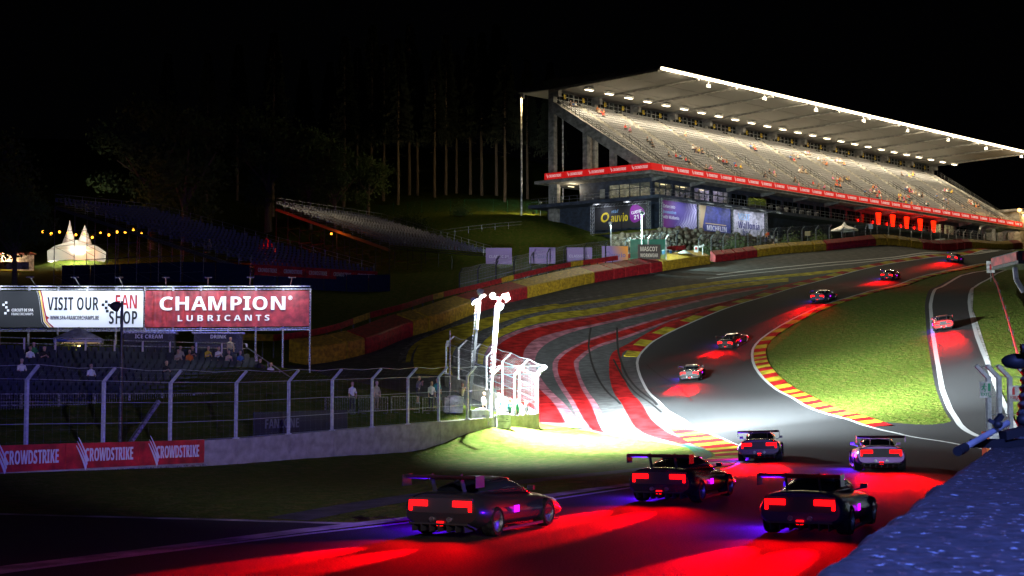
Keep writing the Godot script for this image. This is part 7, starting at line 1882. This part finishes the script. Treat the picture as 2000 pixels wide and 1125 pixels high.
	for i in 16:
		var a := on(-32.0 + i * 2.6, -279.0 + i * 0.2); var b := on(-32.0 + (i + 1) * 2.6, -279.0 + (i + 1) * 0.2)
		var m := MB.new()
		m.bar(a, a + Vector3(0, 2.3, 0), 0.07, 0.07); part(gf, "post", m, M.green_paint)
		m = MB.new()
		for e in 10: m.bar(a + Vector3(0, 0.2 + e * 0.22, 0), b + Vector3(0, 0.2 + e * 0.22, 0), 0.012, 0.012)
		for e in 10: m.bar(a.lerp(b, e / 10.0), a.lerp(b, e / 10.0) + Vector3(0, 2.2, 0), 0.012, 0.012)
		part(gf, "wire_panel", m, M.green_paint)
	# added low floodlight, put beside the stand to brighten bank and stems
	var lf := thing("added_bank_floodlight", "added low floodlight on a short post lighting the grass bank beside the grandstand", "floodlight")
	var lp := MB.new(); lp.bar(on(5.0, -269.0), on(5.0, -269.0, 2.2), 0.1, 0.1); part(lf, "post", lp, M.steel)
	lamp_head(lf, on(5.0, -269.4, 2.4), Vector3(-22.0, 40.0, -300.0), true, 210.0, 62.0, Color(1.0, 0.85, 0.6), 0.25)
	# bank rails and path
	var br := thing("bank_railing", "pale handrail on the grass bank above the upper stand", "railing")
	for i in 8:
		var a := on(-16.0 + i * 2.2, -250.0 - i * 0.7); var b := on(-16.0 + (i + 1) * 2.2, -250.0 - (i + 1) * 0.7)
		var m := MB.new(); m.bar(a, a + Vector3(0, 1.1, 0), 0.06, 0.06); part(br, "post", m, M.steel)
		m = MB.new(); m.bar(a + Vector3(0, 1.1, 0), b + Vector3(0, 1.1, 0), 0.06, 0.06); m.bar(a + Vector3(0, 0.6, 0), b + Vector3(0, 0.6, 0), 0.05, 0.05); part(br, "rail", m, M.steel)
# ---------- the stone wall in front and what stands on it
func near_wall() -> void:
	var f := FastNoiseLite.new(); f.seed = 3; f.frequency = 9.0; f.fractal_octaves = 4; f.fractal_gain = 0.65
	var g := FastNoiseLite.new(); g.seed = 8; g.frequency = 1.1; g.fractal_octaves = 3
	var m := MB.new()
	var P0 := Vector3(-0.1, 3.15, -1.15); var d := Vector3(2.37, 0, -6.46).normalized(); var s := Vector3(-d.z, 0, d.x)
	if s.x < 0: s = -s
	var nu := 420; var nv := 110
	var pt := func(i: int, j: int) -> Vector3:
		var u := 9.6 * pow(i / float(nu), 1.25); var v := 1.9 * pow(j / float(nv), 1.35)
		var edge := 0.025 * g.get_noise_2d(u * 3.0, 4.0) + 0.012 * f.get_noise_2d(u * 0.6, 9.0)
		var p := P0 + d * u + s * (v + edge)
		var y := 0.005 * f.get_noise_2d(u, v) + 0.008 * g.get_noise_2d(u, v)
		if v < 0.05: y -= pow((0.05 - v) / 0.05, 2.0) * 0.035
		return p + Vector3(0, y, 0)
	var grid := []
	for i in nu + 1:
		var row := []
		for j in nv + 1: row.append(pt.call(i, j))
		grid.append(row)
	m.loft(grid, false, false)
	var o := thing("stone_wall", "rough concrete wall top lit blue, filling the near corner", "wall")
	M.wall_stone = mat(lin(0.34, 0.36, 0.4), 0.9, 0.0, T.pebble, 1.0, T.pebble_n, 0.9)
	part(o, "coping", m, M.wall_stone)
	var k := MB.new()
	for i in nu:
		var a: Vector3 = grid[i][0]; var b: Vector3 = grid[i + 1][0]
		k.quad(Vector3(a.x, 0.0, a.z), Vector3(b.x, 0.0, b.z), b, a)
	part(o, "face", k, M.wall_stone)
	# sloping clamp with tube and knob lying on the wall
	var c := thing("tripod_arm", "silver tube with black clamp knobs lying across the stone wall", "tripod")
	var q := MB.new()
	q.tube(Vector3(2.34, 3.17, -8.05), Vector3(2.86, 3.29, -8.9), 0.018, 0.018, 10); part(c, "tube", q, M.zinc)
	q = MB.new(); q.tube(Vector3(2.31, 3.165, -8.0), Vector3(2.38, 3.18, -8.11), 0.026, 0.026, 12); part(c, "grip", q, M.black)
	q = MB.new(); q.ball(Vector3(2.71, 3.29, -8.6), Vector3(0.03, 0.025, 0.03), 8, 5); q.bar(Vector3(2.69, 3.29, -8.6), Vector3(2.74, 3.34, -8.62), 0.025, 0.03); q.bar(Vector3(2.7, 3.29, -8.6), Vector3(2.66, 3.315, -8.6), 0.02, 0.02); part(c, "clamp_knob", q, M.black)
	q = MB.new(); q.bar(Vector3(2.8, 3.22, -8.8), Vector3(3.2, 3.29, -9.0), 0.06, 0.05); q.ball(Vector3(2.95, 3.31, -8.9), Vector3(0.04, 0.035, 0.04), 8, 5); q.bar(Vector3(2.6, 3.18, -8.7), Vector3(3.1, 3.17, -9.0), 0.05, 0.05); part(c, "clamp_body", q, M.black)
	# corrugated pipe standing at the wall's edge
	var cp := thing("corrugated_pipe", "ribbed pipe standing upright at the end of the stone wall", "pipe")
	var prof := []
	for i in 170: prof.append(Vector2(0.3 + 0.007 * sin(i * PI / 3.0), i * 0.009 - 0.35))
	q = MB.new(); q.lathe(prof, 40, Transform3D(Basis(Vector3.BACK, -0.12), Vector3(3.55, 3.2, -9.9)))
	part(cp, "pipe_shell", q, mat(lin(0.45, 0.48, 0.52), 0.6, 0.0, T.patchy, 1.5))
	q = MB.new(); q.lathe([Vector2(0.33, 0.0), Vector2(0.33, 0.06), Vector2(0.24, 0.07)], 40, Transform3D(Basis(Vector3.BACK, -0.12), Vector3(3.68, 4.66, -9.9))); part(cp, "rim", q, M.steel)
	# remote camera on the pipe
	var rc := thing("remote_camera", "black remote camera with furry microphone clamped beside the pipe", "camera")
	q = MB.new(); q.ball(Vector3(3.2, 3.66, -9.75), Vector3(0.1, 0.05, 0.06), 12, 7); part(rc, "microphone", q, M.black)
	q = MB.new(); q.box(Vector3(3.3, 3.72, -9.7), Vector3(0.16, 0.07, 0.09)); q.tube(Vector3(3.18, 3.74, -9.6), Vector3(3.42, 3.76, -9.6), 0.028, 0.028, 10); part(rc, "camera_body", q, M.black)
	q = MB.new(); q.path([Vector3(3.25, 3.62, -9.6), Vector3(3.33, 3.58, -9.58), Vector3(3.4, 3.64, -9.58), Vector3(3.36, 3.7, -9.58)], 0.012); part(rc, "cable", q, M.black)
	# marshal hut behind: red canopy, white post
	var hu := thing("marshal_hut", "white post and red edged canopy of a hut beside the pit exit", "hut")
	q = MB.new(); q.box(Vector3(27.3, 9.7, -75.5), Vector3(6.0, 0.62, 4.0)); part(hu, "canopy", q, M.dark_steel)
	q = MB.new(); q.box(Vector3(27.35, 9.75, -73.46), Vector3(5.7, 0.4, 0.06)); part(hu, "red_edge", q, M.sign_red)
	q = MB.new(); q.box(Vector3(24.26, 9.75, -75.5), Vector3(0.06, 0.4, 3.9)); part(hu, "red_edge", q, M.sign_red)
	q = MB.new(); q.box(Vector3(25.3, 4.6, -74.6), Vector3(0.5, 9.5, 0.4)); part(hu, "post", q, M.white)
	q = MB.new(); q.path([Vector3(24.5, 9.3, -74.6), Vector3(24.55, 8.7, -74.6), Vector3(24.9, 8.1, -74.6)], 0.13); part(hu, "drain_pipe", q, M.white)
	q = MB.new(); q.box(Vector3(28.6, 4.6, -76.5), Vector3(5.0, 9.4, 3.0)); part(hu, "wall", q, M.navy)
	# wall and fence of the pit exit with signs
	var pw := thing("pit_wall", "white end of the pit exit wall with an orange edge", "wall")
	q = MB.new()
	q.hexa([Vector3(14.75, -0.2, -48.0), Vector3(18, -0.2, -47.0), Vector3(18, -0.2, -46.6), Vector3(14.75, -0.2, -47.6), Vector3(14.75, 2.05, -48.0), Vector3(18, 2.05, -47.0), Vector3(18, 2.05, -46.6), Vector3(14.75, 2.05, -47.6)])
	q = MB.new(); q.box(Vector3(16.4, 0.95, -48.0), Vector3(3.2, 2.2, 0.4)); part(pw, "wall_body", q, M.white)
	q = MB.new(); q.box(Vector3(14.74, 0.95, -48.0), Vector3(0.1, 2.3, 0.46)); part(pw, "orange_edge", q, mat(lin(0.75, 0.16, 0.02), 0.6))
	var posts := [Vector3(14.85, 2.05, -48), Vector3(15.25, 2.05, -48.2), Vector3(15.65, 2.05, -48.4), Vector3(16.3, 2.05, -48.6)]
	catch_fence("short catch fence with exit sign on the white pit wall", posts, Vector3(-1, 0, 0.2), 1.75, 0.55, M.zinc, 0.12, 0.004)
	var ex := thing("exit_sign", "white sign with green running figure and exit lettering on the short fence", "sign", Vector3(14.72, 3.4, -47.85))
	var gr := mat(lin(0.01, 0.2, 0.09), 0.6)
	part(ex, "plate", panel_mesh(0.36, 0.5, 0.02), M.white)
	q = MB.new()
	q.ball(Vector3(-0.03, 0.18, 0.01), Vector3(0.028, 0.028, 0.01), 8, 5)
	for e in [[-0.04, 0.14, -0.07, 0.05, 0.05], [-0.07, 0.05, -0.13, -0.01, 0.03], [-0.06, 0.05, -0.01, 0.0, 0.03], [-0.01, 0.0, -0.03, -0.07, 0.03], [-0.04, 0.13, 0.03, 0.1, 0.025], [-0.05, 0.12, -0.12, 0.1, 0.025]]:
		q.bar(Vector3(e[0], e[1], 0.012), Vector3(e[2], e[3], 0.012), e[4], 0.01, Vector3.BACK)
	part(ex, "running_figure", q, gr)
	q = MB.new(); q.box(Vector3(0.11, 0.08, 0.012), Vector3(0.08, 0.24, 0.01)); part(ex, "door_mark", q, gr)
	part(ex, "lettering", text("EXIT", 0.09, 0.01), gr, Transform3D(Basis.IDENTITY, Vector3(-0.02, -0.14, 0.015)))
	q = MB.new(); q.bar(Vector3(0.08, -0.17, 0.012), Vector3(0.14, -0.23, 0.012), 0.02, 0.01, Vector3.BACK); q.bar(Vector3(0.14, -0.23, 0.012), Vector3(0.14, -0.18, 0.012), 0.02, 0.01, Vector3.BACK); part(ex, "arrow", q, gr)
	var fs := thing("fire_sign", "white sign with red extinguisher symbol on the short fence", "sign", Vector3(15.72, 3.28, -48.2))
	part(fs, "plate", panel_mesh(0.34, 0.5, 0.02), M.white)
	q = MB.new(); q.box(Vector3(-0.02, 0.06, 0.012), Vector3(0.08, 0.2, 0.012)); q.box(Vector3(-0.02, 0.18, 0.012), Vector3(0.04, 0.05, 0.012)); q.bar(Vector3(-0.02, 0.2, 0.012), Vector3(0.07, 0.17, 0.012), 0.02, 0.01, Vector3.BACK); part(fs, "extinguisher_mark", q, M.sign_red)
	part(fs, "lettering", text("FIRE", 0.09, 0.01), M.sign_red, Transform3D(Basis.IDENTITY, Vector3(0, -0.12, 0.015)))
	q = MB.new(); q.bar(Vector3(0.04, -0.16, 0.012), Vector3(0.1, -0.22, 0.012), 0.02, 0.01, Vector3.BACK); part(fs, "arrow", q, M.sign_red)
	# guard rail beside the pit lane's outer verge
	var gr2 := thing("pit_guard_rail", "rusty red guard rail beyond the pit lane's grass verge", "rail")
	for i in 9:
		var t := i / 9.0; var u := (i + 1) / 9.0
		var a := on(lerpf(66.5, 38.5, t), lerpf(-212.0, -117.0, t)); var b := on(lerpf(66.5, 38.5, u), lerpf(-212.0, -117.0, u))
		q = MB.new(); q.bar(a + Vector3(0, 0.75, 0), b + Vector3(0, 0.75, 0), 0.1, 0.35); part(gr2, "rail_section", q, M.tec_red)
		q = MB.new(); q.bar(a + Vector3(0, -0.2, 0), a + Vector3(0, 1.3, 0), 0.07, 0.07); part(gr2, "post", q, M.dark_steel)
	struct("concrete_strip", drape(ribbon(PackedVector2Array([Vector2(63.5, -212), Vector2(49, -165), Vector2(36, -117)]), -0.5, 0.5), 0.02), M.concrete_pale)
	var sp := thing("marker_sign", "small white marker sign at the top of the pit lane verge", "sign", on(65.0, -208.0))
	q = MB.new(); q.box(Vector3(0, 2.0, 0), Vector3(1.1, 1.6, 0.06)); part(sp, "plate", q, M.white)
	q = MB.new(); q.bar(Vector3.ZERO, Vector3(0, 1.2, 0), 0.08, 0.08); part(sp, "post", q, M.steel)
	q = MB.new(); q.box(Vector3(0, 2.0, 0.04), Vector3(0.3, 0.8, 0.02)); part(sp, "red_mark", q, M.sign_red)
	# floodlights added on the pit building, outside the frame beside the camera
	var bl := thing("pit_building", "corner of the pit building with added unseen floodlights", "building")
	q = MB.new(); q.box(Vector3(11.0, 5.0, 4.0), Vector3(8.0, 10.0, 18.0)); part(bl, "wall", q, M.navy)
	q = MB.new(); q.box(Vector3(10.9, 10.2, 3.9), Vector3(8.6, 0.4, 18.6)); part(bl, "roof", q, M.dark_steel)
	var blue := Color(0.42, 0.52, 1.0)
	lamp_head(bl, Vector3(3.0, 8.0, 1.0), Vector3(2.2, 3.1, -5.5), true, 190.0, 60.0, blue, 0.2)
	q = MB.new(); q.bar(Vector3(3.0, 8.3, 1.0), Vector3(7.2, 8.3, 1.0), 0.1, 0.1); part(bl, "lamp_arm", q, M.steel)
	lamp_head(bl, Vector3(6.7, 8.0, -4.6), Vector3(15.2, 3.0, -48), true, 1300.0, 10.0, Color(0.85, 0.92, 1.0), 0.25)  # added lamp to brighten the exit sign and short fence
	lamp_head(bl, Vector3(6.8, 9.6, -4.8), Vector3(-16.0, 6.0, -82), true, 2400.0, 15.0, Color(0.1, 0.25, 1.0), 0.3)
	lamp_head(bl, Vector3(6.7, 9.0, -4.8), Vector3(-13.0, 2.4, -82), true, 1300.0, 14.0, Color(1.0, 0.9, 0.7), 0.3)  # added warm lamp to brighten the concrete wall
func _ready() -> void:
	rng.seed = 7
	view_and_light()
	terrain()
	materials()
	setting()
	grandstand()
	trackside()
	left_side()
	trees()
	near_wall()
	cars()
	people()
